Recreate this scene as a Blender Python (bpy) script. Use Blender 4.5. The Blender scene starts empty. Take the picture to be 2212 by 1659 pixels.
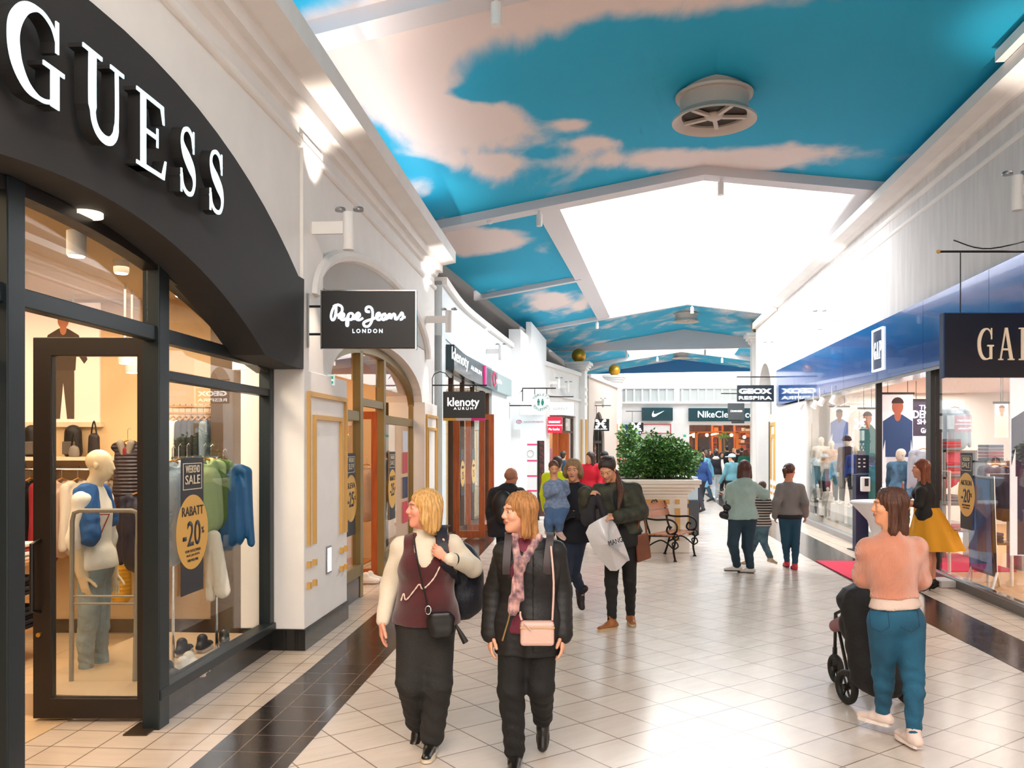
import bpy, bmesh, math, random
import numpy as np
from mathutils import Vector, Matrix, Euler
from mathutils.geometry import tessellate_polygon
random.seed(4)
SC = bpy.context.scene
C = SC.collection
PI = math.pi
# ---------------------------------------------------------------- camera
F, CX, HZ, H = 1850.0, 1106.0, 960.0, 1.95
cam = bpy.data.objects.new('camera', bpy.data.cameras.new('camera'))
C.objects.link(cam)
cam.location = (0, 0, H)
cam.rotation_euler = (PI/2, 0, 0)
cam.data.sensor_width = 36
cam.data.lens = 36*F/2212
cam.data.shift_y = (HZ-829.5)/2212
cam.data.clip_start = .05
cam.data.clip_end = 300
SC.camera = cam
# ---------------------------------------------------------------- world, exposure
SC.view_settings.view_transform = 'Standard'
SC.view_settings.look = 'None'
SC.view_settings.gamma = 1
SC.view_settings.exposure = 0.26
SC.view_settings.use_curve_mapping = False
SC.cycles.max_bounces = 6
SC.cycles.diffuse_bounces = 3
SC.cycles.glossy_bounces = 2
SC.cycles.transparent_max_bounces = 10
SC.cycles.use_adaptive_sampling = True
SC.cycles.adaptive_threshold = .11
SC.cycles.adaptive_min_samples = 12
SC.cycles.caustics_reflective = False
SC.cycles.caustics_refractive = False
SC.cycles.sample_clamp_indirect = 6
w = bpy.data.worlds.new('sky'); SC.world = w; w.use_nodes = True
w.node_tree.nodes['Background'].inputs[0].default_value = (1, .93, .86, 1)
w.node_tree.nodes['Background'].inputs[1].default_value = 1.6

AX = Vector((math.sin(math.radians(10.4)), math.cos(math.radians(10.4)), 0))   # axis of the street
CR = Vector((AX.y, -AX.x, 0))                                                   # across it
RO = Vector((-2.12, 16.1, 0))                                                   # a point of the left eave
ZE, ZR, SP = 6.0, 6.85, 5.6

def area(name, loc, rot, sx, sy, power, col=(1, 1, 1), spread=PI):
    l = bpy.data.lights.new(name, 'AREA'); l.shape = 'RECTANGLE'; l.size = sx; l.size_y = sy
    l.energy = power; l.color = col; l.spread = spread
    o = bpy.data.objects.new(name, l); o.location = loc; o.rotation_euler = rot; C.objects.link(o)
    return o

def spot(name, loc, target, power, ang, col=(1, .9, .8), blend=.6, rad=.03):
    l = bpy.data.lights.new(name, 'SPOT'); l.energy = power; l.spot_size = ang; l.spot_blend = blend
    l.color = col; l.shadow_soft_size = rad
    o = bpy.data.objects.new(name, l); o.location = loc
    o.rotation_euler = (Vector(target)-Vector(loc)).to_track_quat('-Z', 'Y').to_euler(); C.objects.link(o)
    return o

def roofp(t, s, dz=0):          # t along the street from the second beam, s across from the left eave
    p = RO+AX*t+CR*s
    z = ZE+(ZR-ZE)*(1-abs(s-SP)/SP)
    return Vector((p.x, p.y, z+dz))
RZ = -math.radians(10.4)
c1 = RO+AX*7.15+CR*5.55
area('skylight_and_fill', (c1.x, c1.y, 7.6), (0, 0, RZ), 5.4, 14.2, 1250, (.93, .97, 1))
c2 = RO+AX*-19+CR*5.6
area('skylight_and_fill', (c2.x, c2.y, 7.6), (0, 0, RZ), 6.4, 10, 1100, (1, .86, .74))  # unseen warm fill added behind the camera, not a known skylight
c3 = RO+AX*25.5+CR*5.55
area('skylight_and_fill', (c3.x, c3.y, 7.6), (0, 0, RZ), 5, 6, 700, (.93, .97, 1))  # added fill above an invented roof opening hidden by the grey gable

c4 = RO+AX*37.2+CR*5.6
area('skylight_and_fill', (c4.x, c4.y, 7.6), (0, 0, RZ), 9, 3.6, 700, (.93, .97, 1))  # unseen fill added to brighten the end wall, no skylight there
# added fill lights, unseen on top of the cornices, brightening the canvas
area('canvas_fill_light', (-1.9, 7.5, 5.5), (PI, 0, -.08), .25, 14, 60, (1, .92, .88))
area('canvas_fill_light', (6.9, 14.0, 6.27), (PI, 0, -.13), .25, 20, 70, (1, .95, .93))
# ---------------------------------------------------------------- pixel to world helpers
def P(u, v, Y): return Vector(((u-CX)/F*Y, Y, H+(HZ-v)/F*Y))
def FL(u, v, z=0): return P(u, v, (H-z)*F/(v-HZ))

def lin(h):
    if isinstance(h, str):
        h = h.lstrip('#'); h = [int(h[i:i+2], 16)/255 for i in (0, 2, 4)]
        return tuple(c/12.92 if c < .04045 else ((c+.055)/1.055)**2.4 for c in h)
    return tuple(h)

# ---------------------------------------------------------------- materials
MC = {}
def mat(key, col='#ffffff', rough=.6, metal=0, emit=0, bump=0, bscale=60, var=0, vscale=4, stretch=(1, 1, 1), spec=.5, sheen=0, wave=None, coat=0, ecol=None, col2=None):
    if key in MC: return MC[key]
    m = bpy.data.materials.new(key); m.use_nodes = True; MC[key] = m
    nt = m.node_tree; N = nt.nodes; L = nt.links; b = N['Principled BSDF']
    c = lin(col)
    b.inputs['Base Color'].default_value = (*c, 1)
    b.inputs['Roughness'].default_value = rough
    b.inputs['Metallic'].default_value = metal
    b.inputs['Specular IOR Level'].default_value = spec
    if sheen: b.inputs['Sheen Weight'].default_value = sheen
    if coat: b.inputs['Coat Weight'].default_value = coat
    if emit:
        b.inputs['Emission Color'].default_value = (*(lin(ecol) if ecol else c), 1); b.inputs['Emission Strength'].default_value = emit
    if bump or var or wave:
        tc = N.new('ShaderNodeTexCoord'); mp = N.new('ShaderNodeMapping'); mp.inputs['Scale'].default_value = stretch
        L.new(tc.outputs['Object'], mp.inputs[0])
    if var:
        n = N.new('ShaderNodeTexNoise'); n.inputs['Scale'].default_value = vscale; n.inputs['Detail'].default_value = 5
        L.new(mp.outputs[0], n.inputs[0])
        r = N.new('ShaderNodeMix'); r.data_type = 'RGBA'
        c2 = lin(col2) if col2 else tuple(min(1, x*(1+var)) for x in c)
        r.inputs[6].default_value = (*(tuple(x*(1-var) for x in c) if not col2 else c), 1); r.inputs[7].default_value = (*c2, 1)
        mr = N.new('ShaderNodeMapRange'); mr.inputs[1].default_value = .35; mr.inputs[2].default_value = .65
        L.new(n.outputs[0], mr.inputs[0]); L.new(mr.outputs[0], r.inputs[0]); L.new(r.outputs[2], b.inputs['Base Color'])
    if bump:
        n2 = N.new('ShaderNodeTexNoise'); n2.inputs['Scale'].default_value = bscale; n2.inputs['Detail'].default_value = 3
        L.new(mp.outputs[0], n2.inputs[0])
        bp = N.new('ShaderNodeBump'); bp.inputs['Strength'].default_value = min(1, bump); bp.inputs['Distance'].default_value = .01
        L.new(n2.outputs[0], bp.inputs['Height']); L.new(bp.outputs[0], b.inputs['Normal'])
    if wave:        # (scale, direction, strength): quilting or ribs
        wv = N.new('ShaderNodeTexWave'); wv.inputs['Scale'].default_value = wave[0]; wv.bands_direction = wave[1]
        wv.inputs['Distortion'].default_value = .6
        L.new(mp.outputs[0], wv.inputs[0])
        bp = N.new('ShaderNodeBump'); bp.inputs['Strength'].default_value = wave[2]; bp.inputs['Distance'].default_value = .02
        L.new(wv.outputs[0], bp.inputs['Height']); L.new(bp.outputs[0], b.inputs['Normal'])
    return m

def stripes(key, cola, colb, scale, direction='Z', rough=.8, cut=.5):
    if key in MC: return MC[key]
    m = mat(key, cola, rough); nt = m.node_tree; N = nt.nodes; L = nt.links
    tc = N.new('ShaderNodeTexCoord'); wv = N.new('ShaderNodeTexWave'); wv.inputs['Scale'].default_value = scale; wv.bands_direction = direction
    gt = N.new('ShaderNodeMath'); gt.operation = 'GREATER_THAN'; gt.inputs[1].default_value = cut
    mx = N.new('ShaderNodeMix'); mx.data_type = 'RGBA'; mx.inputs[6].default_value = (*lin(cola), 1); mx.inputs[7].default_value = (*lin(colb), 1)
    L.new(tc.outputs['Object'], wv.inputs[0]); L.new(wv.outputs[0], gt.inputs[0]); L.new(gt.outputs[0], mx.inputs[0])
    L.new(mx.outputs[2], N['Principled BSDF'].inputs['Base Color'])
    return m

def glass(key='shop_glass', tint=(.97, .985, .98), refl=.85):
    if key in MC: return MC[key]
    m = bpy.data.materials.new(key); m.use_nodes = True; MC[key] = m
    nt = m.node_tree; N = nt.nodes; L = nt.links; N.remove(N['Principled BSDF'])
    t = N.new('ShaderNodeBsdfTransparent'); t.inputs[0].default_value = (*tint, 1)
    g = N.new('ShaderNodeBsdfGlossy'); g.inputs['Roughness'].default_value = 0.0
    f = N.new('ShaderNodeFresnel'); ge = N.new('ShaderNodeNewGeometry'); io = N.new('ShaderNodeMix'); io.inputs[2].default_value = 1.5; io.inputs[3].default_value = 1/1.5
    L.new(ge.outputs['Backfacing'], io.inputs[0]); L.new(io.outputs[0], f.inputs[0])      # a thin pane reflects alike from either face
    mu = N.new('ShaderNodeMath'); mu.operation = 'MULTIPLY'; mu.inputs[1].default_value = refl
    mx = N.new('ShaderNodeMixShader')
    L.new(f.outputs[0], mu.inputs[0]); L.new(mu.outputs[0], mx.inputs[0]); L.new(t.outputs[0], mx.inputs[1]); L.new(g.outputs[0], mx.inputs[2])
    L.new(mx.outputs[0], N['Material Output'].inputs[0])
    return m

def tiles(key, size, ang, c1, c2, grout, rough=.22, gw=.012, off=(0, 0)):
    if key in MC: return MC[key]
    m = mat(key, c1, rough); nt = m.node_tree; N = nt.nodes; L = nt.links; b = N['Principled BSDF']
    tc = N.new('ShaderNodeTexCoord'); mp = N.new('ShaderNodeMapping')
    mp.inputs['Rotation'].default_value = (0, 0, -ang); mp.inputs['Location'].default_value = (off[0], off[1], 0)
    L.new(tc.outputs['Object'], mp.inputs[0])
    br = N.new('ShaderNodeTexBrick'); br.offset = 0; br.squash = 1
    br.inputs['Color1'].default_value = (*lin(c1), 1); br.inputs['Color2'].default_value = (*lin(c2), 1); br.inputs['Mortar'].default_value = (*lin(grout), 1)
    br.inputs['Scale'].default_value = 1; br.inputs['Brick Width'].default_value = size; br.inputs['Row Height'].default_value = size
    br.inputs['Mortar Size'].default_value = gw*size; br.inputs['Mortar Smooth'].default_value = .1; br.inputs['Bias'].default_value = 0
    L.new(mp.outputs[0], br.inputs[0])
    n = N.new('ShaderNodeTexNoise'); n.inputs['Scale'].default_value = 3; n.inputs['Detail'].default_value = 4
    sc = N.new('ShaderNodeMapping'); sc.inputs['Scale'].default_value = (1, 5, 1); L.new(mp.outputs[0], sc.inputs[0]); L.new(sc.outputs[0], n.inputs[0])
    mx = N.new('ShaderNodeMix'); mx.data_type = 'RGBA'; mx.blend_type = 'MULTIPLY'; mx.inputs[0].default_value = .22
    L.new(br.outputs[0], mx.inputs[6]); L.new(n.outputs[0], mx.inputs[7]); L.new(mx.outputs[2], b.inputs['Base Color'])
    mr = N.new('ShaderNodeMapRange'); mr.inputs[3].default_value = rough*.8; mr.inputs[4].default_value = rough*1.4
    L.new(n.outputs[0], mr.inputs[0]); L.new(mr.outputs[0], b.inputs['Roughness'])
    bp = N.new('ShaderNodeBump'); bp.inputs['Strength'].default_value = .25; bp.inputs['Distance'].default_value = .003; bp.invert = True
    L.new(br.outputs[1], bp.inputs['Height']); L.new(bp.outputs[0], b.inputs['Normal'])
    return m

WHITE = mat('white_plaster', '#f2efec', .75, bump=.08, bscale=25, var=.02, vscale=3)
GREYP = mat('streaky_plaster', '#dcd8d6', .8, var=.05, vscale=2.2, stretch=(6, 6, 1), bump=.1, bscale=30)
BLACK = mat('black_fascia', '#2b2a2a', .75, bump=.05)
FRAME = mat('dark_metal_frame', '#1d1a18', .42, metal=.2)
FRAMEB = mat('slate_metal_frame', '#1f292d', .4, metal=.3)
GOLDF = mat('olive_gold_frame', '#8d7a4d', .4, metal=.3)
TRIMY = mat('ochre_trim', '#d7a75a', .55)
WOOD = mat('orange_wood', '#b0541c', .4, var=.18, vscale=3, stretch=(8, 8, 1))
STEEL = mat('brushed_steel', '#a9a9ab', .3, metal=.9)
CHROME = mat('chrome', '#d8d8d8', .12, metal=1)
GOLD = mat('gold_ball', '#dca030', .35, metal=.6, bump=.1, bscale=6)
GLASS = glass()
LIT = mat('lit_white', '#ffffff', .5, emit=1.6)
PINKW = mat('sandy_plaster', '#d9c6b6', .8, bump=.08)
PLINTH = tiles('black_plinth_tile', .15, 0, '#191817', '#211f1d', '#2d2a27', .2, .02)

# ---------------------------------------------------------------- objects
def ident(o, label=None, cat=None, group=None, kind=None):
    if label: o['label'] = label
    if cat: o['category'] = cat
    if group: o['group'] = group
    if kind: o['kind'] = kind
    return o

def thing(name, label, cat, loc=(0, 0, 0), group=None, rz=0):
    o = bpy.data.objects.new(name, None); C.objects.link(o); o.location = loc; o.rotation_euler = (0, 0, rz)
    o.empty_display_size = .1
    return ident(o, label, cat, group)

def dup(root, loc=None, rz=None, label=None, group=None, scale=None):
    r = root.copy(); C.objects.link(r)
    if loc is not None: r.location = loc
    if rz is not None: r.rotation_euler = (0, 0, rz)
    if scale is not None: r.scale = (scale,)*3
    if label: r['label'] = label
    if group: r['group'] = group
    for ch in list(root.children):
        c = ch.copy(); C.objects.link(c); c.parent = r
        for g in list(ch.children):
            d = g.copy(); C.objects.link(d); d.parent = c
    return r

def wloc(o):
    v = Vector((0, 0, 0))
    while o is not None: v = v+o.location; o = o.parent
    return v

def link(name, me, m, parent=None, local=False, smooth=False):
    """local=False: the mesh is in world coordinates and is moved into its parent's frame"""
    o = bpy.data.objects.new(name, me); C.objects.link(o)
    if m is not None:
        for x in (m if isinstance(m, (list, tuple)) else [m]): me.materials.append(x)
    if parent is not None:
        if not local:
            l = wloc(parent); rz = parent.rotation_euler.z if parent.type == 'EMPTY' else 0
            me.transform(Matrix.Rotation(-rz, 4, 'Z') @ Matrix.Translation(-l))
        o.parent = parent
    elif not local and len(me.vertices):
        co = np.empty(len(me.vertices)*3, dtype=np.float32); me.vertices.foreach_get('co', co); co = co.reshape(-1, 3)
        mid = (co.min(0)+co.max(0))/2; b = Vector((float(mid[0]), float(mid[1]), float(co[:, 2].min())))
        if m is None or not getattr(link, 'keep', False):
            me.transform(Matrix.Translation(-b)); o.location = b
    if smooth:
        me.polygons.foreach_set('use_smooth', [True]*len(me.polygons))
    return o

class MB:
    def __init__(s, M=None): s.v = []; s.f = []; s.M = M
    def add(s, vs, fs):
        b = len(s.v)
        for p in vs:
            p = Vector(p)
            s.v.append(s.M @ p if s.M is not None else p)
        s.f += [tuple(b+i for i in f) for f in fs]
        return s
    def box(s, x0, x1, y0, y1, z0, z1):
        return s.add([(x0, y0, z0), (x1, y0, z0), (x1, y1, z0), (x0, y1, z0), (x0, y0, z1), (x1, y0, z1), (x1, y1, z1), (x0, y1, z1)],
              [(0, 3, 2, 1), (4, 5, 6, 7), (0, 1, 5, 4), (1, 2, 6, 5), (2, 3, 7, 6), (3, 0, 4, 7)])
    def hexa(s, bot, top):
        n = len(bot)
        return s.add(list(bot)+list(top), [tuple(range(n))[::-1], tuple(range(n, 2*n))]+[(i, (i+1) % n, n+(i+1) % n, n+i) for i in range(n)])
    def tube(s, pts, r, n=8, cap=True, closed=False):
        pts = [Vector(p) for p in pts]; rs = r if isinstance(r, (list, tuple)) else [r]*len(pts)
        vs = []; prev = None
        for i, p in enumerate(pts):
            a = pts[i-1] if i > 0 or closed else p; b = pts[(i+1) % len(pts)] if i < len(pts)-1 or closed else p
            t = (b-a).normalized()
            if prev is None: x = t.orthogonal().normalized()
            else: x = (prev-t*prev.dot(t)); x = x.normalized() if x.length > 1e-6 else t.orthogonal().normalized()
            prev = x; y = t.cross(x)
            for k in range(n):
                an = 2*PI*k/n; vs.append(p+(x*math.cos(an)+y*math.sin(an))*rs[i])
        fs = []; m = len(pts)
        for i in range(m if closed else m-1):
            j = (i+1) % m
            for k in range(n): fs.append((i*n+k, i*n+(k+1) % n, j*n+(k+1) % n, j*n+k))
        if cap and not closed: fs += [tuple(range(n))[::-1], tuple((m-1)*n+k for k in range(n))]
        return s.add(vs, fs)
    def lathe(s, prof, c=(0, 0, 0), n=24, ax=None, caps=True):
        c = Vector(c); vs = []; fs = []
        for (r, z) in prof:
            for k in range(n):
                a = 2*PI*k/n; p = Vector((r*math.cos(a), r*math.sin(a), z))
                if ax is not None: p = ax @ p
                vs.append(c+p)
        m = len(prof)
        for i in range(m-1):
            for k in range(n): fs.append((i*n+k, i*n+(k+1) % n, (i+1)*n+(k+1) % n, (i+1)*n+k))
        if caps: fs += [tuple(range(n))[::-1], tuple((m-1)*n+k for k in range(n))]
        else: fs += [((m-1)*n+k, (m-1)*n+(k+1) % n, (k+1) % n, k) for k in range(n)]
        return s.add(vs, fs)
    def ball(s, c, r, n=16, m=10, sc=(1, 1, 1)):
        c = Vector(c); vs = [c+Vector((0, 0, -r*sc[2]))]; fs = []
        for i in range(1, m):
            z = -math.cos(PI*i/m); q = math.sin(PI*i/m)
            for k in range(n): vs.append(c+Vector((q*r*math.cos(2*PI*k/n)*sc[0], q*r*math.sin(2*PI*k/n)*sc[1], z*r*sc[2])))
        vs.append(c+Vector((0, 0, r*sc[2])))
        for k in range(n): fs.append((0, 1+(k+1) % n, 1+k)); fs.append((len(vs)-1, 1+(m-2)*n+k, 1+(m-2)*n+(k+1) % n))
        for i in range(m-2):
            for k in range(n): fs.append((1+i*n+k, 1+i*n+(k+1) % n, 1+(i+1)*n+(k+1) % n, 1+(i+1)*n+k))
        return s.add(vs, fs)
    def plate(s, outer, holes=(), y0=0, y1=.1):
        """polygon in (x,z) with holes, extruded between y0 and y1"""
        loops = [list(outer)]+[list(h) for h in holes]
        flat = [p for l in loops for p in l]
        tris = tessellate_polygon([[Vector((p[0], p[1], 0)) for p in l] for l in loops])
        n = len(flat)
        vs = [(p[0], y0, p[1]) for p in flat]+[(p[0], y1, p[1]) for p in flat]
        fs = [tuple(t) for t in tris]+[tuple(n+i for i in t[::-1]) for t in tris]
        b = 0
        for l in loops:
            k = len(l)
            fs += [(b+i, b+(i+1) % k, n+b+(i+1) % k, n+b+i) for i in range(k)]
            b += k
        return s.add(vs, fs)
    def build(s, name, m, parent=None, local=False, smooth=False, bev=0, kind=None):
        me = bpy.data.meshes.new(name); me.from_pydata([tuple(v) for v in s.v], [], s.f); me.validate()
        bm = bmesh.new(); bm.from_mesh(me); bmesh.ops.recalc_face_normals(bm, faces=bm.faces[:]); bm.to_mesh(me); bm.free()
        o = link(name, me, m, parent, local, smooth)
        if smooth == 'auto' or (smooth and smooth != 'all'):
            try: me.set_sharp_from_angle(angle=math.radians(40))
            except Exception: pass
        if bev:
            b = o.modifiers.new('bevel', 'BEVEL'); b.width = bev; b.segments = 2; b.limit_method = 'ANGLE'
        if kind: o['kind'] = kind
        return o

class WF:
    """a wall plane: origin p, direction d, normal n towards the street; local x along, y out, z up"""
    def __init__(s, p, q, side=1):
        s.p = Vector((p[0], p[1], 0)); s.d = (Vector((q[0], q[1], 0))-s.p).normalized(); s.n = Vector((s.d.y, -s.d.x, 0))*side
        s.len = (Vector((q[0], q[1], 0))-s.p).length
        s.M = Matrix(((s.d.x, s.n.x, 0, s.p.x), (s.d.y, s.n.y, 0, s.p.y), (0, 0, 1, 0), (0, 0, 0, 1)))
    def hit(s, u, v, off=0):
        o = Vector((0, 0, H)); r = Vector(((u-CX)/F, 1, (HZ-v)/F)); q = s.p+s.n*off
        t = (q-o).dot(s.n)/r.dot(s.n); w_ = o+r*t
        return ((w_-s.p).dot(s.d), w_.z)
    def sY(s, Y): return (Y-s.p.y)/s.d.y
    def pt(s, x, y, z): return s.M @ Vector((x, y, z))
    def text(s):        # frame for lettering: columns right, up, out
        return Matrix(((s.d.x, 0, s.n.x, 0), (s.d.y, 0, s.n.y, 0), (0, 1, 0, 0), (0, 0, 0, 1)))

def text(name, body, m, origin, right, up=Vector((0, 0, 1)), h=.1, w=None, parent=None, depth=.004, align='CENTER', bold=0, shear=0):
    """lettering as a mesh; fitted into height h (cap height) and, if given, width w; origin is the middle"""
    cu = bpy.data.curves.new(name, 'FONT'); cu.body = body; cu.align_x = 'CENTER'; cu.size = 1; cu.extrude = 0; cu.offset = bold; cu.shear = shear
    cu.resolution_u = 3
    o = bpy.data.objects.new(name, cu); C.objects.link(o)
    bpy.context.view_layer.update()
    me = bpy.data.meshes.new_from_object(o.evaluated_get(bpy.context.evaluated_depsgraph_get()))
    bpy.data.objects.remove(o)
    n = len(me.vertices); co = np.empty(n*3); me.vertices.foreach_get('co', co); co = co.reshape(-1, 3)
    lo = co.min(0); hi = co.max(0)
    hh = hi[1]-lo[1]; ww = hi[0]-lo[0]; sy = h/hh; sx = w/ww if w else sy
    right = Vector(right).normalized(); up = Vector(up).normalized(); out = right.cross(up)
    bm = bmesh.new(); bm.from_mesh(me)
    for v in bm.verts:
        x = (v.co.x-(lo[0]+hi[0])/2)*sx; y = (v.co.y-(lo[1]+hi[1])/2)*sy
        v.co = Vector(origin)+right*x+up*y
    if depth:
        r = bmesh.ops.extrude_face_region(bm, geom=bm.faces[:])
        bmesh.ops.translate(bm, verts=[g for g in r['geom'] if isinstance(g, bmesh.types.BMVert)], vec=out*depth)
        bmesh.ops.recalc_face_normals(bm, faces=bm.faces[:])
    bm.to_mesh(me); bm.free(); me.materials.clear()
    return link(name, me, m, parent)

def smoothpts(pts, n=5, closed=False):
    pts = [np.array(p, float) for p in pts]; out = []; m = len(pts)
    rng = range(m) if closed else range(m-1)
    for i in rng:
        p0 = pts[i-1] if (i > 0 or closed) else pts[i]; p1 = pts[i]; p2 = pts[(i+1) % m]; p3 = pts[(i+2) % m] if (i+2 < m or closed) else p2
        for k in range(n):
            t = k/n
            out.append(.5*((2*p1)+(-p0+p2)*t+(2*p0-5*p1+4*p2-p3)*t*t+(-p0+3*p1-3*p2+p3)*t**3))
    if not closed: out.append(pts[-1])
    return out

def ribbon(pts, ws):
    """outline polygon of a stroke with a width per point"""
    L_ = []; R_ = []
    for i, p in enumerate(pts):
        a = pts[max(i-1, 0)]; b = pts[min(i+1, len(pts)-1)]; t = np.array(b)-np.array(a); t = t/(np.linalg.norm(t)+1e-9)
        n = np.array([-t[1], t[0]]); L_.append(tuple(np.array(p)+n*ws[i]/2)); R_.append(tuple(np.array(p)-n*ws[i]/2))
    return L_+R_[::-1]

def arc(cx, cz, rx, rz, a0, a1, n):
    return [(cx+rx*math.cos(math.radians(a0+(a1-a0)*i/n)), cz+rz*math.sin(math.radians(a0+(a1-a0)*i/n))) for i in range(n+1)]
# ================================================================ floor
A11 = math.radians(45-10.4+.6)
YN, YF = -7, 60
lx = lambda Y: -2.61+.08*Y
FT = tiles('diagonal_floor_tiles', .385, A11, '#dbcfc4', '#d3c6bb', '#8d7a6c', .2, .014)
flo = MB().box(-12, 24, YN, YF, -.1, 0); link.keep = True
fo = flo.build('floor', FT, kind='structure')
def strip(name, left, right, m, z=.004):
    mb = MB(); n = len(left)
    vs = [(x, y, z) for x, y in left]+[(x, y, z) for x, y in right]+[(x, y, 0) for x, y in left]+[(x, y, 0) for x, y in right]
    fs = []
    for i in range(n-1):
        fs += [(i, i+1, n+i+1, n+i), (2*n+i, 3*n+i, 3*n+i+1, 2*n+i+1), (i, 2*n+i, 2*n+i+1, i+1), (n+i, n+i+1, 3*n+i+1, 3*n+i)]
    mb.add(vs, fs); return mb.build(name, m, kind='structure')
BLT = tiles('black_floor_tiles', .31, math.radians(-4.6), '#2c211e', '#251d1b', '#75655c', .16, .014, (0, 0))
LGT = tiles('border_floor_tiles', .31, math.radians(-4.6), '#d5c2b1', '#ddcab8', '#8a7565', .2, .016)
lo_ = [(-2.85, YN), (-1.94, 5.16), (-1.866, 6.23), (-1.754, 7.41), (-1.568, 9.97), (-.95, 17.6), (-.45, 22), (.45, 27), (2.2, 34), (4.2, 40)]
li_ = [(-2.25, YN), (-1.353, 5.16), (-1.287, 6.04), (-1.118, 8.1), (-.93, 10.3), (-.33, 17.9), (.15, 22), (1.02, 27), (2.8, 34), (4.8, 40)]
strip('trim_1', lo_, li_, BLT)
strip('trim_2', [(-12, y) for _, y in lo_], lo_, LGT, .002)
ri_ = [(3.1, YN), (4.3, 6.2), (4.38, 7.33), (4.53, 9.35), (5.03, 14.2), (5.56, 18.9), (6.3, 25), (7.6, 34)]
ro_ = [(3.8, YN), (4.96, 7.3), (5.06, 8.47), (5.34, 11.0), (5.92, 15.1), (6.42, 18.9), (7.0, 25), (8.3, 34)]
strip('trim_3', ri_, ro_, BLT)
strip('trim_4', ro_, [(x+8, y) for x, y in ro_], LGT, .002)

# ================================================================ left building with the two arches
WL = WF((lx(0), 0), (lx(10), 10))                  # pier face plane
WG = WF((-2.90, 0), (-2.90+.73, 10))               # glazing plane
def sy(Y): return Y/WL.d.y
# ---- upper wall
def seg(pts): return [(sy(y), z) for y, z in pts]
SPR = 2.66
gu_out = [(8.09, SPR), (8.09, 3.52)]+[(4.9+6.05*math.sin(math.radians(a)), 4.33-6.05+6.05*math.cos(math.radians(a))) for a in (30, 27, 24, 21, 18, 15, 12, 9, 6, 3, 0, -3, -6, -9, -12, -15, -18, -21, -24, -27, -30)]+[(1.7, 3.5), (1.7, SPR)]
pe = [(11.75+2.62*math.cos(math.radians(a)), SPR+.63*math.sin(math.radians(a))) for a in range(0, 181, 9)]
outer = [(-7, SPR), (1.7, SPR)]+gu_out[::-1][1:-1]+[(8.09, SPR), (9.13, SPR)]+pe[::-1][1:-1]+[(14.37, SPR), (15.6, SPR), (15.6, 5.42), (-7, 5.42)]
mb = MB(WL.M); mb.plate(seg(outer), (), -.7, -.05)
mb.build('wall_left', PINKW if 0 else WHITE, kind='structure')
# back of the shops' dividing walls
mb = MB(WL.M)
for y0, y1 in ((8.95, 9.1), (14.6, 15.6)): mb.box(sy(y0), sy(y1), -5.5, -.9, 0, 3.9)
mb.build('wall_left.001', mat('shop_wall', '#d9bd98', .8), kind='structure')
mb = MB(WL.M).box(sy(-7), sy(15.6), -9.5, -9.3, 0, 3.9).box(sy(-7), sy(-6.8), -9.3, -.7, 0, 3.9)
mb.build('wall_left.002', MC['shop_wall'], kind='structure')
mb = MB(WL.M).box(sy(-7), sy(15.6), -9.3, -.72, 3.45, 3.6)
mb.build('ceiling.002', mat('shop_ceiling', '#c9b08c', .8), kind='structure')
# ---- crown moulding and beads
def extr(name, wf, prof, s0, s1, m, kind='structure', parent=None):
    mb = MB(wf.M); n = len(prof)
    mb.add([(s0, a, b) for a, b in prof]+[(s1, a, b) for a, b in prof], [tuple(range(n))[::-1], tuple(range(n, 2*n))]+[(i, (i+1) % n, n+(i+1) % n, n+i) for i in range(n)])
    return mb.build(name, m, parent, kind=kind)
crown = [(-.06, 4.98), (.0, 5.0), (.03, 5.07), (.1, 5.07), (.1, 5.21), (.14, 5.21), (.34, 5.25), (.34, 5.45), (-.06, 5.45)]
extr('trim_5', WL, crown, sy(-7), sy(15.6), WHITE)
def bead(name, wf, z, s0, s1, r=.045):
    extr(name, wf, [(-.06, z-r)]+[(-.05+r*math.cos(a), z+r*math.sin(a)) for a in (-1.2, -.8, -.4, 0, .4, .8, 1.2)]+[(-.06, z+r)], s0, s1, WHITE)
bead('trim_6', WL, 4.8, sy(-7), sy(15.6))
# ---- arch moulding over the second arch with a grey lunette
ring = [(11.6+3.15*math.cos(math.radians(a)), 3.42+.83*math.sin(math.radians(a))) for a in range(0, 181, 6)]
mb = MB(WL.M).tube([(sy(y), -.03, z) for y, z in ring], .07, 8)
mb.build('trim_7', WHITE, smooth=True, kind='structure')
mb = MB(WL.M); rr = [(11.6+3.08*math.cos(math.radians(a)), 3.42+.78*math.sin(math.radians(a))) for a in range(10, 171, 5)]
mb.plate(seg(rr), (), -.06, -.035); mb.build('trim_8', mat('grey_lunette', '#b9b6b2', .8, bump=.1), kind='structure')

def facade_text(wf, body, m, s, z, off, h, w=None, name='lettering', parent=None, flip=1, depth=.004, bold=0):
    return text(name, body, m, wf.pt(s, off, z), wf.d*flip, h=h, w=w, parent=parent, depth=depth, bold=bold)

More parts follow.
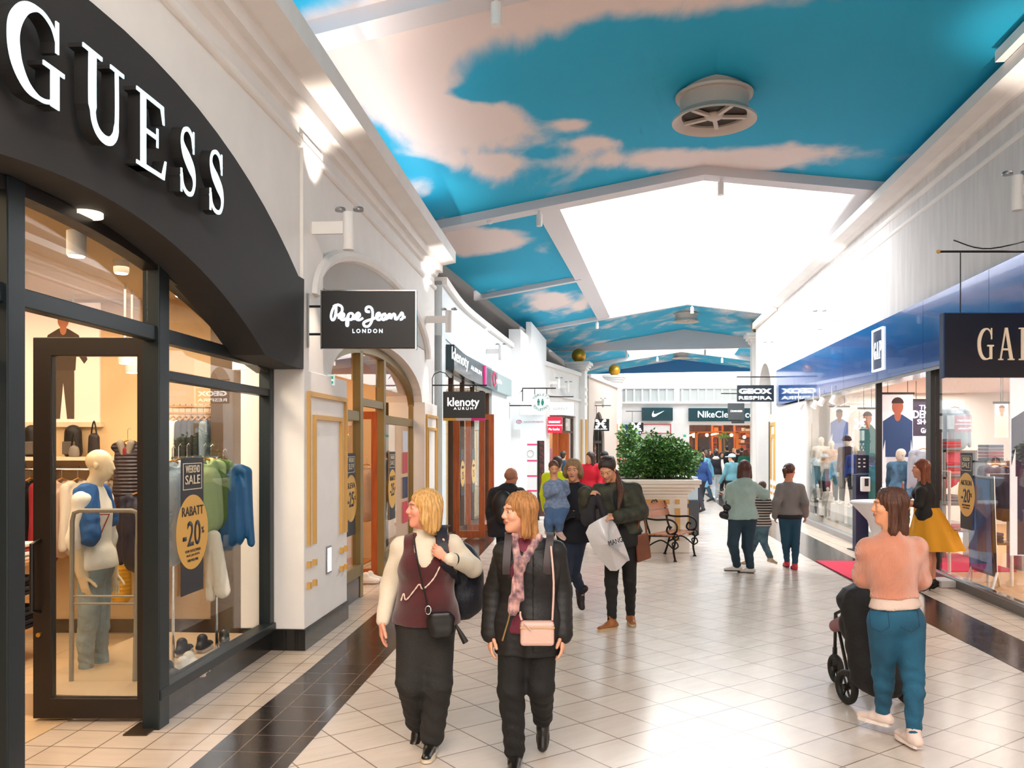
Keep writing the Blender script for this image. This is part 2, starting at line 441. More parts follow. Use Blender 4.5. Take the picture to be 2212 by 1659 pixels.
# ---- black arched fascia
fa = thing('shop_fascia', 'black arched fascia over the nearest shop on the left, with five big white serif letters', 'shop sign', WL.pt(sy(4.9), 0, 3.4))
inn = [(4.6+5.3*math.sin(math.radians(a)), 3.31-5.3+5.3*math.cos(math.radians(a))) for a in range(34, -35, -2)]
inn = [(7.62, SPR)]+[p for p in inn if SPR+.01 < p[1] and p[0] < 7.6]+[(1.6, SPR)]
fout = [p for p in gu_out if p[1] > SPR+.01]
mb = MB(WL.M); mb.plate(seg([(8.07, SPR)]+[(y-.0, z-.01) for y, z in fout]+[(1.71, SPR)]+inn[::-1][1:]), (), -.3, 0)
mb.build('panel', BLACK, fa)
FL_W = mat('sign_letter_face', '#d5eaf2', .3, emit=.75, ecol='#cfeaf5')
FL_S = mat('sign_letter_side', '#242424', .4)
def serif(ch):
    """outlines in a 0..1 square; each entry is (outer, holes) and a letter is a union"""
    R = lambda a, b, c, d: [(a, c), (b, c), (b, d), (a, d)]
    if ch == 'E':
        return [R(.0, .42, 0, .05), R(.0, .42, .95, 1), R(.13, .3, 0, 1), [(.3, 0), (.93, 0), (1, .27), (.95, .27), (.84, .06), (.3, .06)], [(.3, 1), (.9, 1), (.93, .75), (.88, .75), (.8, .94), (.3, .94)], R(.3, .68, .48, .54), R(.66, .71, .38, .64)]
    if ch == 'U':
        c = smoothpts([(.22, 1), (.22, .35), (.3, .12), (.5, .04), (.7, .1), (.8, .32), (.8, 1)], 6)
        ws = [(.17 if p[0] < .5 else .08) if p[1] > .3 else .11 for p in c]
        return [ribbon(c, ws), R(0, .44, .95, 1), R(.64, .98, .95, 1)]
    if ch == 'G':
        c = smoothpts([(.86, .76), (.76, .9), (.55, .965), (.3, .88), (.13, .68), (.09, .48), (.15, .25), (.32, .08), (.55, .03), (.74, .07), (.84, .16)], 6)
        ws = [.05+.15*max(0, 1-abs(p[0]-.1)/.42) for p in c]
        return [ribbon(c, ws), R(.74, .9, .03, .45), R(.6, 1, .42, .47), R(.83, .89, .64, .99)]
    if ch == 'S':
        c = smoothpts([(.8, .76), (.7, .91), (.5, .965), (.28, .9), (.2, .76), (.3, .62), (.55, .5), (.78, .38), (.84, .22), (.72, .07), (.48, .03), (.26, .1), (.16, .26)], 6)
        ws = [.06+.13*math.exp(-((p[1]-.5)/.2)**2)+.05*math.exp(-((p[1]-.5)/.32)**2) for p in c]
        return [ribbon(c, ws), R(.77, .83, .66, .99), R(.13, .19, 0, .34)]
    if ch == 'A':
        return [[(.42, 1), (.58, 1), (.93, 0), (.72, 0)], [(.42, 1), (.5, 1), (.17, 0), (.09, 0)], R(.22, .76, .3, .36), R(0, .3, 0, .04), R(.6, 1, 0, .04)]
    if ch == 'P':
        c = smoothpts([(.3, .965), (.6, .965), (.82, .88), (.88, .73), (.8, .57), (.6, .49), (.3, .49)], 5)
        return [ribbon(c, [.07+.12*max(0, (p[0]-.5)/.4) for p in c]), R(.14, .36, 0, 1), R(0, .52, 0, .04), R(0, .3, .96, 1)]
def letter(name, ch, M_, x0, w_, z0, h_, y0, y1, mface, parent, side=None):
    mb = MB(M_); ms = MB(M_)
    for i, poly in enumerate(serif(ch)):
        q_ = [(x0+p[0]*w_, z0+p[1]*h_) for p in poly]
        mb.plate(q_, (), y1-.006 if side else y0, y1+i*.0003)
        if side: ms.plate(q_, (), y0, y1-.006+i*.0003)
    o = mb.build(name, mface, parent)
    o['label'] = 'letter '+ch
    if side: ms.build('letter_side', side, o)
    return o
for ch, ua, ub in (('G', 18, 140), ('U', 180, 270), ('E', 296, 360), ('S', 386, 427), ('S', 449, 487)):
    sa_, sb_ = WL.hit(ua, 300, .12)[0], WL.hit(ub, 300, .12)[0]
    letter('letter', ch, WL.M, sa_, sb_-sa_, 3.53, .435, .04, .12, FL_W, fa, FL_S)

# ---- piers with ochre trim
def pier(wf, s0, s1, top, depth, label, sides=True, trim=True, light=True):
    t = thing('pier', label, 'pillar', wf.pt((s0+s1)/2, -.1, 0))
    mb = MB(wf.M).box(s0, s1, -depth, 0, .2, top); mb.build('shaft', WHITE, t, bev=.008)
    MB(wf.M).box(s0-.012, s1+.012, -depth-.01, .014, 0, .2).build('plinth', PLINTH, t)
    c = (s0+s1)/2; hw = (s1-s0)/2
    if trim:
        for k, (a, zt, zl, zr) in enumerate(((hw*.9, top-.2, .98, .98), (hw*.66, top-.42, .98, .98))):
            o = MB(wf.M); b = .045
            o.plate([(c-a, zl), (c-a+b, zl), (c-a+b, zt-b), (c+a-b, zt-b), (c+a-b, zr), (c+a, zr), (c+a, zt), (c-a, zt)], (), 0, .03)
            o.build('trim_frame', TRIMY, t)
        for sx in (-1, 1):
            for a in (.9, .66):
                for z in (.8, .6):
                    x = c+sx*(hw*a-.022)
                    MB(wf.M).box(x-.024, x+.024, 0, .035, z-.03, z+.03).build('trim_block', TRIMY, t)
    if light:
        MB(wf.M).box(c-.05, c+.1, 0, .015, .62, .9).build('light_frame', STEEL, t)
        MB(wf.M).box(c-.035, c+.085, .015, .018, .64, .88).build('light_panel', LIT, t)
    return t
pier(WL, sy(8.09), sy(9.57), SPR, .62, 'white pier with ochre trim between the black arched shop and the next arch')
pier(WL, sy(14.37), sy(15.6), SPR, .62, 'white pier with ochre trim right of the second arch', light=False)
pier(WL, sy(-.6), sy(1.6), SPR, .62, 'white pier near the camera, out of frame')
# narrow pilaster strip above the first pier
MB(WL.M).box(sy(8.12), sy(8.75), -.05, -.02, SPR, 4.9).build('trim_9', WHITE, kind='structure')

# ---- shopfront of the near shop (window_1): frame, glass
def rect_frame(mb, s0, s1, z0, z1, b, y0, y1):
    mb.plate([(s0, z0), (s1, z0), (s1, z1), (s0, z1)], [[(s0+b, z0+b), (s1-b, z0+b), (s1-b, z1-b), (s0+b, z1-b)]], y0, y1)
def gs(u): return WG.hit(u, 900)[0]
def arch_z(Y): 
    d = Y-4.6; return max(3.28-8.5+math.sqrt(8.5**2-d*d), 2.66)
w1 = thing('window_1', None, None, WG.pt(6.9, 0, 0)); w1['kind'] = 'structure'
sA, sB = WG.sY(5.97), WG.sY(8.1)          # display window
arcp = [(WG.sY(y), arch_z(y)+.02) for y in np.linspace(7.95, 1.9, 22)]
mb = MB(WG.M)
mb.box(sA-.13, sA+.02, -.05, .07, 0, 3.27)                           # main post
mb.box(WG.sY(1.9), sB, -.04, .05, 2.66, 2.76)                          # transom over the door
mb.box(sA, sB, -.04, .05, 2.40, 2.47)
mb.box(sB-.1, sB, -.05, .06, .2, 2.72); mb.box(sA-.12, sB, -.05, .08, .2, .27)
mb.box(WG.sY(4.28), WG.sY(4.42), -.06, .07, 0, 3.3); mb.box(WG.sY(1.9), WG.sY(4.2), -.04, .05, 2.3, 2.4)
mb.box(WG.sY(1.9), WG.sY(4.2), -.04, .05, 0, .25)
mb.build('window_frame', FRAMEB, w1, bev=.006)
mb = MB(WG.M); mb.plate(arcp+[(a, z-.07) for a, z in arcp[::-1]], (), -.05, .06); mb.build('window_frame', FRAME, w1)
MB(WG.M).box(sA, sB, -.003, .003, .27, 2.4).build('pane', GLASS, w1)
a2 = [p for p in arcp if sA+.02 < p[0] and p[1] > 2.5]
MB(WG.M).plate([(sB-.1, 2.47)]+a2+[(sA+.02, 3.2), (sA+.02, 2.47)], (), -.003, .003).build('pane', GLASS, w1)
a3 = [p for p in arcp if WG.sY(4.42) < p[0] < sA-.16]
MB(WG.M).plate([(sA-.16, 2.76), (sA-.16, 3.15)]+a3+[(WG.sY(4.42), 3.32), (WG.sY(4.42), 2.76)], (), -.003, .003).build('pane', GLASS, w1)
MB(WG.M).box(WG.sY(1.9), WG.sY(4.2), -.003, .003, .25, 2.3).build('pane', GLASS, w1)
MB(WG.M).box(sA, sB+.02, -.1, .03, 0, .2).build('baseboard_left', PLINTH, kind='structure')
# display platform and its back wall
MB(WG.M).box(sA+.1, sB, -1.2, -.06, 0, .16).build('floor.001', mat('display_floor', '#cbb294', .4), kind='structure')
# open door leaf
dY = 6.03; dx0, dx1 = (75-CX)/F*6.02, (342-CX)/F*6.02
DM = Matrix(((1, 0, 0, 0), (0, 1, 0, dY), (0, 0, 1, 0), (0, 0, 0, 1)))
d1 = thing('door_1', None, None, (dx1, dY, 0)); d1['kind'] = 'structure'
dk = mat('door_dark', '#1a1310', .4)
mb = MB(DM); x0, x1, z1 = dx0, dx1, 2.7
mb.plate([(x0, .03), (x1, .03), (x1, z1), (x0, z1)], [[(x0+.13, .17), (x1-.14, .17), (x1-.14, z1-.13), (x0+.13, z1-.13)]], -.035, .035)
mb.build('door_frame', dk, d1, bev=.006)
MB(DM).box(x0+.13, x1-.14, -.003, .003, .17, z1-.13).build('pane', GLASS, d1)
MB().tube([(x0+.05, dY-.03, 1.28), (x0+.03, dY-.1, 1.26), (x0+.03, dY-.1, .8), (x0+.05, dY-.03, .78)], .016, 8).build('door_handle', mat('handle_black', '#0c0c0c', .3), d1, smooth=True)
MB().tube([(x0+.05, dY-.06, .62), (x0+.05, dY-.03, .62)], .016, 10).build('door_lock', mat('brass', '#c99a4a', .3, metal=.9), d1)
o = MB().box(-2.6, -2.44, 5.72, 5.98, .004, .012); o.build('door_track', mat('track_metal', '#55483a', .35, metal=.7), d1)

# ---- second arch: glazing with gold frames, orange open door (window_2, door_2)
WP = WF((-2.86, 0), (-2.86+.8, 10))
def ps(u): return WP.hit(u, 900)[0]
w2 = thing('window_2', None, None, WP.pt(WP.sY(11.7), 0, 0)); w2['kind'] = 'structure'
m1, m2, e0, e1 = WP.sY(11.0), WP.sY(12.25), WP.sY(9.35), WP.sY(14.5)
pin = [(WP.sY(11.85+2.55*math.cos(math.radians(a))), SPR+.6*math.sin(math.radians(a))) for a in range(0, 181, 9)]
mb = MB(WP.M)
mb.box(m1-.1, m1+.04, -.04, .06, 0, 3.15); mb.box(m2-.04, m2+.08, -.04, .06, 0, 3.15)
mb.box(m1, m2, -.03, .05, 2.45, 2.55); mb.box(m2, e1, -.03, .05, 2.25, 2.37); mb.box(e0, m1, -.03, .05, 2.25, 2.37)
mb.box(e1-.12, e1, -.03, .05, 0, SPR); mb.box(e0, e0+.1, -.03, .05, 0, SPR); mb.box(e0, m1, -.03, .06, .28, .42); mb.box(m2, e1, -.03, .06, .28, .42)
mb.plate(pin+[(a, z-.1) for a, z in pin[::-1]], (), -.04, .06)
mb.build('window_frame', GOLDF, w2)
MB(WP.M).box(e0, m1-.1, -.003, .003, .42, 2.3).build('pane', GLASS, w2)
MB(WP.M).box(m2+.04, e1-.1, -.003, .003, .42, 2.3).build('pane', GLASS, w2)
MB(WP.M).plate(pin[1:-1], (), -.002, .002).build('pane', GLASS, w2)
MB(WP.M).box(e0, m1-.1, -.1, .05, 0, .28).box(m2+.08, e1, -.1, .05, 0, .28).build('baseboard_left.001', PLINTH, kind='structure')
d2 = thing('door_2', None, None, WP.pt(m2, 0, 0)); d2['kind'] = 'structure'
def leaf(x0, x1, Y, ztop, par, wood=WOOD, b=.11):
    M_ = Matrix(((1, 0, 0, 0), (0, 1, 0, Y), (0, 0, 1, 0), (0, 0, 0, 1)))
    MB(M_).plate([(x0, .03), (x1, .03), (x1, ztop), (x0, ztop)], [[(x0+b, .17), (x1-b, .17), (x1-b, ztop-b), (x0+b, ztop-b)]], -.03, .03).build('door_frame', wood, par)
    MB(M_).box(x0+b, x1-b, -.003, .003, .17, ztop-b).build('pane', GLASS, par)
px = WP.pt(m2, 0, 0)
leaf(px.x-.98, px.x-.02, px.y, 2.42, d2)
# warm panel behind (shop interior of second arch)
MB(WL.M).box(sy(9.1), sy(14.6), -4.6, -4.5, 0, 3.5).build('wall_left.003', mat('warm_back', '#b8793f', .7), kind='structure')
MB(WL.M).box(sy(9.7), sy(14.5), -4.5, -.9, .004, .012).build('floor.002', mat('orange_floor', '#c77f3c', .45), kind='structure')

# ================================================================ jeweller's shop, set back and curving
KP = [(-1.28, 15.7), (-1.1, 18.5), (-.7, 21.5), (-.02, 26.0)]
K1 = WF(KP[0], KP[1]); K2 = WF(KP[1], KP[3])
def panels(pts, z0, z1, y0, y1, m, name, kind='structure', parent=None):
    """a wall following a polyline in plan"""
    ns = []
    for i, p in enumerate(pts):
        a = Vector(pts[max(i-1, 0)]); b = Vector(pts[min(i+1, len(pts)-1)]); d = (b-a).normalized(); ns.append(Vector((d.y, -d.x)))
    mb = MB(); n = len(pts); vs = []
    for (off, z) in ((y0, z0), (y1, z0), (y1, z1), (y0, z1)):
        for p, q in zip(pts, ns): vs.append((p[0]+q.x*off, p[1]+q.y*off, z))
    fs = []
    for k in range(4):
        for i in range(n-1): fs.append((k*n+i, k*n+i+1, ((k+1) % 4)*n+i+1, ((k+1) % 4)*n+i))
    fs += [(0, n, 2*n, 3*n), (n-1, 4*n-1, 3*n-1, 2*n-1)]
    mb.add(vs, fs); return mb.build(name, m, parent, kind=kind)
COOL = mat('cool_white_plaster', '#e4eef3', .8, bump=.05)
kp = [tuple(p[:2]) for p in smoothpts([(a, b) for a, b in KP], 4)]
panels(kp, 3.95, 4.95, -.3, 0, COOL, 'wall_left.004')
panels(kp, 4.88, 5.02, -.3, .09, WHITE, 'trim_10')
panels(kp[9:], 0, 3.95, -.3, 0, COOL, 'wall_left.005')
panels(kp[:2], 0, 3.95, -.3, 0, COOL, 'wall_left.006')
panels(kp[:10], 3.3, 3.95, -.3, -.02, COOL, 'wall_left.007')
ks = kp
# signboard
sb = thing('shop_signboard', 'dark jeweller signboard above the glass front, white lettering, pink and grey end', 'shop sign', (kp[4][0], kp[4][1], 3.3))
teal = mat('sign_teal_black', '#123138', .25)
panels([tuple(p) for p in kp[1:8]], 3.36, 3.84, 0, .16, teal, 'panel', None, sb)
panels([tuple(p) for p in kp[7:10]], 3.36, 3.84, .0, .15, mat('sign_teal', '#1c5560', .3), 'panel', None, sb)
panels([tuple(p) for p in kp[9:12]], 3.36, 3.84, .0, .14, mat('sign_pale', '#9fb3b5', .5), 'panel', None, sb)
kk = WF(kp[1], kp[7])
def k_at(body, u0, u1, h, z, off=.24):
    a_, b_ = kk.hit(u0, 780, off)[0], kk.hit(u1, 780, off)[0]
    facade_text(kk, body, LIT, (a_+b_)/2, z, off, h, b_-a_, parent=sb)
k_at('klenoty', 976, 1012, .3, 3.57)
k_at('AURUM', 1017, 1040, .09, 3.56)
PINKE = mat('pink_sign', '#e0408c', .5, emit=.5)
q = WF(kp[7], kp[10]); MB(q.M).box(-.06, .06, .12, .2, 3.36, 3.84).build('stripe', PINKE, sb)
MB(q.M).tube([q.M.inverted() @ q.pt(1.1+.2*math.cos(a), .22, 3.6+.17*math.sin(a)) for a in np.linspace(0, 2*PI, 18, endpoint=False)], .02, 6, closed=True).build('emblem', mat('red_pink', '#e0325e', .5, emit=.4), sb)
facade_text(q, 'optika', LIT, 1.95, 3.6, .2, .14, .9, parent=sb)
# glazing
w3 = thing('window_3', None, None, (kp[5][0], kp[5][1], 0)); w3['kind'] = 'structure'
kg = WF((kp[1][0]-.12, kp[1][1]), (kp[9][0]-.12, kp[9][1]))
BRN = mat('brown_frame', '#4a2e20', .45)
mb = MB(kg.M)
for s_ in (.0, 1.15, 2.5, 3.9, 5.4, kg.len-.08): mb.box(s_, s_+.08, -.05, .05, 0, 3.35)
mb.box(0, kg.len, -.05, .05, 2.62, 2.72); mb.box(0, kg.len, -.05, .05, 0, .18)
mb.build('window_frame', BRN, w3)
MB(kg.M).box(0, kg.len, -.003, .003, .18, 3.3).build('pane', GLASS, w3)
d3 = thing('door_3', None, None, kg.pt(1.2, 0, 0)); d3['kind'] = 'structure'
for s_ in (1.55, 3.0):
    p = kg.pt(s_, .02, 0); leaf(p.x-.02, p.x+.62, p.y-.1, 2.62, d3, b=.12)
MB(kg.M).box(-.3, kg.len+.3, -5, -4.9, 0, 3.9).build('wall_left.008', mat('cream_back', '#e6d2ae', .8), kind='structure')
MB(kg.M).box(-.3, kg.len+.3, -5, -.3, 3.4, 3.5).build('ceiling.003', MC['cream_back'], kind='structure')
MB(kg.M).box(-.4, -.25, -5, -.3, 0, 3.4).box(kg.len+.2, kg.len+.35, -5, -.3, 0, 3.4).build('wall_left.009', MC['cream_back'], kind='structure')

# ================================================================ tall white block, toilets passage, further left shops
mb = MB(); z = 5.45
mb.hexa([(-.1, 26, 0), (.26, 26, 0), (.85, 29.5, 0), (.1, 30, 0)], [(-.1, 26, z), (.26, 26, z), (.85, 29.5, z), (.1, 30, z)])
mb.build('wall_left.010', mat('bright_white', '#f8f9fa', .8), kind='structure')
mb = MB(); mb.hexa([(.45, 27.6, 0), (.62, 27.6, 0), (1.25, 31.2, 0), (.5, 31.3, 0)], [(.45, 27.6, 5.9), (.62, 27.6, 5.9), (1.25, 31.2, 5.75), (.5, 31.3, 5.75)])
mb.build('wall_left.011', MC['bright_white'], kind='structure')
G1 = WF((1.2, 31.0), (3.05, 36.6))
MB(G1.M).plate([(-.2, 0), (-.2, 4.87), (G1.len+.2, 4.87), (G1.len+.2, 0), (4.55, 0), (4.55, 3.1), (.6, 3.1), (.6, 0)], (), -.3, 0).build('wall_left.012', WHITE, kind='structure')
MB(G1.M).box(-.2, G1.len+.2, -.3, .1, 4.8, 4.95).box(-.2, G1.len+.2, -.02, .08, 3.75, 3.85).build('trim_11', WHITE, kind='structure')
w4 = thing('window_4', None, None, G1.pt(2.5, 0, 0)); w4['kind'] = 'structure'
mb = MB(G1.M)
for s_ in (.6, 2.0, 3.2, 4.45): mb.box(s_, s_+.1, -.2, -.1, 0, 3.1)
mb.box(.6, 4.5, -.2, -.1, 2.4, 2.5).box(.6, 4.5, -.2, -.1, 3.0, 3.1); mb.build('window_frame', BRN, w4)
MB(G1.M).box(.6, 4.55, -.16, -.154, 0, 3.1).build('pane', GLASS, w4)
MB(G1.M).box(2.2, 2.35, -.12, .3, 0, 2.4).box(1.35, 1.45, -.1, .1, 0, 2.4).build('door_4', WOOD, kind='structure')
MB(G1.M).box(-1, 6, -3, -2.9, 0, 4).build('wall_left.013', mat('pale_blue_back', '#c6dce2', .8), kind='structure')
MB(G1.M).box(-1, 6, -2.9, -.3, 3.4, 3.5).build('ceiling.004', WHITE, kind='structure')

U1 = WF((3.35, 36.9), (5.75, 45.2))
ua = [(2.2+1.45*math.cos(math.radians(a)), 2.0+1.3*math.sin(math.radians(a))*(1+.1*abs(math.sin(math.radians(a))))) for a in range(0, 181, 10)]
MB(U1.M).plate([(-.2, 0), (.75, 0)]+ua[::-1]+[(3.65, 0), (U1.len, 0), (U1.len, 4.9), (-.2, 4.9)], (), -.4, 0).build('wall_left.014', mat('beige_plaster', '#cdbfb4', .8), kind='structure')
MB(U1.M).box(-.2, U1.len, -.4, .1, 4.83, 4.97).build('trim_12', WHITE, kind='structure')
w5 = thing('window_5', None, None, U1.pt(2.2, 0, 0)); w5['kind'] = 'structure'
mb = MB(U1.M); ui = [(2.2+(a-2.2)*.82, 2.0+(z-2.0)*.82) for a, z in ua]
mb.plate([(.75, 0)]+ua[::-1]+[(3.65, 0)], [[(2.2-1.18, .05)]+ui[::-1]+[(2.2+1.18, .05)]], -.3, -.1)
for s_ in (1.45, 2.55): mb.box(s_, s_+.14, -.28, -.1, 0, 3)
mb.box(.8, 3.6, -.28, -.1, 2.0, 2.12); mb.build('window_frame', mat('black_frame', '#16130f', .5), w5)
mb = MB(U1.M)
for j in range(-3, 8):
    for sg in (-1, 1):
        z0 = j*.3; z1 = z0+.95
        A = (1.6, z0) if sg > 0 else (2.55, z0); B = (2.55, z1) if sg > 0 else (1.6, z1)
        def clip(p, q, lo=.05, hi=2.0):
            (x0, y0), (x1, y1) = p, q
            if y1 <= lo or y0 >= hi: return None
            if y0 < lo: x0 += (x1-x0)*(lo-y0)/(y1-y0); y0 = lo
            if y1 > hi: x1 = x0+(x1-x0)*(hi-y0)/(y1-y0); y1 = hi
            return (x0, y0), (x1, y1)
        c_ = clip(A, B)
        if c_: mb.tube([(c_[0][0], -.2, c_[0][1]), (c_[1][0], -.2, c_[1][1])], .022, 5)
mb.build('grille', mat('brown_grille', '#7a4a25', .5), w5)
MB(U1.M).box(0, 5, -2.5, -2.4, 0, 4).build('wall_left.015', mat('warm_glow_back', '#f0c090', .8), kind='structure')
MB(U1.M).box(0, 5, -2.4, -.4, 3.5, 3.6).build('ceiling.005', WHITE, kind='structure')
# ---- columns with golden balls
def column(cx, cy, wd, top, label, rb=.3, trim=True, ang=0, group=None):
    t = thing('ball_column', label, 'column', (cx, cy, 0))
    M_ = Matrix.Translation((cx, cy, 0)) @ Matrix.Rotation(ang, 4, 'Z'); h = wd/2
    MB(M_).box(-h, h, -h, h, 0, top-.35).build('shaft', WHITE, t)
    mb = MB(M_)
    for a, z0, z1 in ((.03, top-.38, top-.33), (.08, top-.33, top-.22), (.15, top-.22, top-.12), (.22, top-.12, top)): mb.box(-h-a, h+a, -h-a, h+a, z0, z1)
    mb.build('capital', WHITE, t, bev=.01)
    for (sx, sgn) in ((1, 1), (0, -1)):
        for k in (-.28, 0, .28):
            mb = MB(M_)
            if sx: mb.box(h, h+.03, k*wd-.04, k*wd+.04, .6, 3.0)
            else: mb.box(k*wd-.04, k*wd+.04, -h-.03, -h, .6, 3.0)
            if trim and (sx or k): mb.build('trim_strip', TRIMY, t)
            for z in (3.6, 3.9, 4.2):
                mb = MB(M_)
                if sx: mb.box(h, h+.03, k*wd-.05, k*wd+.05, z, z+.12)
                else: continue
                mb.build('trim_block', WHITE, t)
    b = MB().ball((cx, cy, top+rb*.97), rb, 28, 18).build('ball', GOLD, t, smooth=True)
    return t
column(2.83, 36.3, .62, 5.42, 'white column with a golden ball, nearer of the two on the left side', .3, ang=-.25)
column(5.3, 44.3, .66, 5.5, 'white column with a golden ball, farther of the two on the left side', .3, ang=-.25)
column(9.08, 31.4, .6, 6.0, 'white column with a golden ball half hidden behind the right-hand cornice', .3, ang=-.15, trim=False)

# ================================================================ far end: sports store front
YE = 52.0
E1 = WF((-6, YE), (26, YE))          # normal towards the camera
E1.n = Vector((0, -1, 0)); E1.M = Matrix(((1, 0, 0, 0), (0, -1, 0, YE), (0, 0, 1, 0), (0, 0, 0, 1)))
def ex(u): return (u-CX)/F*YE
def ez(v): return H+(HZ-v)/F*YE
e2 = [(2, 0), (2, 7.2), (20, 7.2), (20, 0), (ex(1655), 0), (ex(1655), ez(918)), (ex(1489), ez(918)), (ex(1489), 0), (ex(1384), 0), (ex(1384), ez(938)), (ex(1340), ez(938)), (ex(1340), 0)]
MB(E1.M).plate(e2, (), -.3, 0).build('wall_back', WHITE, kind='structure')
MB(E1.M).box(2, 20, 0, .12, ez(872), ez(868)).box(2, 20, 0, .08, ez(840), ez(836)).build('trim_13', WHITE, kind='structure')
w6 = thing('window_6', None, None, (ex(1480), YE, ez(870))); w6['kind'] = 'structure'
MB(E1.M).box(ex(1345), ex(1650), 0, .02, ez(869), ez(841)).build('pane', mat('louvre_glass', '#bfc6c2', .5, wave=(30, 'Z', .3)), w6)
for x in list(np.arange(1352, 1460, 17.5))+list(np.arange(1473, 1640, 17.3)):
    w_ = .09
    MB(E1.M).box(ex(x)-w_/2, ex(x)+w_/2, .02, .07, ez(869), ez(841)).build('mullion', WHITE, w6)
MB(E1.M).box(ex(1457), ex(1467), .0, .1, ez(872), ez(838)).build('mullion', WHITE, w6)
DG = mat('dark_teal_sign', '#0c4048', .4)
s1 = thing('shop_sign', 'dark teal sign with a white swoosh on the far wall', 'shop sign', (ex(1418), YE-.1, ez(908)))
MB(E1.M).box(ex(1386), ex(1452), 0, .2, ez(909), ez(881)).build('panel', DG, s1)
sw = [(1408, 893), (1407, 898), (1409, 901), (1414, 900), (1433, 888), (1415, 895), (1411, 894.5), (1410, 892), (1411, 887.5)]
MB(E1.M).plate([(ex(a), ez(b)) for a, b in sw], (), .2, .24).build('emblem', LIT, s1)
s2 = thing('shop_sign', 'long dark teal sign with white lettering above the far orange-lit store', 'shop sign', (ex(1570), YE-.1, ez(909)))
MB(E1.M).box(ex(1487), ex(1660), 0, .2, ez(910), ez(882)).build('panel', DG, s2)
text('lettering', 'Nike', LIT, (ex(1524), YE-.22, ez(895.3)), (1, 0, 0), h=.39, w=ex(1542)-ex(1506), parent=s2, bold=.008)
text('lettering', 'ClearanceStore', LIT, (ex(1607), YE-.22, ez(895.3)), (1, 0, 0), h=.39, w=ex(1670)-ex(1543), parent=s2)
# interior of the far store
w7 = thing('window_7', None, None, (ex(1560), YE+.2, 0)); w7['kind'] = 'structure'
ORF = mat('orange_store_frame', '#d8742a', .5)
mb = MB(E1.M); a, b = ex(1489), ex(1655)
for x in (1489, 1508, 1560, 1597, 1654): mb.box(ex(x)-.08, ex(x)+.08, -.6, -.45, 0, ez(918) if x in (1489, 1654) else ez(933))
mb.box(a, b, -.6, -.45, ez(935), ez(932)); mb.build('window_frame', ORF, w7)
MB(E1.M).box(a, b, -.53, -.525, 0, ez(918)).build('pane', GLASS, w7)
MB(E1.M).box(4, 19, -7, -6.9, 0, 4.5).box(4, 4.1, -7, -.3, 0, 4.5).box(18.9, 19, -7, -.3, 0, 4.5).build('wall_back.001', mat('brown_store', '#6b3a20', .7), kind='structure')
MB(E1.M).box(4, 19, -7, -.3, 4.0, 4.1).build('ceiling.006', mat('brown_store_ceiling', '#5b4636', .7), kind='structure')
area('store_light', (12.5, YE+3.2, 3.8), (0, 0, 0), 6, 5, 260, (1, .62, .34))
rk = thing('wall_shelving', 'orange shelving of shoeboxes inside the far sports store, left of its middle post', 'shelving', (ex(1538), YE+5, 0))
rng = random.Random(3)
def shelfunit(rk, xa, xb, Y):
    mb = MB()
    for k in range(8): mb.box(xa, xb, Y-.2, Y+.2, .5+k*.38, .54+k*.38)
    mb.box(xa-.05, xa, Y-.2, Y+.2, 0, 3.5).box(xb, xb+.05, Y-.2, Y+.2, 0, 3.5)
    mb.build('shelf', ORF, rk)
    cols = [mat('box_'+c, c, .6) for c in ('#e0782c', '#c9502a', '#f0e0c8', '#8a3018')]
    mbs = [MB() for _ in cols]
    for k in range(8):
        x = xa+.05
        while x < xb-.3:
            w_ = rng.uniform(.25, .34); mbs[rng.randrange(4)].box(x, x+w_-.03, Y-.25, Y+.1, .54+k*.38, .54+k*.38+rng.uniform(.15, .28)); x += w_
    for m_, c_ in zip(mbs, cols): m_.build('shoebox_row', c_, rk)['kind'] = 'stuff'
shelfunit(rk, ex(1538)*1.08, ex(1558)*1.08, YE+4)
rk2 = thing('wall_shelving', 'orange shelving of shoeboxes inside the far sports store, right of its middle post', 'shelving', (ex(1600), YE+5, 0))
shelfunit(rk2, ex(1586)*1.08, ex(1618)*1.08, YE+4)
for i, x in enumerate((1523, 1577)):
    o = MB(E1.M).box(ex(x)-.5, ex(x)+.5, -1.2, -1.1, ez(985), ez(946)).build('store_poster', mat('poster_dark', '#3a1c12', .5))
    ident(o, 'dark poster %s the middle post inside the far orange-lit store' % ('left of' if i == 0 else 'right of'), 'poster')
for i, (x, y, l) in enumerate(((1499, 942, 'left'), (1527, 940, 'second from left'), (1580, 940, 'right'), (1608, 944, 'rightmost'))):
    t = thing('globe_lamp', 'small glowing round lamp in the far store, %s one' % l, 'lamp', P(x, y, 54), 'globe lamps in the far store')
    MB().ball(P(x, y, 54), .11, 12, 8).build('bulb', mat('lamp_glow', '#ffe0b0', .5, emit=4), t, smooth=True)
    MB().tube([P(x, y, 54)+Vector((0, 0, .1)), Vector((P(x, y, 54).x, 54, 4.0))], .015, 5).build('cord', FRAME, t)
for i, (xa, ya, xb, yb) in enumerate(((1489, 941, 1508, 934), (1537, 939, 1556, 935))):
    o = MB().tube([P(xa, ya, 53.6), P(xb, yb, 57.6)], .05, 6).build('tube_light', MC['lamp_glow'])
    ident(o, 'slanting tube light inside the far store, %s' % ('behind its left window' if i == 0 else 'in the middle'), 'lamp')
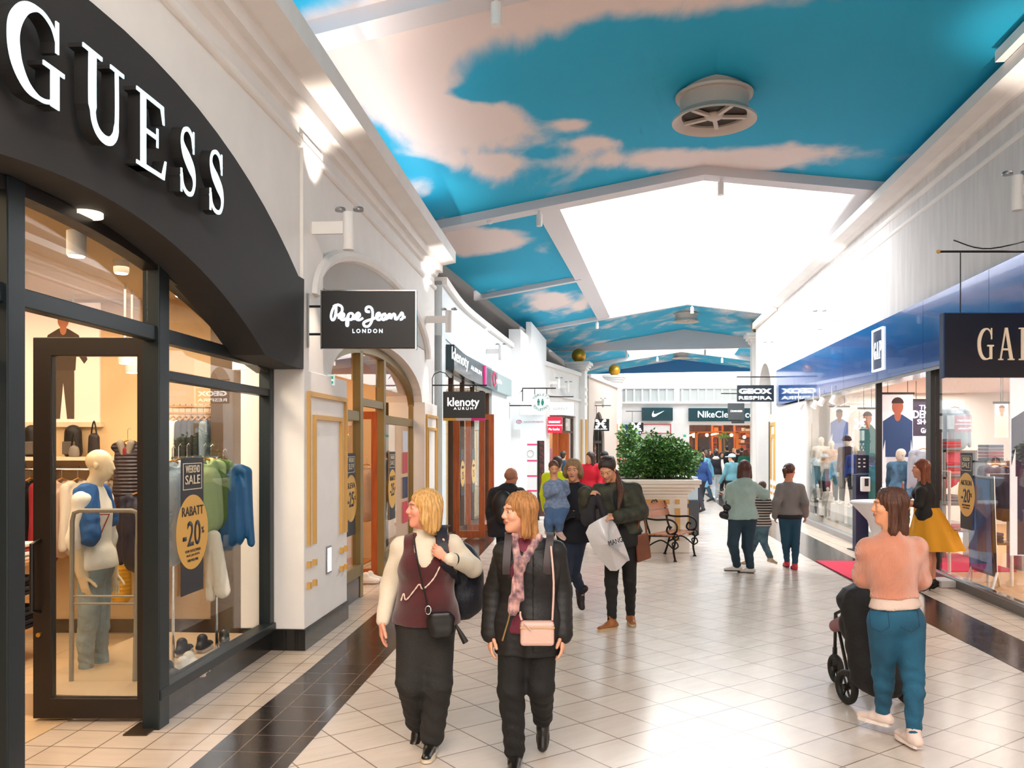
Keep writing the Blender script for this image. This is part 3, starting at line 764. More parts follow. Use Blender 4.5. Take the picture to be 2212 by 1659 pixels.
# white shop with red outline and blue shop left of it
s3 = thing('shop_sign', 'white sign box with a thin red outline under the swoosh sign', 'shop sign', (ex(1420), YE-.1, ez(938)))
MB(E1.M).box(ex(1384), ex(1449), 0, .1, ez(937), ez(916)).build('panel', WHITE, s3)
mb = MB(E1.M); rect_frame(mb, ex(1384), ex(1449), ez(937), ez(916), .05, .1, .13); mb.build('outline', mat('red_line', '#c0404a', .5), s3)
t_ = text('shop_lettering', 'JUST', mat('navy_ink', '#1b2436', .5), (ex(1412), YE-.02, ez(949)), (1, 0, 0), h=.36, w=.95, depth=.04, bold=.02)
ident(t_, 'dark capital lettering on the white wall behind the planter foliage', 'lettering')
s4 = thing('shop_sign', 'dark blue shop sign with white letters at the far left of the street end', 'shop sign', (ex(1362), YE-.1, ez(938)))
MB(E1.M).box(ex(1340), ex(1384), .0, .2, ez(939), ez(917)).build('panel', mat('navy_sign', '#0f3a66', .4), s4)
text('lettering', 'dkann', LIT, (ex(1363), YE-.22, ez(933)), (1, 0, 0), h=.22, w=1.1, parent=s4)
MB(E1.M).box(ex(1340), ex(1384), -2, -1.9, 0, 4).build('wall_back.002', mat('blue_back', '#27506a', .6), kind='structure')
MB(E1.M).box(ex(1375), ex(1384), -.2, -.05, 0, ez(938)).build('door_5', WOOD, kind='structure')
# ================================================================ right side: long shopfront
WR = WF((5.81, 9.72), (7.8, 25.2), -1)
def ry(Y): return (Y-9.72)/WR.d.y
def rx(Y): return 5.81+(Y-9.72)*.12855
GPL = mat('right_streaky_plaster', '#d9d6d6', .8, var=.06, vscale=1.6, stretch=(5, 5, .7), bump=.15, bscale=20)
MB(WR.M).box(ry(-7), ry(25.2), -.5, -.02, 4.12, 6.1).build('wall_right', GPL, kind='structure')
crn = [(-.06, 5.98), (.03, 5.98), (.1, 6.02), (.3, 6.05), (.3, 6.2), (-.06, 6.2)]
extr('trim_14', WR, crn, ry(-7), ry(25.2), WHITE)
bead('trim_15', WR, 5.8, ry(-7), ry(25.2), .06); bead('trim_16', WR, 5.52, ry(-7), ry(25.2), .05)
fb = thing('shop_fascia', 'long glossy blue fascia above the glass shopfront on the right, with a framed white logo', 'shop sign', WR.pt(ry(16), 0, 3.6))
BLU = mat('blue_gloss_panel', '#0a58a8', .14, metal=.25, coat=.6)
ys = [1, 3.5, 5.9, 8.2, 10.5, 12.8, 15.1, 17.4, 19.9, 22.4, 25.0]
for a, b in zip(ys[:-1], ys[1:]): MB(WR.M).box(ry(a)+.005, ry(b)-.005, -.3, .06, 3.08, 4.1).build('panel', BLU, fb)
NAVY = mat('navy_logo', '#0b2a55', .3)
lg = ry(15.02); MB(WR.M).box(lg-.29, lg+.29, .06, .075, 3.26, 3.96).build('logo_panel', NAVY, fb)
mb = MB(WR.M); rect_frame(mb, lg-.31, lg+.31, 3.24, 3.98, .03, .06, .09); mb.build('logo_frame', LIT, fb)
WRT = Matrix(((-WR.d.x, WR.n.x, 0, 0), (-WR.d.y, WR.n.y, 0, 0), (0, 0, 1, 0), (0, 0, 0, 1)))
def gap(M_, xc, zc, w_, h_, m, par, y0=.0, y1=.02):
    for k, ch in enumerate('GAP'):
        letter('letter', ch, M_, xc-w_/2+k*w_*.36, w_*.28, zc-h_/2, h_, y0, y1, m, par)
gap(Matrix.Translation(WR.pt(lg, 0, 0)) @ WRT, 0, 3.6, .42, .3, LIT, fb, .075, .08)
# glass line
w8 = thing('window_8', None, None, WR.pt(ry(11), 0, 0)); w8['kind'] = 'structure'
PL2 = mat('grey_plinth', '#5d5652', .35)
MB(WR.M).box(ry(-3), ry(12.6), -.12, .04, 0, .11).build('baseboard_right', PL2, kind='structure')
MB(WR.M).box(ry(15.4), ry(21.2), -.12, .04, 0, .12).build('baseboard_right.001', mat('pale_plinth', '#8e8c8c', .35), kind='structure')
for a, b in ((-3, 6), (6, 9.3), (9.3, 12.6), (15.4, 17.3), (17.3, 19.2), (19.2, 21.2)):
    MB(WR.M).box(ry(a)+.006, ry(b)-.006, -.05, -.042, .12, 3.08).build('pane', GLASS, w8)
mb = MB(WR.M)
mb.box(ry(12.6), ry(12.8), -.14, .02, 0, 3.08); mb.box(ry(15.36), ry(15.42), -.1, .0, 0, 3.08); mb.build('window_frame', mat('black_post', '#131212', .4), w8)
MB(WR.M).box(ry(9.29), ry(12.6), -.07, .0, .11, .14).box(ry(6), ry(9.28), -.07, .0, .11, .14).build('sill_rail', CHROME, w8)
MB(WR.M).box(ry(-3), ry(21.2), -.3, .04, 3.03, 3.09).build('head_rail', mat('mirror_soffit', '#9aa0a4', .15, metal=.8), w8)
# shop interior
IW = mat('shop_white', '#efe9e4', .8)
OAK = mat('oak_floor', '#b98d62', .4, var=.12, vscale=2, stretch=(1, 8, 1))
MB(WR.M).box(ry(-3), ry(21.4), -7.1, -7, 0, 3.7).build('wall_right.001', IW, kind='structure')
MB(WR.M).box(ry(-3), ry(21.4), -7, -.32, 3.2, 3.3).build('ceiling.007', mat('shop_ceiling_pink', '#d8b9ac', .8), kind='structure')
MB(WR.M).box(ry(21.2), ry(21.4), -7, -.3, 0, 3.6).box(ry(-3.2), ry(-3), -7, -.3, 0, 3.6).build('wall_right.002', IW, kind='structure')
MB(WR.M).box(ry(-3), ry(21.2), -7, -.14, .004, .03).build('floor.003', OAK, kind='structure')
# far white pilaster and pier
MB(WR.M).box(ry(21.2), ry(25.2), -.5, .0, 0, 3.05).build('wall_right.003', WHITE, kind='structure')
RP = WF((7.62, 24.6), (8.25, 28.2), -1)
pt_ = thing('pier', 'white pier with ochre trim right of the arched doorway on the right side', 'pillar', RP.pt(.9, -.1, 0))
MB(RP.M).box(0, 1.5, -.6, .02, 0, 2.86).build('shaft', WHITE, pt_)
mb = MB(RP.M); mb.plate([(.25, .9), (.33, .9), (.33, 2.5), (1.17, 2.5), (1.17, .9), (1.25, .9), (1.25, 2.6), (.25, 2.6)], (), .02, .05); mb.build('trim_frame', TRIMY, pt_)
mb = MB(RP.M); mb.plate([(.42, .9), (.5, .9), (.5, 2.15), (1.0, 2.15), (1.0, .9), (1.08, .9), (1.08, 2.25), (.42, 2.25)], (), .02, .05); mb.build('trim_frame', TRIMY, pt_)
for x in (.29, .5, 1.0, 1.21):
    for z in (.7, .5): MB(RP.M).box(x-.04, x+.04, .02, .05, z-.04, z+.04).build('trim_block', TRIMY, pt_)
WQ = WF((7.8, 25.2), (8.97, 34), -1)
ar = [(2.3+1.35*math.cos(math.radians(a)), 3.2+1.35*math.sin(math.radians(a))) for a in range(0, 181, 10)]
MB(WQ.M).plate([(0, 0), (.95, 0)]+ar[::-1]+[(3.65, 0), (4.15, 0), (4.15, 6.1), (0, 6.1)], (), -.5, 0).build('wall_right.004', WHITE, kind='structure')
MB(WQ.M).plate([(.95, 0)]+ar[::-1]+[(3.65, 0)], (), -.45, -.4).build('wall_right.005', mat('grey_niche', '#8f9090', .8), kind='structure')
mb = MB(WQ.M).box(1.2, 3.4, -.38, -.3, 0, 2.7); d5 = thing('door_6', None, None, WQ.pt(3, -.3, 0)); d5['kind'] = 'structure'
mb.build('door_leaf', FRAME, d5)
MB(WQ.M).box(0, 4.15, -.02, .12, 5.9, 6.1).build('trim_17', WHITE, kind='structure')
# far right block towards the end wall
MB().hexa([(9.6, 32, 0), (16.2, 52, 0), (17, 52, 0), (10.6, 32, 0)], [(9.6, 32, 6), (16.2, 52, 6), (17, 52, 6), (10.6, 32, 6)]).build('wall_right.006', WHITE, kind='structure')

# ================================================================ roof
def rbeam(name, t0, t1, s0, s1, h, m, dz=0, flat=False):
    mb = MB()
    for a, b in ((s0, min(s1, SP)), (max(s0, SP), s1)):
        if b <= a: continue
        bot = [roofp(t0, a, -h+dz), roofp(t1, a, -h+dz), roofp(t1, b, -h+dz), roofp(t0, b, -h+dz)]
        top = [roofp(t0, a, .12+dz), roofp(t1, a, .12+dz), roofp(t1, b, .12+dz), roofp(t0, b, .12+dz)]
        if flat:
            for q_ in bot: q_.z = ZE-h
        mb.hexa(bot, top)
    return mb.build(name, m, kind='structure')
BEAM = mat('beam_white', '#d9d6da', .6)
S2 = 2*SP
rbeam('beam_1' if 0 else 'trim_20', -7.35, -7.0, -.2, S2+.2, .16, BEAM)
rbeam('trim_21', -.05, .3, -.2, S2+.2, .16, BEAM)
rbeam('trim_22', 7.1, 7.3, -.2, 2.7, .12, BEAM); rbeam('trim_23', 7.1, 7.3, 8.5, S2+.2, .12, BEAM)
rbeam('trim_24', 14.3, 14.5, -.2, S2+.2, .13, BEAM)
rbeam('trim_25', 21.7, 21.8, -.2, S2+.2, .0, BEAM, flat=True)
rbeam('trim_26', 28.8, 29, -.2, S2+.2, .2, BEAM)
rbeam('trim_27', .3, 14.3, 2.55, 2.98, .1, BEAM); rbeam('trim_28', .3, 14.3, 8.2, 8.65, .1, BEAM)
# canvas with a printed sky
m = mat('printed_sky_canvas', '#0a93c0', .75); nt = m.node_tree; N = nt.nodes; L = nt.links
at_ = N.new('ShaderNodeAttribute'); at_.attribute_name = 'cloud'
tc = N.new('ShaderNodeTexCoord'); mp = N.new('ShaderNodeMapping'); mp.inputs['Scale'].default_value = (.9, .45, .9); mp.inputs['Rotation'].default_value = (0, 0, .5)
n1 = N.new('ShaderNodeTexNoise'); n1.inputs['Scale'].default_value = 1.1; n1.inputs['Detail'].default_value = 7; n1.inputs['Roughness'].default_value = .52; n1.inputs['Distortion'].default_value = .35
L.new(tc.outputs['Object'], mp.inputs[0]); L.new(mp.outputs[0], n1.inputs[0])
ad = N.new('ShaderNodeMath'); ad.operation = 'MULTIPLY_ADD'; ad.inputs[1].default_value = 1.5; L.new(n1.outputs[0], ad.inputs[0]); L.new(at_.outputs['Fac'], ad.inputs[2])
mr = N.new('ShaderNodeMapRange'); mr.interpolation_type = 'SMOOTHSTEP'; mr.inputs[1].default_value = .9; mr.inputs[2].default_value = 1.35; L.new(ad.outputs[0], mr.inputs[0])
n2 = N.new('ShaderNodeTexNoise'); n2.inputs['Scale'].default_value = .25; L.new(tc.outputs['Object'], n2.inputs[0])
bl = N.new('ShaderNodeMix'); bl.data_type = 'RGBA'; bl.inputs[6].default_value = (*lin('#06a3c6'), 1); bl.inputs[7].default_value = (*lin('#0cb2e4'), 1); L.new(n2.outputs[0], bl.inputs[0])
mx = N.new('ShaderNodeMix'); mx.data_type = 'RGBA'; mx.inputs[7].default_value = (*lin('#eedfdb'), 1)
L.new(bl.outputs[2], mx.inputs[6]); L.new(mr.outputs[0], mx.inputs[0]); L.new(mx.outputs[2], N['Principled BSDF'].inputs['Base Color'])
CANVAS = m
BL = [(760, 110, 190, 120, 1), (1010, 50, 260, 80, 1), (1450, -5, 350, 45, .8), (900, 180, 130, 70, .8), (1060, 262, 150, 48, 1.1), (1230, 268, 45, 16, .9), (900, 250, 90, 60, .8), (1000, 345, 150, 40, .8),
      (1290, 308, 60, 14, .8), (1410, 232, 38, 11, .7), (1500, 345, 330, 30, 1), (1720, 318, 130, 34, .7), (900, 420, 60, 30, .5), (1050, 520, 105, 32, 1.2), (960, 510, 60, 30, .7), (1140, 620, 60, 18, .5), (1210, 655, 80, 22, 1),
      (1300, 160, 230, 90, -.9), (1020, 203, 75, 16, -.8), (1900, 170, 330, 130, -.9), (900, 360, 60, 18, -.9), (1010, 440, 130, 20, -.8), (1080, 585, 110, 30, -.9), (1150, 480, 70, 14, -.9), (1600, 250, 200, 60, -.5), (1130, 330, 110, 14, -.5)]
def canvas(name, t0, t1, s0, s1):
    nt_ = max(2, int((t1-t0)/.16)); ns = max(2, int((s1-s0)/.16)); vs = []; fs = []; at = []
    ss = sorted(set([s0+(s1-s0)*j/ns for j in range(ns+1)]+([SP] if s0 < SP < s1 else []))); ns = len(ss)
    for i in range(nt_+1):
        for s in ss:
            p = roofp(t0+(t1-t0)*i/nt_, s); vs.append(p)
            u = CX+F*p.x/max(p.y, 1); v = HZ-F*(p.z-H)/max(p.y, 1); a = .02
            if t1 < 15:
                for (bu, bv, ru, rv, k) in BL:
                    e = ((u-bu)/ru)**2+((v-bv)/rv)**2
                    if e < 9: a += k*.75*math.exp(-e)
            else: a = .2
            at.append(a)
    for i in range(nt_):
        for j in range(ns-1): fs.append((i*ns+j, i*ns+j+1, (i+1)*ns+j+1, (i+1)*ns+j))
    me = bpy.data.meshes.new(name); me.from_pydata([tuple(p) for p in vs], [], fs)
    al = me.attributes.new('cloud', 'FLOAT', 'POINT'); al.data.foreach_set('value', at)
    o = link(name, me, CANVAS); o['kind'] = 'structure'; return o
canvas('ceiling', -7, -.05, 0, S2); canvas('ceiling.008', -12.5, -7.3, 0, S2)
canvas('ceiling.009', .3, 7.1, 0, 2.6); canvas('ceiling.010', 7.3, 14.3, 0, 2.6)
canvas('ceiling.011', .3, 14.3, 8.6, S2); canvas('ceiling.012', 14.5, 21.7, 0, S2)
canvas('ceiling.013', 21.9, 28.8, 0, 3); canvas('ceiling.014', 21.9, 28.8, 8.2, S2); canvas('ceiling.015', 29, 34.9, 0, S2)  # middle bay and far end left open for the added fill above
BG = mat('blue_gable', '#3f7db4', .7)
rbeam('trim_31', 34.9, 35.0, -.2, S2+.2, -.12, BG, flat=True)
# blue gable at the end
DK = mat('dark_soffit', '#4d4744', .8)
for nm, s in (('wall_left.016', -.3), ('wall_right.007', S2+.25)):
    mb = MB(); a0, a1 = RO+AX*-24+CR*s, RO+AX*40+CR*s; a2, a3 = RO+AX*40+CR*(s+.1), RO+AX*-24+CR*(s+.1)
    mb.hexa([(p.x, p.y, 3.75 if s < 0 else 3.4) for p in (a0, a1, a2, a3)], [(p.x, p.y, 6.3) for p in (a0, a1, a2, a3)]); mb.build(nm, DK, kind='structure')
# curb of the skylight above the canvas and glazing bars
mb = MB()
for s in (2.86, 8.2):
    a, b = RO+AX*.3+CR*s, RO+AX*14.3+CR*s; n_ = CR*.1
    mb.hexa([(p.x, p.y, 6.35) for p in (a, b, b+n_, a+n_)], [(p.x, p.y, 7.3) for p in (a, b, b+n_, a+n_)])
mb.build('trim_29', mat('curb_white', '#f4f4f4', .7), kind='structure')
# ventilators on the ridge
def ventilator(t, r, label, drop=.0):
    c = roofp(t, SP); z = c.z
    o = thing('roof_ventilator', label, 'ventilator', (c.x, c.y, z-.42*r/.5), 'round ventilators on the roof ridge')
    k = r/.5; L_ = z-.42*k
    VW = mat('vent_white', '#cbbfb5', .5)
    MB().lathe([(.40*k, L_+.08), (.42*k, L_+.08), (.42*k, L_+.42*k+.05), (.40*k, L_+.42*k+.05)], (c.x, c.y, 0), 40, caps=False).build('drum', VW, o, smooth='auto')
    MB().lathe([(.39*k, L_+.3*k), (.47*k, L_+.3*k), (.48*k, L_+.33*k), (.42*k, L_+.35*k)], (c.x, c.y, 0), 40, caps=False).build('collar', VW, o, smooth='auto')
    prof = [(.40*k, L_+.1), (.45*k, L_+.03), (.52*k, L_), (.52*k, L_+.03), (.47*k, L_+.06), (.43*k, L_+.12)]
    vs = []; mb = MB(); n = 40
    for (q_, z_) in prof:
        for j in range(n): vs.append((c.x+q_*math.cos(2*PI*j/n), c.y+q_*math.sin(2*PI*j/n), z_))
    fs = [(i*n+j, i*n+(j+1) % n, ((i+1) % 6)*n+(j+1) % n, ((i+1) % 6)*n+j) for i in range(6) for j in range(n)]
    mb.add(vs, fs).build('rim', VW, o, smooth='auto')
    MB().lathe([(0.001, L_+.1), (.38*k, L_+.1), (.38*k, L_+.12), (0.001, L_+.12)], (c.x, c.y, 0), 32).build('grille', mat('vent_dark', '#33281f', .7), o)
    mb = MB().ball((c.x, c.y, L_+.09), .12*k, 20, 10, (1, 1, .5)); mb.build('hub', VW, o, smooth=True)
    for j in range(5):
        a = 2*PI*j/5; mb = MB(Matrix.Translation((c.x, c.y, L_+.08)) @ Matrix.Rotation(a, 4, 'Z')).box(.1*k, .4*k, -.03, .03, -.03, .01); mb.build('spoke', VW, o)
    return o
ventilator(-3.35, .55, 'large round white ventilator hanging from the ridge of the sky-printed ceiling, nearest')
ventilator(16.8, .46, 'round ventilator on the ridge beyond the bright skylight')
ventilator(24.9, .42, 'round ventilator low over the far street, seen as a flat rim')
ventilator(30.4, .46, 'farthest round ventilator, in front of the blue gable')
# small downlights under the beams
def downlight(p, label, r=.05, h=.22, lit=True):
    o = thing('ceiling_downlight', label, 'lamp', p, 'small cylinder lamps under the roof beams')
    MB().lathe([(r*.8, p.z), (r, p.z), (r, p.z+h), (.02, p.z+h+.01), (.02, p.z+h+.05)], (p.x, p.y, 0), 16).build('lamp_body', WHITE, o, smooth='auto')
    MB().lathe([(.001, p.z+.004), (r*.78, p.z+.004), (r*.78, p.z+.012), (.001, p.z+.012)], (p.x, p.y, 0), 16).build('bulb', mat('bulb_glow', '#fff4e6', .5, emit=5), o)
    return o
for u, v, t, lb in ((1072, 22, -7.2, 'cylinder lamp under the nearest roof beam, at the top of the view'), (1165, 458, .12, 'cylinder lamp under the beam at the left corner of the skylight'),
                (1557, 398, .12, 'cylinder lamp under the beam at the ridge before the skylight'), (1290, 694, 14.4, 'cylinder lamp at the left of the beam beyond the skylight'), (1495, 664, 14.4, 'cylinder lamp at the ridge of the beam beyond the skylight'),
                (1353, 758, 21.75, 'cylinder lamp on the flat grey gable beam, left'), (1523, 753, 21.75, 'cylinder lamp on the flat grey gable beam, right'),
                (1420, 767, 28.9, 'cylinder lamp on the farthest beam, left'), (1560, 767, 28.9, 'cylinder lamp on the farthest beam, right')):
    # depth where this lamp's ray meets the beam line
    a = RO+AX*t; r = Vector(((u-CX)/F, 1)); den = r.x*(-CR.y)+CR.x*1
    k = (a.x*(-CR.y)+a.y*CR.x)/den; s = (Vector((r.x*k, k))-a.xy).dot(CR.xy)
    h_ = {(-7.2): .18, .12: .18, 14.4: .15, 21.75: .02, 28.9: .22}[t]
    rp = roofp(t, s); z = (ZE-.01 if t == 21.75 else rp.z-h_)-.26
    downlight(Vector((rp.x, rp.y, z)), lb, .055, .22)
sd = thing('smoke_detector', 'small white smoke detector under the nearest roof beam', 'smoke detector', roofp(-7.2, 4.05, -.24))
p = roofp(-7.2, 4.05, -.24); MB().lathe([(.02, p.z), (.035, p.z+.02), (.05, p.z+.03), (.05, p.z+.07), (.03, p.z+.08)], (p.x, p.y, 0), 18).build('cover', WHITE, sd, smooth='auto')
for u, k in ((1140, 1), (1720, 2)):
    s = .9*(u-930)/110 if k == 1 else 9.3
    p = roofp(.12, s, -.22); o = MB().lathe([(.02, p.z), (.05, p.z+.02), (.05, p.z+.06)], (p.x, p.y, 0), 12).build('smoke_detector', WHITE)
    ident(o, 'tiny smoke detector under the skylight beam, %s side' % ('left' if k == 1 else 'right'), 'smoke detector')

# ================================================================ wall lamps on brackets
def wall_lamp(wf, Y, z, label, big=1.0, out=.32, up=60, dn=50, sgn=1):
    s = (Y-wf.p.y)/wf.d.y; o = thing('wall_lamp', label, 'lamp', wf.pt(s, 0, z), 'cylinder wall lamps on brackets')
    MB(wf.M).box(s-.02, s+.02, -.04, out-.03, z+.16, z+.28).build('bracket', WHITE, o)
    c = wf.pt(s, out+.02, z)
    MB().lathe([(.045, z), (.055, z), (.055, z+.36), (.05, z+.37)], (c.x, c.y, 0), 18).build('lamp_body', WHITE, o, smooth='auto')
    MB().lathe([(.001, z+.004), (.043, z+.004), (.043, z+.01), (.001, z+.01)], (c.x, c.y, 0), 16).build('bulb', MC['bulb_glow'], o)
    for dx, dy in ((-.08, .0), (.10, .03)):
        p = wf.pt(s, out+.02+dx, z+.38)
        MB().lathe([(.001, p.z), (.05, p.z), (.055, p.z+.015), (.045, p.z+.035), (.001, p.z+.035)], (p.x, p.y, 0), 14).build('spot_head', STEEL, o, smooth='auto')
    if up:
        spot('lamp_uplight', wf.pt(s, out-.05, z+.45), wf.pt(s, -.0, z+1.9), up, 1.5, (1, .86, .74), .8)
        spot('lamp_downlight', wf.pt(s, out+.02, z-.02), wf.pt(s, .0, z-2.4), dn, 1.0, (1, .82, .66), .7)
    return o
wall_lamp(WL, 8.4, 3.85, 'white cylinder wall lamp above the black hanging sign on the left')
wall_lamp(WL, 14.75, 3.88, 'white cylinder wall lamp above the jeweller signs, right of the second arch')
wall_lamp(WL, 2.6, 3.9, 'white cylinder wall lamp beside the camera, out of frame')
wall_lamp(K2, 21.8, 3.95 if 0 else 4.1, 'white cylinder wall lamp at the end of the jeweller wall', up=20, dn=0)
wall_lamp(G1, 31.6, 4.0, 'white wall lamp over the toilets sign', up=0)
wall_lamp(G1, 32.9, 3.95, 'white wall lamp over the pale hanging sign', up=0)
wall_lamp(U1, 38.2, 3.6, 'white wall lamp on the nearer golden-ball column wall', up=0)
wall_lamp(WR, 9.0, 4.42, 'white cylinder wall lamp at the right edge of the view', out=.36)
wall_lamp(WR, 18.2, 4.4, 'white cylinder wall lamp above the blue fascia on the right')
wall_lamp(WR, 24.6, 4.5, 'white wall lamp near the hanging sign at the end of the right wall', up=20, dn=0)

# ================================================================ hanging signs
def flat(Y, n=-1): return Matrix(((1, 0, 0, 0), (0, -1, 0, Y), (0, 0, 1, 0), (0, 0, 0, 1)))
def hsign(name, label, u0, u1, v0, v1, Y, m, side=None, bar=None, chains=(), th=.07, wallx=None):
    a, b = P(u0, v1, Y), P(u1, v0, Y)
    o = thing(name, label, 'hanging sign', ((a.x+b.x)/2, Y, a.z))
    M_ = flat(Y)
    MB(M_).box(a.x, b.x, -th, 0, a.z, b.z).build('panel', m, o, bev=.004)
    if side: mb = MB(M_); mb.box(a.x-.012, a.x, -th-.01, .006, a.z-.01, b.z+.01).box(b.x, b.x+.012, -th-.01, .006, a.z-.01, b.z+.01).box(a.x, b.x, -th-.01, .004, b.z, b.z+.012); mb.build('edge', side, o)
    if bar:
        (ua, ub, vb) = bar; p, q_ = P(ua, vb, Y), P(ub, vb, Y); q_.z = p.z
        MB().tube([p+Vector((0, .03, 0)), q_+Vector((0, .03, 0))], .012 if Y < 20 else .018, 8).build('bar', FRAME, o)
        for uc in chains:
            r_ = P(uc, vb, Y); MB().tube([(r_.x, Y+.03, p.z), (r_.x, Y+.03, b.z)], .006 if Y < 20 else .012, 5).build('chain', FRAME, o)
    return o, M_, a, b
SB = mat('sign_black', '#121010', .35)
o, M_, a, b = hsign('hanging_sign', 'black rectangular hanging sign with white script lettering, second arch on the left', 695, 897, 629, 752, 8.24, SB, CHROME)
tr = [[(187, 408), (160, 450), (145, 505), (152, 540), (168, 542), (182, 515), (190, 460), (190, 415)], [(165, 425), (205, 408), (240, 425), (245, 460), (225, 490), (196, 502)],
      [(208, 522), (240, 522), (262, 502), (250, 484), (230, 500), (232, 532), (255, 545), (280, 528)], [(302, 490), (298, 540), (296, 592), (284, 590), (286, 540), (304, 492), (332, 484), (345, 508), (330, 540), (306, 538)],
      [(345, 535), (385, 522), (403, 500), (390, 480), (370, 500), (372, 535), (400, 545), (432, 525)], [(492, 470), (462, 468), (460, 438), (485, 425), (512, 445), (518, 500), (508, 560), (480, 600), (445, 598), (438, 570), (470, 550), (520, 535), (556, 518)],
      [(556, 520), (580, 503), (578, 482), (558, 490), (552, 525), (575, 545), (602, 525)], [(636, 488), (606, 500), (602, 535), (625, 540), (640, 500), (644, 538), (660, 500)], [(655, 535), (662, 495), (680, 498), (682, 535)], [(682, 535), (700, 492), (718, 498), (722, 538), (745, 530)],
      [(735, 535), (760, 505), (778, 478), (790, 500), (782, 535), (762, 540)], [(782, 518), (812, 520)]]
mb = MB()
for st in tr:
    pts = smoothpts([P(680+x/4.146, 560+y/4.146, 8.22) for x, y in st], 3)
    mb.tube([Vector(p) for p in pts], .0125, 6)
mb.build('script_lettering', mat('cool_lit', '#eaf4ff', .5, emit=1.4), o, smooth=True)
text('lettering', 'L O N D O N', MC['cool_lit'], P(794, 715, 8.23), (1, 0, 0), h=.04, w=.29, parent=o, bold=.02)
for v in (662, 722): MB().tube([P(665, v, 8.27), P(696, v, 8.27)], .012, 8).build('bracket_arm', FRAME, o)
MB().hexa([P(664, 750, 8.22), P(668, 750, 8.22), P(668, 750, 8.32), P(664, 750, 8.32)], [P(664, 633, 8.22), P(668, 633, 8.22), P(668, 633, 8.32), P(664, 633, 8.32)]).build('bracket_plate', STEEL, o)
tp = facade_text(WL, 'P', MC['cool_lit'], sy(11.6), 3.72, .02, .42, .3, name='wall_letter', depth=.04); ident(tp, 'lit letter on the wall, its top peeping over the black script sign', 'lettering')

o, M_, a, b = hsign('hanging_sign', 'dark navy hanging sign with tall cream serif letters at the right edge', 2040, 2285, 678, 815, 9.0, mat('sign_navy', '#0b0f20', .5), mat('sign_edge_blue', '#1e3b68', .3), (2028, 2290, 542), (2078, 2240))
gap(M_, P(2173, 740, 9).x, P(2172, 743, 9).z, .6, .34, mat('cream_letter', '#d9c3a8', .4, emit=.25), o, 0, .012)
MB().tube(smoothpts([P(2060, 519, 9), P(2140, 537, 9), P(2290, 500, 9)], 6), .007, 5).build('brace', FRAME, o)
MB().ball(P(2030, 542, 9)+Vector((0, .03, 0)), .022, 10, 8).build('finial', TRIMY, o)

o, M_, a, b = hsign('hanging_sign', 'black hanging sign with white jeweller lettering over a gold, grey and pink strip', 957, 1048, 846, 903, 15.1, SB, None, (934, 1052, 832), (980, 1028))
text('lettering', 'klenoty', LIT, P(1001, 871, 15.08), (1, 0, 0), h=.2, w=.56, parent=o, bold=.01)
text('lettering', 'A U R U M', LIT, P(1001, 882.5, 15.08), (1, 0, 0), h=.045, w=.34, parent=o)
for (x0, x1, c) in ((957, 985, '#c9952c'), (985, 1018, '#b9b9bd'), (1018, 1048, '#e0208c')):
    MB(M_).box(P(x0, 0, 15.1).x, P(x1, 0, 15.1).x, -.07, .002, P(0, 908.5, 15.1).z, P(0, 903, 15.1).z).build('stripe', mat('s'+c[1:], c, .5), o)
MB().tube([P(934, 873, 15.13), P(934, 817, 15.13), P(938, 808, 15.13), P(950, 803, 15.13), P(962, 806, 15.13), P(972, 818, 15.13)], .008, 5).build('bracket', FRAME, o)

o, M_, a, b = hsign('hanging_sign', 'round white toilets sign with two green figures', 1160, 1176, 862, 870, 25.4, WHITE, None, (1128, 1201, 838.5), (1155, 1181))
c = P(1168, 868.5, 25.4)
MB(M_).plate([(c.x+.285*math.cos(t_), c.z+.285*math.sin(t_)) for t_ in np.linspace(0, 2*PI, 36, endpoint=False)], (), -.05, .01).build('disc', mat('sign_white', '#eef3f3', .4), o)
GRN = mat('sign_green', '#0f7a66', .5)
mb = MB(M_)
for x in (-.075, .045):
    cx = c.x+x+.01; mb.plate(arc(cx, c.z+.075, .022, .022, 0, 330, 10), (), .01, .02)
    if x < 0: mb.box(cx-.035, cx+.035, .01, .02, c.z-.02, c.z+.048).box(cx-.026, cx-.004, .01, .02, c.z-.1, c.z-.02).box(cx+.004, cx+.026, .01, .02, c.z-.1, c.z-.02)
    else: mb.plate([(cx-.03, c.z+.048), (cx+.03, c.z+.048), (cx+.045, c.z-.05), (cx-.045, c.z-.05)], (), .01, .02).box(cx-.022, cx+.022, .01, .02, c.z-.1, c.z-.05)
mb.build('figures', GRN, o)
for k, ch in enumerate('TOALETY'):
    t_ = math.radians(150-k*20); q_ = Vector((c.x+.225*math.cos(t_), 25.385, c.z+.225*math.sin(t_)))
    text('letter', ch, GRN, q_, (math.sin(t_), 0, -math.cos(t_)), (math.cos(t_), 0, math.sin(t_)), h=.07, parent=o)
for k, ch in enumerate('TOILETTES'):
    t_ = math.radians(210+k*15); q_ = Vector((c.x+.225*math.cos(t_), 25.385, c.z+.225*math.sin(t_)))
    text('letter', ch, GRN, q_, (-math.sin(t_), 0, math.cos(t_)), (-math.cos(t_), 0, -math.sin(t_)), h=.07, parent=o)
MB().tube([P(1129, 867, 25.43), P(1129, 838, 25.43)], .015, 5).tube([P(1129, 842, 25.43), (P(1129, 842, 25.43).x-.03, 26.3, P(1129, 842, 25.43).z)], .02, 5).build('bracket', FRAME, o)

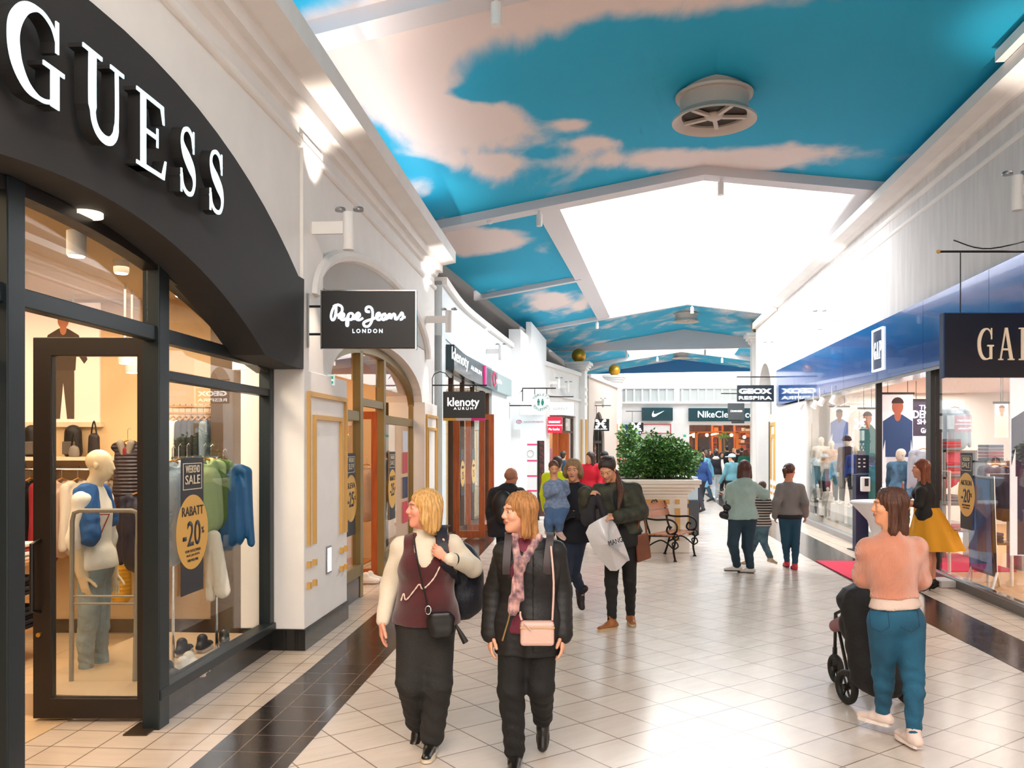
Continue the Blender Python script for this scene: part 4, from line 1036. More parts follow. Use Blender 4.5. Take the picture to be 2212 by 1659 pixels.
o, M_, a, b = hsign('hanging_sign', 'pale grey hanging sign of the optician with a pink eye logo', 1110, 1178, 896, 928, 25.6, mat('sign_pale2', '#dfe6e8', .5), None, (1100, 1176, 876), ())
mb = MB(M_); cc = P(1121, 911, 25.6)
mb.tube([(cc.x+.075*math.cos(t_), .01, cc.z+.05*math.sin(t_)) for t_ in np.linspace(0, 2*PI, 16, endpoint=False)], .008, 5, closed=True); mb.tube([(cc.x-.03, .01, cc.z+.01), (cc.x-.005, .01, cc.z-.02), (cc.x+.045, .01, cc.z+.035)], .008, 5)
mb.build('emblem', mat('pink_ink', '#c2567a', .5), o)
text('lettering', 'optika', mat('grey_ink', '#b9a9b0', .5), P(1141, 911, 25.58), (1, 0, 0), h=.07, w=.27, parent=o)
text('lettering', 'krepela', MC['pink_ink'], P(1163, 911, 25.58), (1, 0, 0), h=.07, w=.3, parent=o)
MB().tube([P(1100, 905, 25.63), P(1100, 868, 25.63)], .015, 5).tube([P(1101, 872, 25.63), (P(1101, 872, 25.63).x, 26.05, P(1101, 872, 25.63).z)], .02, 5).build('bracket', FRAME, o)

o, M_, a, b = hsign('hanging_sign', 'white rectangular hanging sign with grey letters behind the round toilets sign', 1187, 1239.5, 869, 896.5, 31.5, mat('sign_white2', '#f5f7f7', .5, emit=.15), None, (1187, 1239, 857), ())
text('lettering', 'GANT', mat('grey_ink2', '#a9aeae', .5), P(1211, 882.5, 31.47), (1, 0, 0), h=.08, w=.56, parent=o)

RED = mat('sign_red', '#e2123a', .45, emit=.25)
o, M_, a, b = hsign('hanging_sign', 'red cash machine sign with white lettering', 1183, 1214.5, 900, 935, 31, RED, None, None)
text('lettering', 'BANKOMAT', LIT, P(1198, 911.5, 30.98), (1, 0, 0), h=.08, w=.43, parent=o, bold=.03)
MB(M_).box(P(1183, 0, 31).x, P(1214, 0, 31).x, 0, .01, P(0, 919.5, 31).z, P(0, 918, 31).z).build('stripe', LIT, o)
text('lettering', 'Fio banka', LIT, P(1197, 927, 30.98), (1, 0, 0), h=.08, w=.4, parent=o, bold=.02)

def arch_emblem(M_, cx, cz, w_, y, par):
    mb = MB(M_)
    for sg in (1, -1):
        pts = smoothpts([(-.5, sg*.42), (-.3, sg*.36), (-.12, sg*.08), (0, sg*-.06), (.12, sg*.08), (.3, sg*.36), (.5, sg*.42)], 4)
        ws = [.05+.2*min(1, abs(p[0])/.35) if abs(p[0]) < .42 else .24-.6*(abs(p[0])-.42) for p in pts]
        mb.plate(ribbon([(cx+p[0]*w_, cz+p[1]*w_*.75) for p in pts], [q_*w_ for q_ in ws]), (), y, y+.02)
    mb.plate(arc(cx, cz, .42*w_, .05*w_, 0, 345, 22), (), y, y+.021)
    mb.build('emblem', LIT, par)
for (u0, u1, v0, v1, Y, bar, ch, lb) in ((1279, 1316, 905, 931, 38, (1273, 1320, 876), (1288.5,), 'black hanging sign with a white crossed-arch emblem at the arched door'),
                                 (1358, 1390, 913, 933, 44, (1352, 1393, 888.5), (1366,), 'smaller black hanging sign with the same crossed-arch emblem, right of the far golden-ball column')):
    o, M_, a, b = hsign('hanging_sign', lb, u0, u1, v0, v1, Y, SB, None, bar, ch)
    arch_emblem(M_, (a.x+b.x)/2, a.z+(b.z-a.z)*.6, (b.x-a.x)*.62, .005, o)
    text('lettering', 'UNDER ARMOUR', LIT, ((a.x+b.x)/2, Y-.02, a.z+(b.z-a.z)*.16), (1, 0, 0), h=.05, w=(b.x-a.x)*.78, parent=o)

o, M_, a, b = hsign('hanging_sign', 'dark grey hanging sign with bold white two-line lettering at the arched doorway on the right', 1593, 1672, 832, 867.5, 25, mat('sign_charcoal', '#2c3236', .4), None, (1592, 1680, 814), ())
text('lettering', 'GEOX', LIT, P(1631.5, 845, 24.97), (1, 0, 0), h=.155, w=.96, parent=o, bold=.05)
text('lettering', 'RESPIRA', LIT, P(1631.5, 859.5, 24.97), (1, 0, 0), h=.1, w=.96, parent=o, bold=.02)
o, M_, a, b = hsign('hanging_sign', 'grey square hanging sign just left below the charcoal two-line sign', 1573, 1608, 871, 907, 31, mat('sign_grey', '#565c60', .5), None, (1558, 1600, 850), ())
text('lettering', 'CALVIN KLEIN', LIT, P(1590.5, 888, 30.97), (1, 0, 0), h=.07, w=.42, parent=o)
o, M_, a, b = hsign('hanging_sign', 'small dark hanging sign under the grey square sign', 1581, 1608, 908, 914.5, 31, mat('sign_dark_grey', '#3d4144', .5), None, (1578, 1600, 907.5), ())
# exit signs
es = thing('exit_sign', 'small green and white exit sign on top of the nearest white pier', 'exit sign', P(712, 832, 9.0))
MB(flat(9.0)).box(P(701, 0, 9).x, P(708, 0, 9).x, -.03, .0, P(0, 830, 9).z, P(0, 812, 9).z).build('housing', STEEL, es)
MB(flat(9.0)).box(P(707, 0, 9).x, P(722, 0, 9).x, -.04, .01, P(0, 832, 9).z, P(0, 809, 9).z).build('panel', mat('exit_white', '#dff0ea', .4, emit=.3), es)
mb = MB(flat(9.0)); mb.box(P(710, 0, 9).x, P(720, 0, 9).x, .01, .014, P(0, 829, 9).z, P(0, 813, 9).z); mb.build('symbol_panel', mat('exit_green', '#2fb08c', .4, emit=.2), es)
q0 = P(715, 821, 8.98); MB(flat(9.0)).plate([(q0.x-.02, q0.z), (q0.x, q0.z+.02), (q0.x, q0.z+.007), (q0.x+.02, q0.z+.007), (q0.x+.02, q0.z-.007), (q0.x, q0.z-.007), (q0.x, q0.z-.02)], (), .014, .018).build('arrow', LIT, es)
o = MB(flat(51.9)).box(ex(1475), ex(1481), 0, .05, ez(944), ez(939)).build('exit_sign', MC['exit_green']); ident(o, 'tiny green exit sign on the far wall left of the orange-lit store', 'exit sign')
# recessed lamp in the black soffit
p = WL.pt(sy(4.95), -.25, 3.285); o = MB().lathe([(.001, p.z-.01), (.075, p.z-.01), (.085, p.z-.015), (.085, p.z+.01), (.001, p.z+.01)], (p.x, p.y, 0), 24).build('recessed_lamp', mat('recess_glow', '#f5e4cc', .3, emit=1.2))
ident(o, 'round recessed lamp in the underside of the black arch', 'lamp')

# ================================================================ planter, shrub, bench
pl = thing('planter', 'large square white planter with moulded rim and ochre bars, in the middle of the street', 'planter', (2.62, 15.98, 0))
PM = Matrix.Translation((2.62, 15.98, 0)) @ Matrix.Rotation(-.05, 4, 'Z'); CRM = mat('planter_white', '#ece4da', .6)
MB(PM).box(-.56, .56, -.56, .56, .2, 1.02).build('body', CRM, pl)
MB(PM).box(-.6, .6, -.6, .6, 0, .22).build('plinth', CRM, pl, bev=.01)
mb = MB(PM)
for a, z0, z1 in ((.02, 1.0, 1.06), (.06, 1.06, 1.12), (.12, 1.12, 1.18), (.19, 1.18, 1.24)): mb.box(-.56-a, .56+a, -.56-a, .56+a, z0, z1)
mb.plate([(-.78, 1.24), (.78, 1.24), (.78, 1.32), (-.78, 1.32)], (), -.78, .78)
mb.build('rim', CRM, pl, bev=.012)
for f_ in (0, 1):
    M2 = PM @ Matrix.Rotation(PI/2*f_, 4, 'Z')
    for (x0, x1, z0, z1) in ((-.34, .24, .88, .96), (.34, .42, .88, .96), (-.52, -.44, .88, .96), (.34, .43, .3, .8), (-.52, -.43, .3, .8), (.34, .42, .22, .27)):
        MB(M2).box(x0, x1, -.59, -.56, z0, z1).build('trim_bar', TRIMY, pl)
MB(PM).box(-.66, .66, -.66, .66, 1.2, 1.325).build('soil', mat('soil', '#3a2a1c', .9), pl)
LEAF = [mat('leaf_'+c, c, .45, coat=.2) for c in ('#3f7a34', '#6a9a4a', '#2c5a2c', '#9cc070')]
def shrub(name, label, blobs, n, size, base, seed, trunk=True):
    """leafy shrub: twigs and four leaf meshes (stuff-like foliage as parts)"""
    r = random.Random(seed); o = thing(name, label, 'shrub', base); ms = [MB() for _ in LEAF]
    tw = MB()
    for (cx, cy, cz, rr, rz) in blobs:
        tw.tube(smoothpts([Vector(base)+Vector((0, 0, .0)), Vector(base)*.5+Vector((cx, cy, cz))*.5+Vector((r.uniform(-.1, .1), 0, 0)), Vector((cx, cy, cz+rz*.5))], 3), .012, 5)
    tot = sum(b[3]**2*b[4] for b in blobs)
    for (cx, cy, cz, rr, rz) in blobs:
        for _ in range(int(n*rr*rr*rz/tot)):
            th = r.uniform(0, 2*PI); cp = r.uniform(-1, 1); q_ = r.random()**.4; sp = math.sqrt(1-cp*cp)
            p = Vector((cx+rr*q_*sp*math.cos(th), cy+rr*q_*sp*math.sin(th), cz+rz*q_*cp))
            d = Vector((math.cos(th)*sp+r.uniform(-.6, .6), math.sin(th)*sp+r.uniform(-.6, .6), cp*.5+r.uniform(-.7, .4))).normalized()
            s_ = d.cross(Vector((r.uniform(-1, 1), r.uniform(-1, 1), r.uniform(-1, 1)))).normalized(); l = size*r.uniform(.6, 1.2); w_ = l*.3; up = d.cross(s_)*l*.08
            ms[r.choices((0, 1, 2, 3), (4, 4, 2, 1.6))[0]].add([p, p+d*l*.45+s_*w_+up, p+d*l, p+d*l*.45-s_*w_+up], [(0, 1, 2), (0, 2, 3)])
    tw.build('twigs', mat('twig', '#4b3826', .9), o)
    for m_, c_ in zip(ms, LEAF): m_.build('foliage', c_, o)['kind'] = 'stuff'
    return o
bx, by = 2.62, 15.98
shrub('planter_shrub', 'dense green leafy shrub growing in the large white planter', [(bx+.1, by, 1.64, .5, .3), (bx+.5, by-.1, 1.6, .34, .28), (bx+.0, by-.1, 1.85, .34, .24), (bx+.35, by, 1.85, .34, .22), (bx-.02, by+.05, 2.1, .1, .14), (bx+.3, by, 2.04, .12, .13), (bx-.35, by-.2, 1.55, .3, .22), (bx+.75, by+.15, 1.72, .22, .12)], 9000, .075, (bx, by, 1.3), 5)
t2 = thing('planter', 'second white planter behind the big one, mostly hidden by people', 'planter', (2.75, 19.3, 0)); MB().box(2.2, 3.3, 18.8, 19.8, 0, 1.3).box(2.1, 3.4, 18.7, 19.9, 1.3, 1.42).build('body', CRM, t2, bev=.02)
shrub('planter_shrub', 'smaller darker shrub in the second planter, left of the big shrub', [(2.75, 19.3, 1.75, .36, .4), (2.6, 19.2, 2.15, .22, .25), (3.0, 19.3, 1.7, .3, .3)], 2600, .09, (2.75, 19.3, 1.4), 8)
kio = thing('street_kiosk', 'dark grey box behind the right side of the planter', 'kiosk', (3.95, 18.6, 0)); MB().box(3.6, 4.02, 18.4, 19.4, 0, .75).build('base', mat('kiosk_dark', '#3a3d42', .5), kio, bev=.01); MB().box(3.6, 4.0, 18.42, 19.38, .75, 1.25).build('cabinet', mat('kiosk_pale', '#a8bcc8', .4), kio, bev=.01)

IRON = mat('cast_iron', '#17110f', .4, metal=.4)
BW = mat('bench_wood', '#a5603f', .35, var=.12, vscale=3, stretch=(2, 9, 2), coat=.3)
bn = thing('bench', 'cast-iron bench with scrolled arms and brown wooden slats in front of the white planter', 'bench', (2.75, 14.75, 0))
e_ = Vector((3.21-2.69, 14.97-14.2, 0)); BLn = e_.length; ux = e_.normalized(); uy = Vector((-ux.y, ux.x, 0))
BM = Matrix(((ux.x, uy.x, 0, 2.69), (ux.y, uy.y, 0, 14.2), (0, 0, 1, 0), (0, 0, 0, 1)))       # x along, y to the back
for x in (.04, BLn-.04):
    mb = MB(BM)
    mb.tube(smoothpts([(x, 0, .02), (x, .03, .18), (x, .0, .34), (x, .05, .42)], 5), .018, 7)
    mb.tube(smoothpts([(x, .56, .02), (x, .5, .2), (x, .46, .42), (x, .52, .62), (x, .58, .95)], 5), .018, 7)
    mb.tube(smoothpts([(x, .02, .2), (x, .25, .34), (x, .5, .22)], 6), .013, 6)
    mb.tube([(x, 0, .42), (x, .48, .40)], .016, 6)
    mb.lathe([(.035, 0), (.03, .015), (.015, .03)], (x, 0, 0), 10).lathe([(.035, 0), (.03, .015), (.015, .03)], (x, .56, 0), 10)
    mb.build('leg_frame', IRON, bn, smooth=True)
    sp = [(x, .56, .70), (x, .35, .68), (x, .1, .69), (x, -.02, .62), (x, -.02, .5), (x, .08, .45), (x, .15, .5), (x, .12, .58), (x, .06, .56)]
    MB(BM).tube(smoothpts(sp, 6), .017, 7).tube(smoothpts([(x, .0, .34), (x, -.06, .4), (x, -.01, .46), (x, .05, .42), (x, .03, .36)], 5), .012, 6).tube(smoothpts([(x, .02, .2), (x, -.05, .25), (x, -.02, .32), (x, .05, .3), (x, .04, .24)], 5), .012, 6).build('scroll_arm', IRON, bn, smooth=True)
for i, y in enumerate((.02, .13, .24, .35)): MB(BM).box(-.04, BLn+.04, y, y+.09, .42, .445).build('seat_slat', BW, bn, bev=.005)
for i, (y, z) in enumerate(((.50, .70), (.54, .83))):
    MB(BM).hexa([(-.04, y, z), (BLn+.04, y, z), (BLn+.04, y+.02, z), (-.04, y+.02, z)], [(-.04, y+.035, z+.115), (BLn+.04, y+.035, z+.115), (BLn+.04, y+.055, z+.115), (-.04, y+.055, z+.115)]).build('back_slat', BW, bn, bev=.005)
MB(BM).tube(smoothpts([(BLn/2-.12, .57, .945), (BLn/2-.06, .57, .985), (BLn/2, .57, .965), (BLn/2+.06, .57, .985), (BLn/2+.12, .57, .945)], 5), .012, 6).build('crest', IRON, bn, smooth=True)

pm = thing('palm', 'small palm with a thin trunk in front of the far orange-lit store', 'palm', (P(1564, 900, 49).x, 49, 0))
cx_ = P(1564, 900, 49).x; zc_ = P(0, 945, 49).z
MB().lathe([(.2, 0), (.26, .4), (.24, .42), (.05, .42)], (cx_, 49, 0), 16).build('pot', CRM, pm, smooth='auto')
MB().tube([(cx_, 49, .4), (cx_+.04, 49, 1.4), (cx_, 49, zc_)], .05, 7).build('trunk', mat('palm_trunk', '#8a6a4a', .9), pm)
mb = MB(); r_ = random.Random(2)
for i in range(26):
    a_ = i*2.4; el_ = r_.uniform(-.3, 1.2); d_ = Vector((math.cos(a_)*math.cos(el_), math.sin(a_)*math.cos(el_), math.sin(el_))); o_ = Vector((cx_, 49, zc_)); sd_ = d_.cross(Vector((0, 0, 1))).normalized()*.035; L2 = r_.uniform(.4, .6)
    mb.add([o_, o_+d_*L2*.5+sd_, o_+d_*L2+Vector((0, 0, -.12)), o_+d_*L2*.5-sd_], [(0, 1, 2), (0, 2, 3)])
mb.build('fronds', LEAF[1], pm)
MB(WR.M).box(ry(6.5), ry(9.5), -.1, .4, 6.21, 6.33).build('trim_32', WHITE, kind='structure')
# ================================================================ figures: smooth blended solids turned into one skin
def nz(v): v = np.asarray(v, float); return v/(np.linalg.norm(v)+1e-12)
def cap(a, b, ra, rb=None, k=.02, sq=None, neg=False): return ('c', np.array(a, float), np.array(b, float), ra, ra if rb is None else rb, k, sq, neg)
def ell(c, R, rad, k=.02, neg=False): return ('e', np.array(c, float), np.array(R, float), np.array(rad, float), k, neg)
def halfsp(p, n, k=0): return ('h', np.array(p, float), nz(n), k)     # cuts away the side n points to

def axis(lo, hi, res, fine):
    xs = [lo]; x = lo
    while x < hi:
        s = res
        for a, b, f in fine:
            if a-1e-6 <= x <= b: s = min(s, f)
            elif x < a < x+s: s = min(s, max(a-x, f))
        x += s; xs.append(x)
    return np.array(xs, np.float32)

def sdf_eval(prims, xs, ys, zs, noise=None):
    D = np.full((len(xs), len(ys), len(zs)), .5, np.float32)
    for pr in prims:
        if pr[0] == 'h':
            _, p, n, k = pr
            d = (xs[:, None, None]-p[0])*n[0]+(ys[None, :, None]-p[1])*n[1]+(zs[None, None, :]-p[2])*n[2]
            D = np.maximum(D, d); continue
        if pr[0] == 'c':
            _, a, b, ra, rb, k, sq, neg = pr; R_ = max(ra, rb)*(1.0)+k*1.5+.03
            lo = np.minimum(a, b)-R_; hi = np.maximum(a, b)+R_
        else:
            _, c, R, rad, k, neg = pr; R_ = rad.max()+k*1.5+.03; lo = c-R_; hi = c+R_
        i0, i1 = np.searchsorted(xs, (lo[0], hi[0])); j0, j1 = np.searchsorted(ys, (lo[1], hi[1])); k0, k1 = np.searchsorted(zs, (lo[2], hi[2]))
        if i1 <= i0 or j1 <= j0 or k1 <= k0: continue
        X = xs[i0:i1, None, None]; Y = ys[None, j0:j1, None]; Z = zs[None, None, k0:k1]
        if pr[0] == 'c':
            px, py, pz = X-a[0], Y-a[1], Z-a[2]; ba = b-a
            if sq is not None:
                n, s_ = sq; n = nz(n); dt = (px*n[0]+py*n[1]+pz*n[2])*(s_-1); px = px+n[0]*dt; py = py+n[1]*dt; pz = pz+n[2]*dt
                ba = ba+n*(ba @ n)*(s_-1)
            h = np.clip((px*ba[0]+py*ba[1]+pz*ba[2])/max(ba @ ba, 1e-9), 0, 1)
            d = np.sqrt((px-h*ba[0])**2+(py-h*ba[1])**2+(pz-h*ba[2])**2)-(ra+(rb-ra)*h)
            if sq is not None: d = d/(1+.35*(sq[1]-1))
        else:
            px, py, pz = X-c[0], Y-c[1], Z-c[2]
            q = [px*R[i][0]+py*R[i][1]+pz*R[i][2] for i in range(3)]
            k0_ = np.sqrt(sum((q[i]/rad[i])**2 for i in range(3))); k1_ = np.sqrt(sum((q[i]/rad[i]**2)**2 for i in range(3)))+1e-6
            d = k0_*(k0_-1)/k1_
        S = D[i0:i1, j0:j1, k0:k1]
        if neg:
            h = np.clip(.5-.5*(S+d)/k, 0, 1); S[...] = S*(1-h)+(-d)*h+k*h*(1-h)
        else:
            h = np.clip(.5+.5*(S-d)/k, 0, 1); S[...] = S*(1-h)+d*h-k*h*(1-h)
    if noise is not None: D = D+noise(xs[:, None, None], ys[None, :, None], zs[None, None, :])
    return D

def surf(xs, ys, zs, D):
    nx, ny, nz_ = D.shape; neg = D < 0
    c = neg[:-1, :-1, :-1].astype(np.int8)
    s = sum(neg[i:nx-1+i, j:ny-1+j, k:nz_-1+k].astype(np.int8) for i in (0, 1) for j in (0, 1) for k in (0, 1))
    I, J, K = np.nonzero((s > 0) & (s < 8))
    if len(I) == 0: return None, None
    idx = np.full((nx-1, ny-1, nz_-1), -1, np.int32); idx[I, J, K] = np.arange(len(I))
    acc = np.zeros((len(I), 3)); cnt = np.zeros(len(I))
    ax = (xs, ys, zs)
    corners = [(i, j, k) for i in (0, 1) for j in (0, 1) for k in (0, 1)]
    V = {q: D[I+q[0], J+q[1], K+q[2]] for q in corners}
    for q in corners:
        for a in range(3):
            if q[a] == 0:
                r = list(q); r[a] = 1; r = tuple(r)
                v0, v1 = V[q], V[r]; m = (v0 < 0) != (v1 < 0); t = np.where(m, v0/(v0-v1+1e-12), 0)
                pos = np.stack([xs[I+q[0]], ys[J+q[1]], zs[K+q[2]]], 1).astype(float)
                base = (I, J, K)[a]; pos[:, a] += t*(ax[a][base+1]-ax[a][base])
                acc += pos*m[:, None]; cnt += m
    P_ = acc/cnt[:, None]
    Q = []
    for a in range(3):
        b, c = [(1, 2), (2, 0), (0, 1)][a]
        sl0 = [slice(None)]*3; sl1 = [slice(None)]*3; sl0[a] = slice(0, -1); sl1[a] = slice(1, None)
        for d_ in (b, c): sl0[d_] = slice(1, -1); sl1[d_] = slice(1, -1)
        A_ = neg[tuple(sl0)]; B_ = neg[tuple(sl1)]; e = np.nonzero(A_ != B_); g = [e[0].copy(), e[1].copy(), e[2].copy()]
        g[b] = g[b]+1; g[c] = g[c]+1
        def at(db, dc):
            h = [g[0], g[1], g[2]]; h[b] = h[b]-db; h[c] = h[c]-dc; return idx[h[0], h[1], h[2]]
        q = np.stack([at(1, 1), at(0, 1), at(0, 0), at(1, 0)], 1)
        f = ~A_[e]; q[f] = q[f][:, ::-1]; Q.append(q)
    Q = np.concatenate(Q); Q = Q[(Q >= 0).all(1)]
    return P_, Q

def solid(name, prims, m, res, parent, fine=(), noise=None, cuts=(), matfn=None, local=False):
    lo = np.full(3, 1e9); hi = -lo
    for pr in prims:
        if pr[0] == 'c' and not pr[7]: r = max(pr[3], pr[4])+.02; lo = np.minimum(lo, np.minimum(pr[1], pr[2])-r); hi = np.maximum(hi, np.maximum(pr[1], pr[2])+r)
        elif pr[0] == 'e' and not pr[5]: r = np.abs(pr[2].T) @ pr[3]+.02; lo = np.minimum(lo, pr[1]-r); hi = np.maximum(hi, pr[1]+r)
    lo -= 2*res; hi += 2*res
    ax = []
    for a in range(3): ax.append(axis(lo[a], hi[a], res, [(f[0][a]-f[1][a], f[0][a]+f[1][a], f[2]) for f in fine]))
    xs, ys, zs = ax
    D = sdf_eval(list(prims)+list(cuts), xs, ys, zs, noise)
    V, Q = surf(xs, ys, zs, D)
    if V is None: return None
    me = bpy.data.meshes.new(name); me.vertices.add(len(V)); me.vertices.foreach_set('co', V.astype(np.float32).ravel())
    me.loops.add(len(Q)*4); me.loops.foreach_set('vertex_index', Q.astype(np.int32).ravel())
    me.polygons.add(len(Q)); me.polygons.foreach_set('loop_start', np.arange(0, len(Q)*4, 4, dtype=np.int32)); me.polygons.foreach_set('loop_total', np.full(len(Q), 4, np.int32))
    if matfn is not None:
        me.update(); cen = V[Q].mean(1); me.polygons.foreach_set('material_index', matfn(cen).astype(np.int32))
    me.update(); me.validate()
    return link(name, me, m, parent, local=local, smooth=True)

def skin(c='#e0a98c'): return mat('skin_'+c[1:], c, .5, var=.06, vscale=12)
LIP = mat('lip', '#b5645a', .4); BROW = mat('brow', '#8f6444', .8); EYEW = mat('eye_white', '#e9e4de', .2); IRIS = mat('iris', '#2d2118', .15)

class Fig:
    """joints of a figure in world coordinates, from a default pose; yaw 0 looks away from the camera, 180 towards it"""
    def __init__(s, x, y, h, yaw, stride=.0, lead=1, arms=.1, lean=0, headyaw=None, headpitch=0, wide=1.0, zoff=0):
        s.h = h; s.k = h/1.68; k = s.k; s.base = np.array([x, y, zoff], float); s.yaw = yaw; s.wide = wide
        a = math.radians(yaw); s.f = np.array([math.sin(a), math.cos(a), 0]); s.r = np.array([math.cos(a), -math.sin(a), 0]); s.u = np.array([0, 0, 1.])
        L_ = lambda r, f, z: s.base+s.r*r*k+s.f*f*k+s.u*z*k
        ln = lean
        s.pv = L_(0, 0, .93); s.ch = L_(0, ln*.5, 1.24); s.nk = L_(0, ln*.9-.01, 1.42); s.hd = L_(0, ln+.02, 1.555)
        s.s = {}; s.e = {}; s.w = {}; s.hp = {}; s.kn = {}; s.an = {}; s.toe = {}; s.hdir = {}
        for q in (1, -1):      # 1 = right
            ph = q*lead
            s.s[q] = L_(q*.17*wide, ln*.8, 1.345); s.e[q] = L_(q*.225*wide, ln*.5-arms*ph*.6-.02, 1.08); s.w[q] = L_(q*.235*wide, -arms*ph*1.6+.06, .83)
            st = stride*ph
            s.hp[q] = L_(q*.085, 0, .9)
            s.kn[q] = L_(q*.09, st*.5+.03*(st != 0), .485); s.an[q] = L_(q*.09, st if st >= 0 else st*1.1, .085 if st >= 0 else .085+abs(st)*.35)
            s.toe[q] = s.an[q]+s.f*.15*k+s.u*(-.055 if st >= 0 else -.055-abs(st)*.3)*k
        hy = math.radians(yaw if headyaw is None else headyaw); hp_ = math.radians(headpitch)
        s.hf = np.array([math.sin(hy)*math.cos(hp_), math.cos(hy)*math.cos(hp_), math.sin(hp_)]); s.hr = np.array([math.cos(hy), -math.sin(hy), 0]); s.hu = np.cross(s.hr, s.hf)
        s.curl = {1: .35, -1: .35}; s.pn = {}
    def frame(s):
        u = nz(s.ch-s.pv); r = s.s[1]-s.s[-1]; r = nz(r-u*(r @ u)); return np.array([r, np.cross(u, r), u])
    def H(s, r, f, u): return s.hd+(s.hr*r+s.hf*f+s.hu*u)*s.k
    def HR(s): return np.array([s.hr, s.hf, s.hu])

def arm_prims(g, t, q, ext=1.0, end=None, r=(.047, .042, .035)):
    k = g.k; w = g.w[q] if end is None else g.e[q]+(g.w[q]-g.e[q])*end
    return [cap(g.s[q], g.e[q], r[0]*k+t, r[1]*k+t, .03*k), cap(g.e[q], w, r[1]*k+t, r[2]*k+t*ext, .02*k)]

def torso_prims(g, t, bust=0, belly=0, hemr=None):
    k = g.k; R = g.frame(); w = g.wide; f = R[1]; p = []
    p.append(cap(g.s[-1]+R[2]*.005, g.s[1]+R[2]*.005, .052*k+t, None, .05*k))
    p.append(ell(g.ch+R[2]*.0, R, ((.155*w)*k+t, .105*k+t, .17*k+t), .04*k))
    p.append(cap(g.ch-R[2]*.02, g.pv+R[2]*.06, .135*k*w+t, .135*k*w+t, .06*k, (f, 1.38)))
    p.append(ell(g.pv, R, (.172*k*w+t, .118*k+t, .13*k+t), .06*k))
    p.append(cap(g.nk-R[2]*.04*k, g.nk+R[2]*.02*k, .065*k+t*.6, .05*k+t*.3, .05*k))
    if bust:
        for q in (1, -1): p.append(ell(g.ch+R[0]*q*.075*k*w+f*(.085*k)+R[2]*-.0, R, (.068*k+t*.6, .06*k+t*.6, .07*k+t*.6), .05*k))
    if belly: p.append(ell(g.pv+R[2]*.14*k+f*.05*k, R, (.14*k*w+t, .11*k+t, .13*k), .06*k))
    return p

def leg_prims(g, t, q, flare=1.0, r=(.088, .058, .052, .038)):
    k = g.k; hp, kn, an = g.hp[q], g.kn[q], g.an[q]; mid = kn+(an-kn)*.3; back = -g.f*.012*k
    return [cap(hp, kn, r[0]*k+t, r[1]*k+t*flare, .04*k), cap(kn, mid+back, r[1]*k+t*flare, r[2]*k+t*flare, .02*k), cap(mid+back, an, r[2]*k+t*flare, r[3]*k+t*flare*1.1, .02*k)]

def hand_prims(g, q, scale=1.0):
    k = g.k*scale; w = g.w[q]; d = g.hdir.get(q); d = nz(g.w[q]-g.e[q]) if d is None else nz(d)
    n = g.pn.get(q); n = nz(np.cross(d, g.f)*q) if n is None else nz(n)      # n: back of the hand
    if abs(n @ d) > .9: n = nz(np.cross(d, g.r))
    n = nz(n-d*(n @ d)); t = np.cross(n, d)*q                       # t: towards the thumb
    if q == -1: t = t
    c = g.curl[q]; p = [cap(w-d*.02*k, w+d*.03*k, .026*k, .03*k, .015*k, (n, 1.6)), cap(w+d*.035*k, w+d*.075*k, .036*k, .036*k, .015*k, (n, 2.2))]
    for i, (o, L_) in enumerate(((.028, .068), (.010, .078), (-.009, .072), (-.027, .056))):
        a = w+d*.088*k+t*o*k; dd = d.copy(); r = .0085*k
        for j in range(3):
            an = c*(1+.2*i)*(1 if j else .6); dd = nz(dd*math.cos(an)-n*math.sin(an)); b = a+dd*L_*k*(.42, .32, .26)[j]
            p.append(cap(a, b, r, r*.9, .004*k)); a = b; r *= .9
    a = w+d*.02*k+t*.028*k; dd = nz(d*.75+t*.65-n*.25)
    for L_ in (.038, .032, .024):
        b = a+dd*L_*k; p.append(cap(a, b, .0105*k, .009*k, .008*k)); a = b; dd = nz(dd+d*.25-n*.15*c)
    return p

def head_prims(g):
    k = g.k; R = g.HR(); H_ = g.H
    p = [ell(H_(0, -.012, .035), R, (.074*k, .092*k, .083*k), .02*k), ell(H_(0, .022, -.03), R, (.054*k, .067*k, .082*k), .03*k),
         cap(H_(0, .06, -.095), H_(0, .055, -.09), .022*k, None, .03*k), cap(H_(0, .084, .018), H_(0, .1, -.022), .008*k, .0125*k, .012*k),
         cap(H_(-.01, .092, -.026), H_(.01, .092, -.026), .009*k, None, .008*k), ell(H_(0, .076, .03), R, (.05*k, .018*k, .011*k), .015*k),
         ell(H_(.036, .06, -.02), R, (.02*k, .021*k, .02*k), .02*k), ell(H_(-.036, .06, -.02), R, (.02*k, .021*k, .02*k), .02*k)]
    for q in (1, -1):
        p.append(ell(H_(q*.032, .094, .008), R, (.019*k, .016*k, .012*k), .012*k, True))
        p.append(ell(H_(q*.031, .072, .007), R, (.0145*k, .0125*k, .011*k), .004*k))
        p.append(ell(H_(q*.076, -.004, .0), R, (.009*k, .018*k, .031*k), .008*k)); p.append(ell(H_(q*.084, .003, .002), R, (.005*k, .009*k, .017*k), .005*k, True))
    p.append(ell(H_(0, .087, -.049), R, (.023*k, .010*k, .0055*k), .006*k)); p.append(ell(H_(0, .085, -.060), R, (.019*k, .011*k, .0065*k), .006*k))
    p.append(cap(H_(0, -.018, -.05), g.nk, .052*k, .055*k, .03*k))
    return p

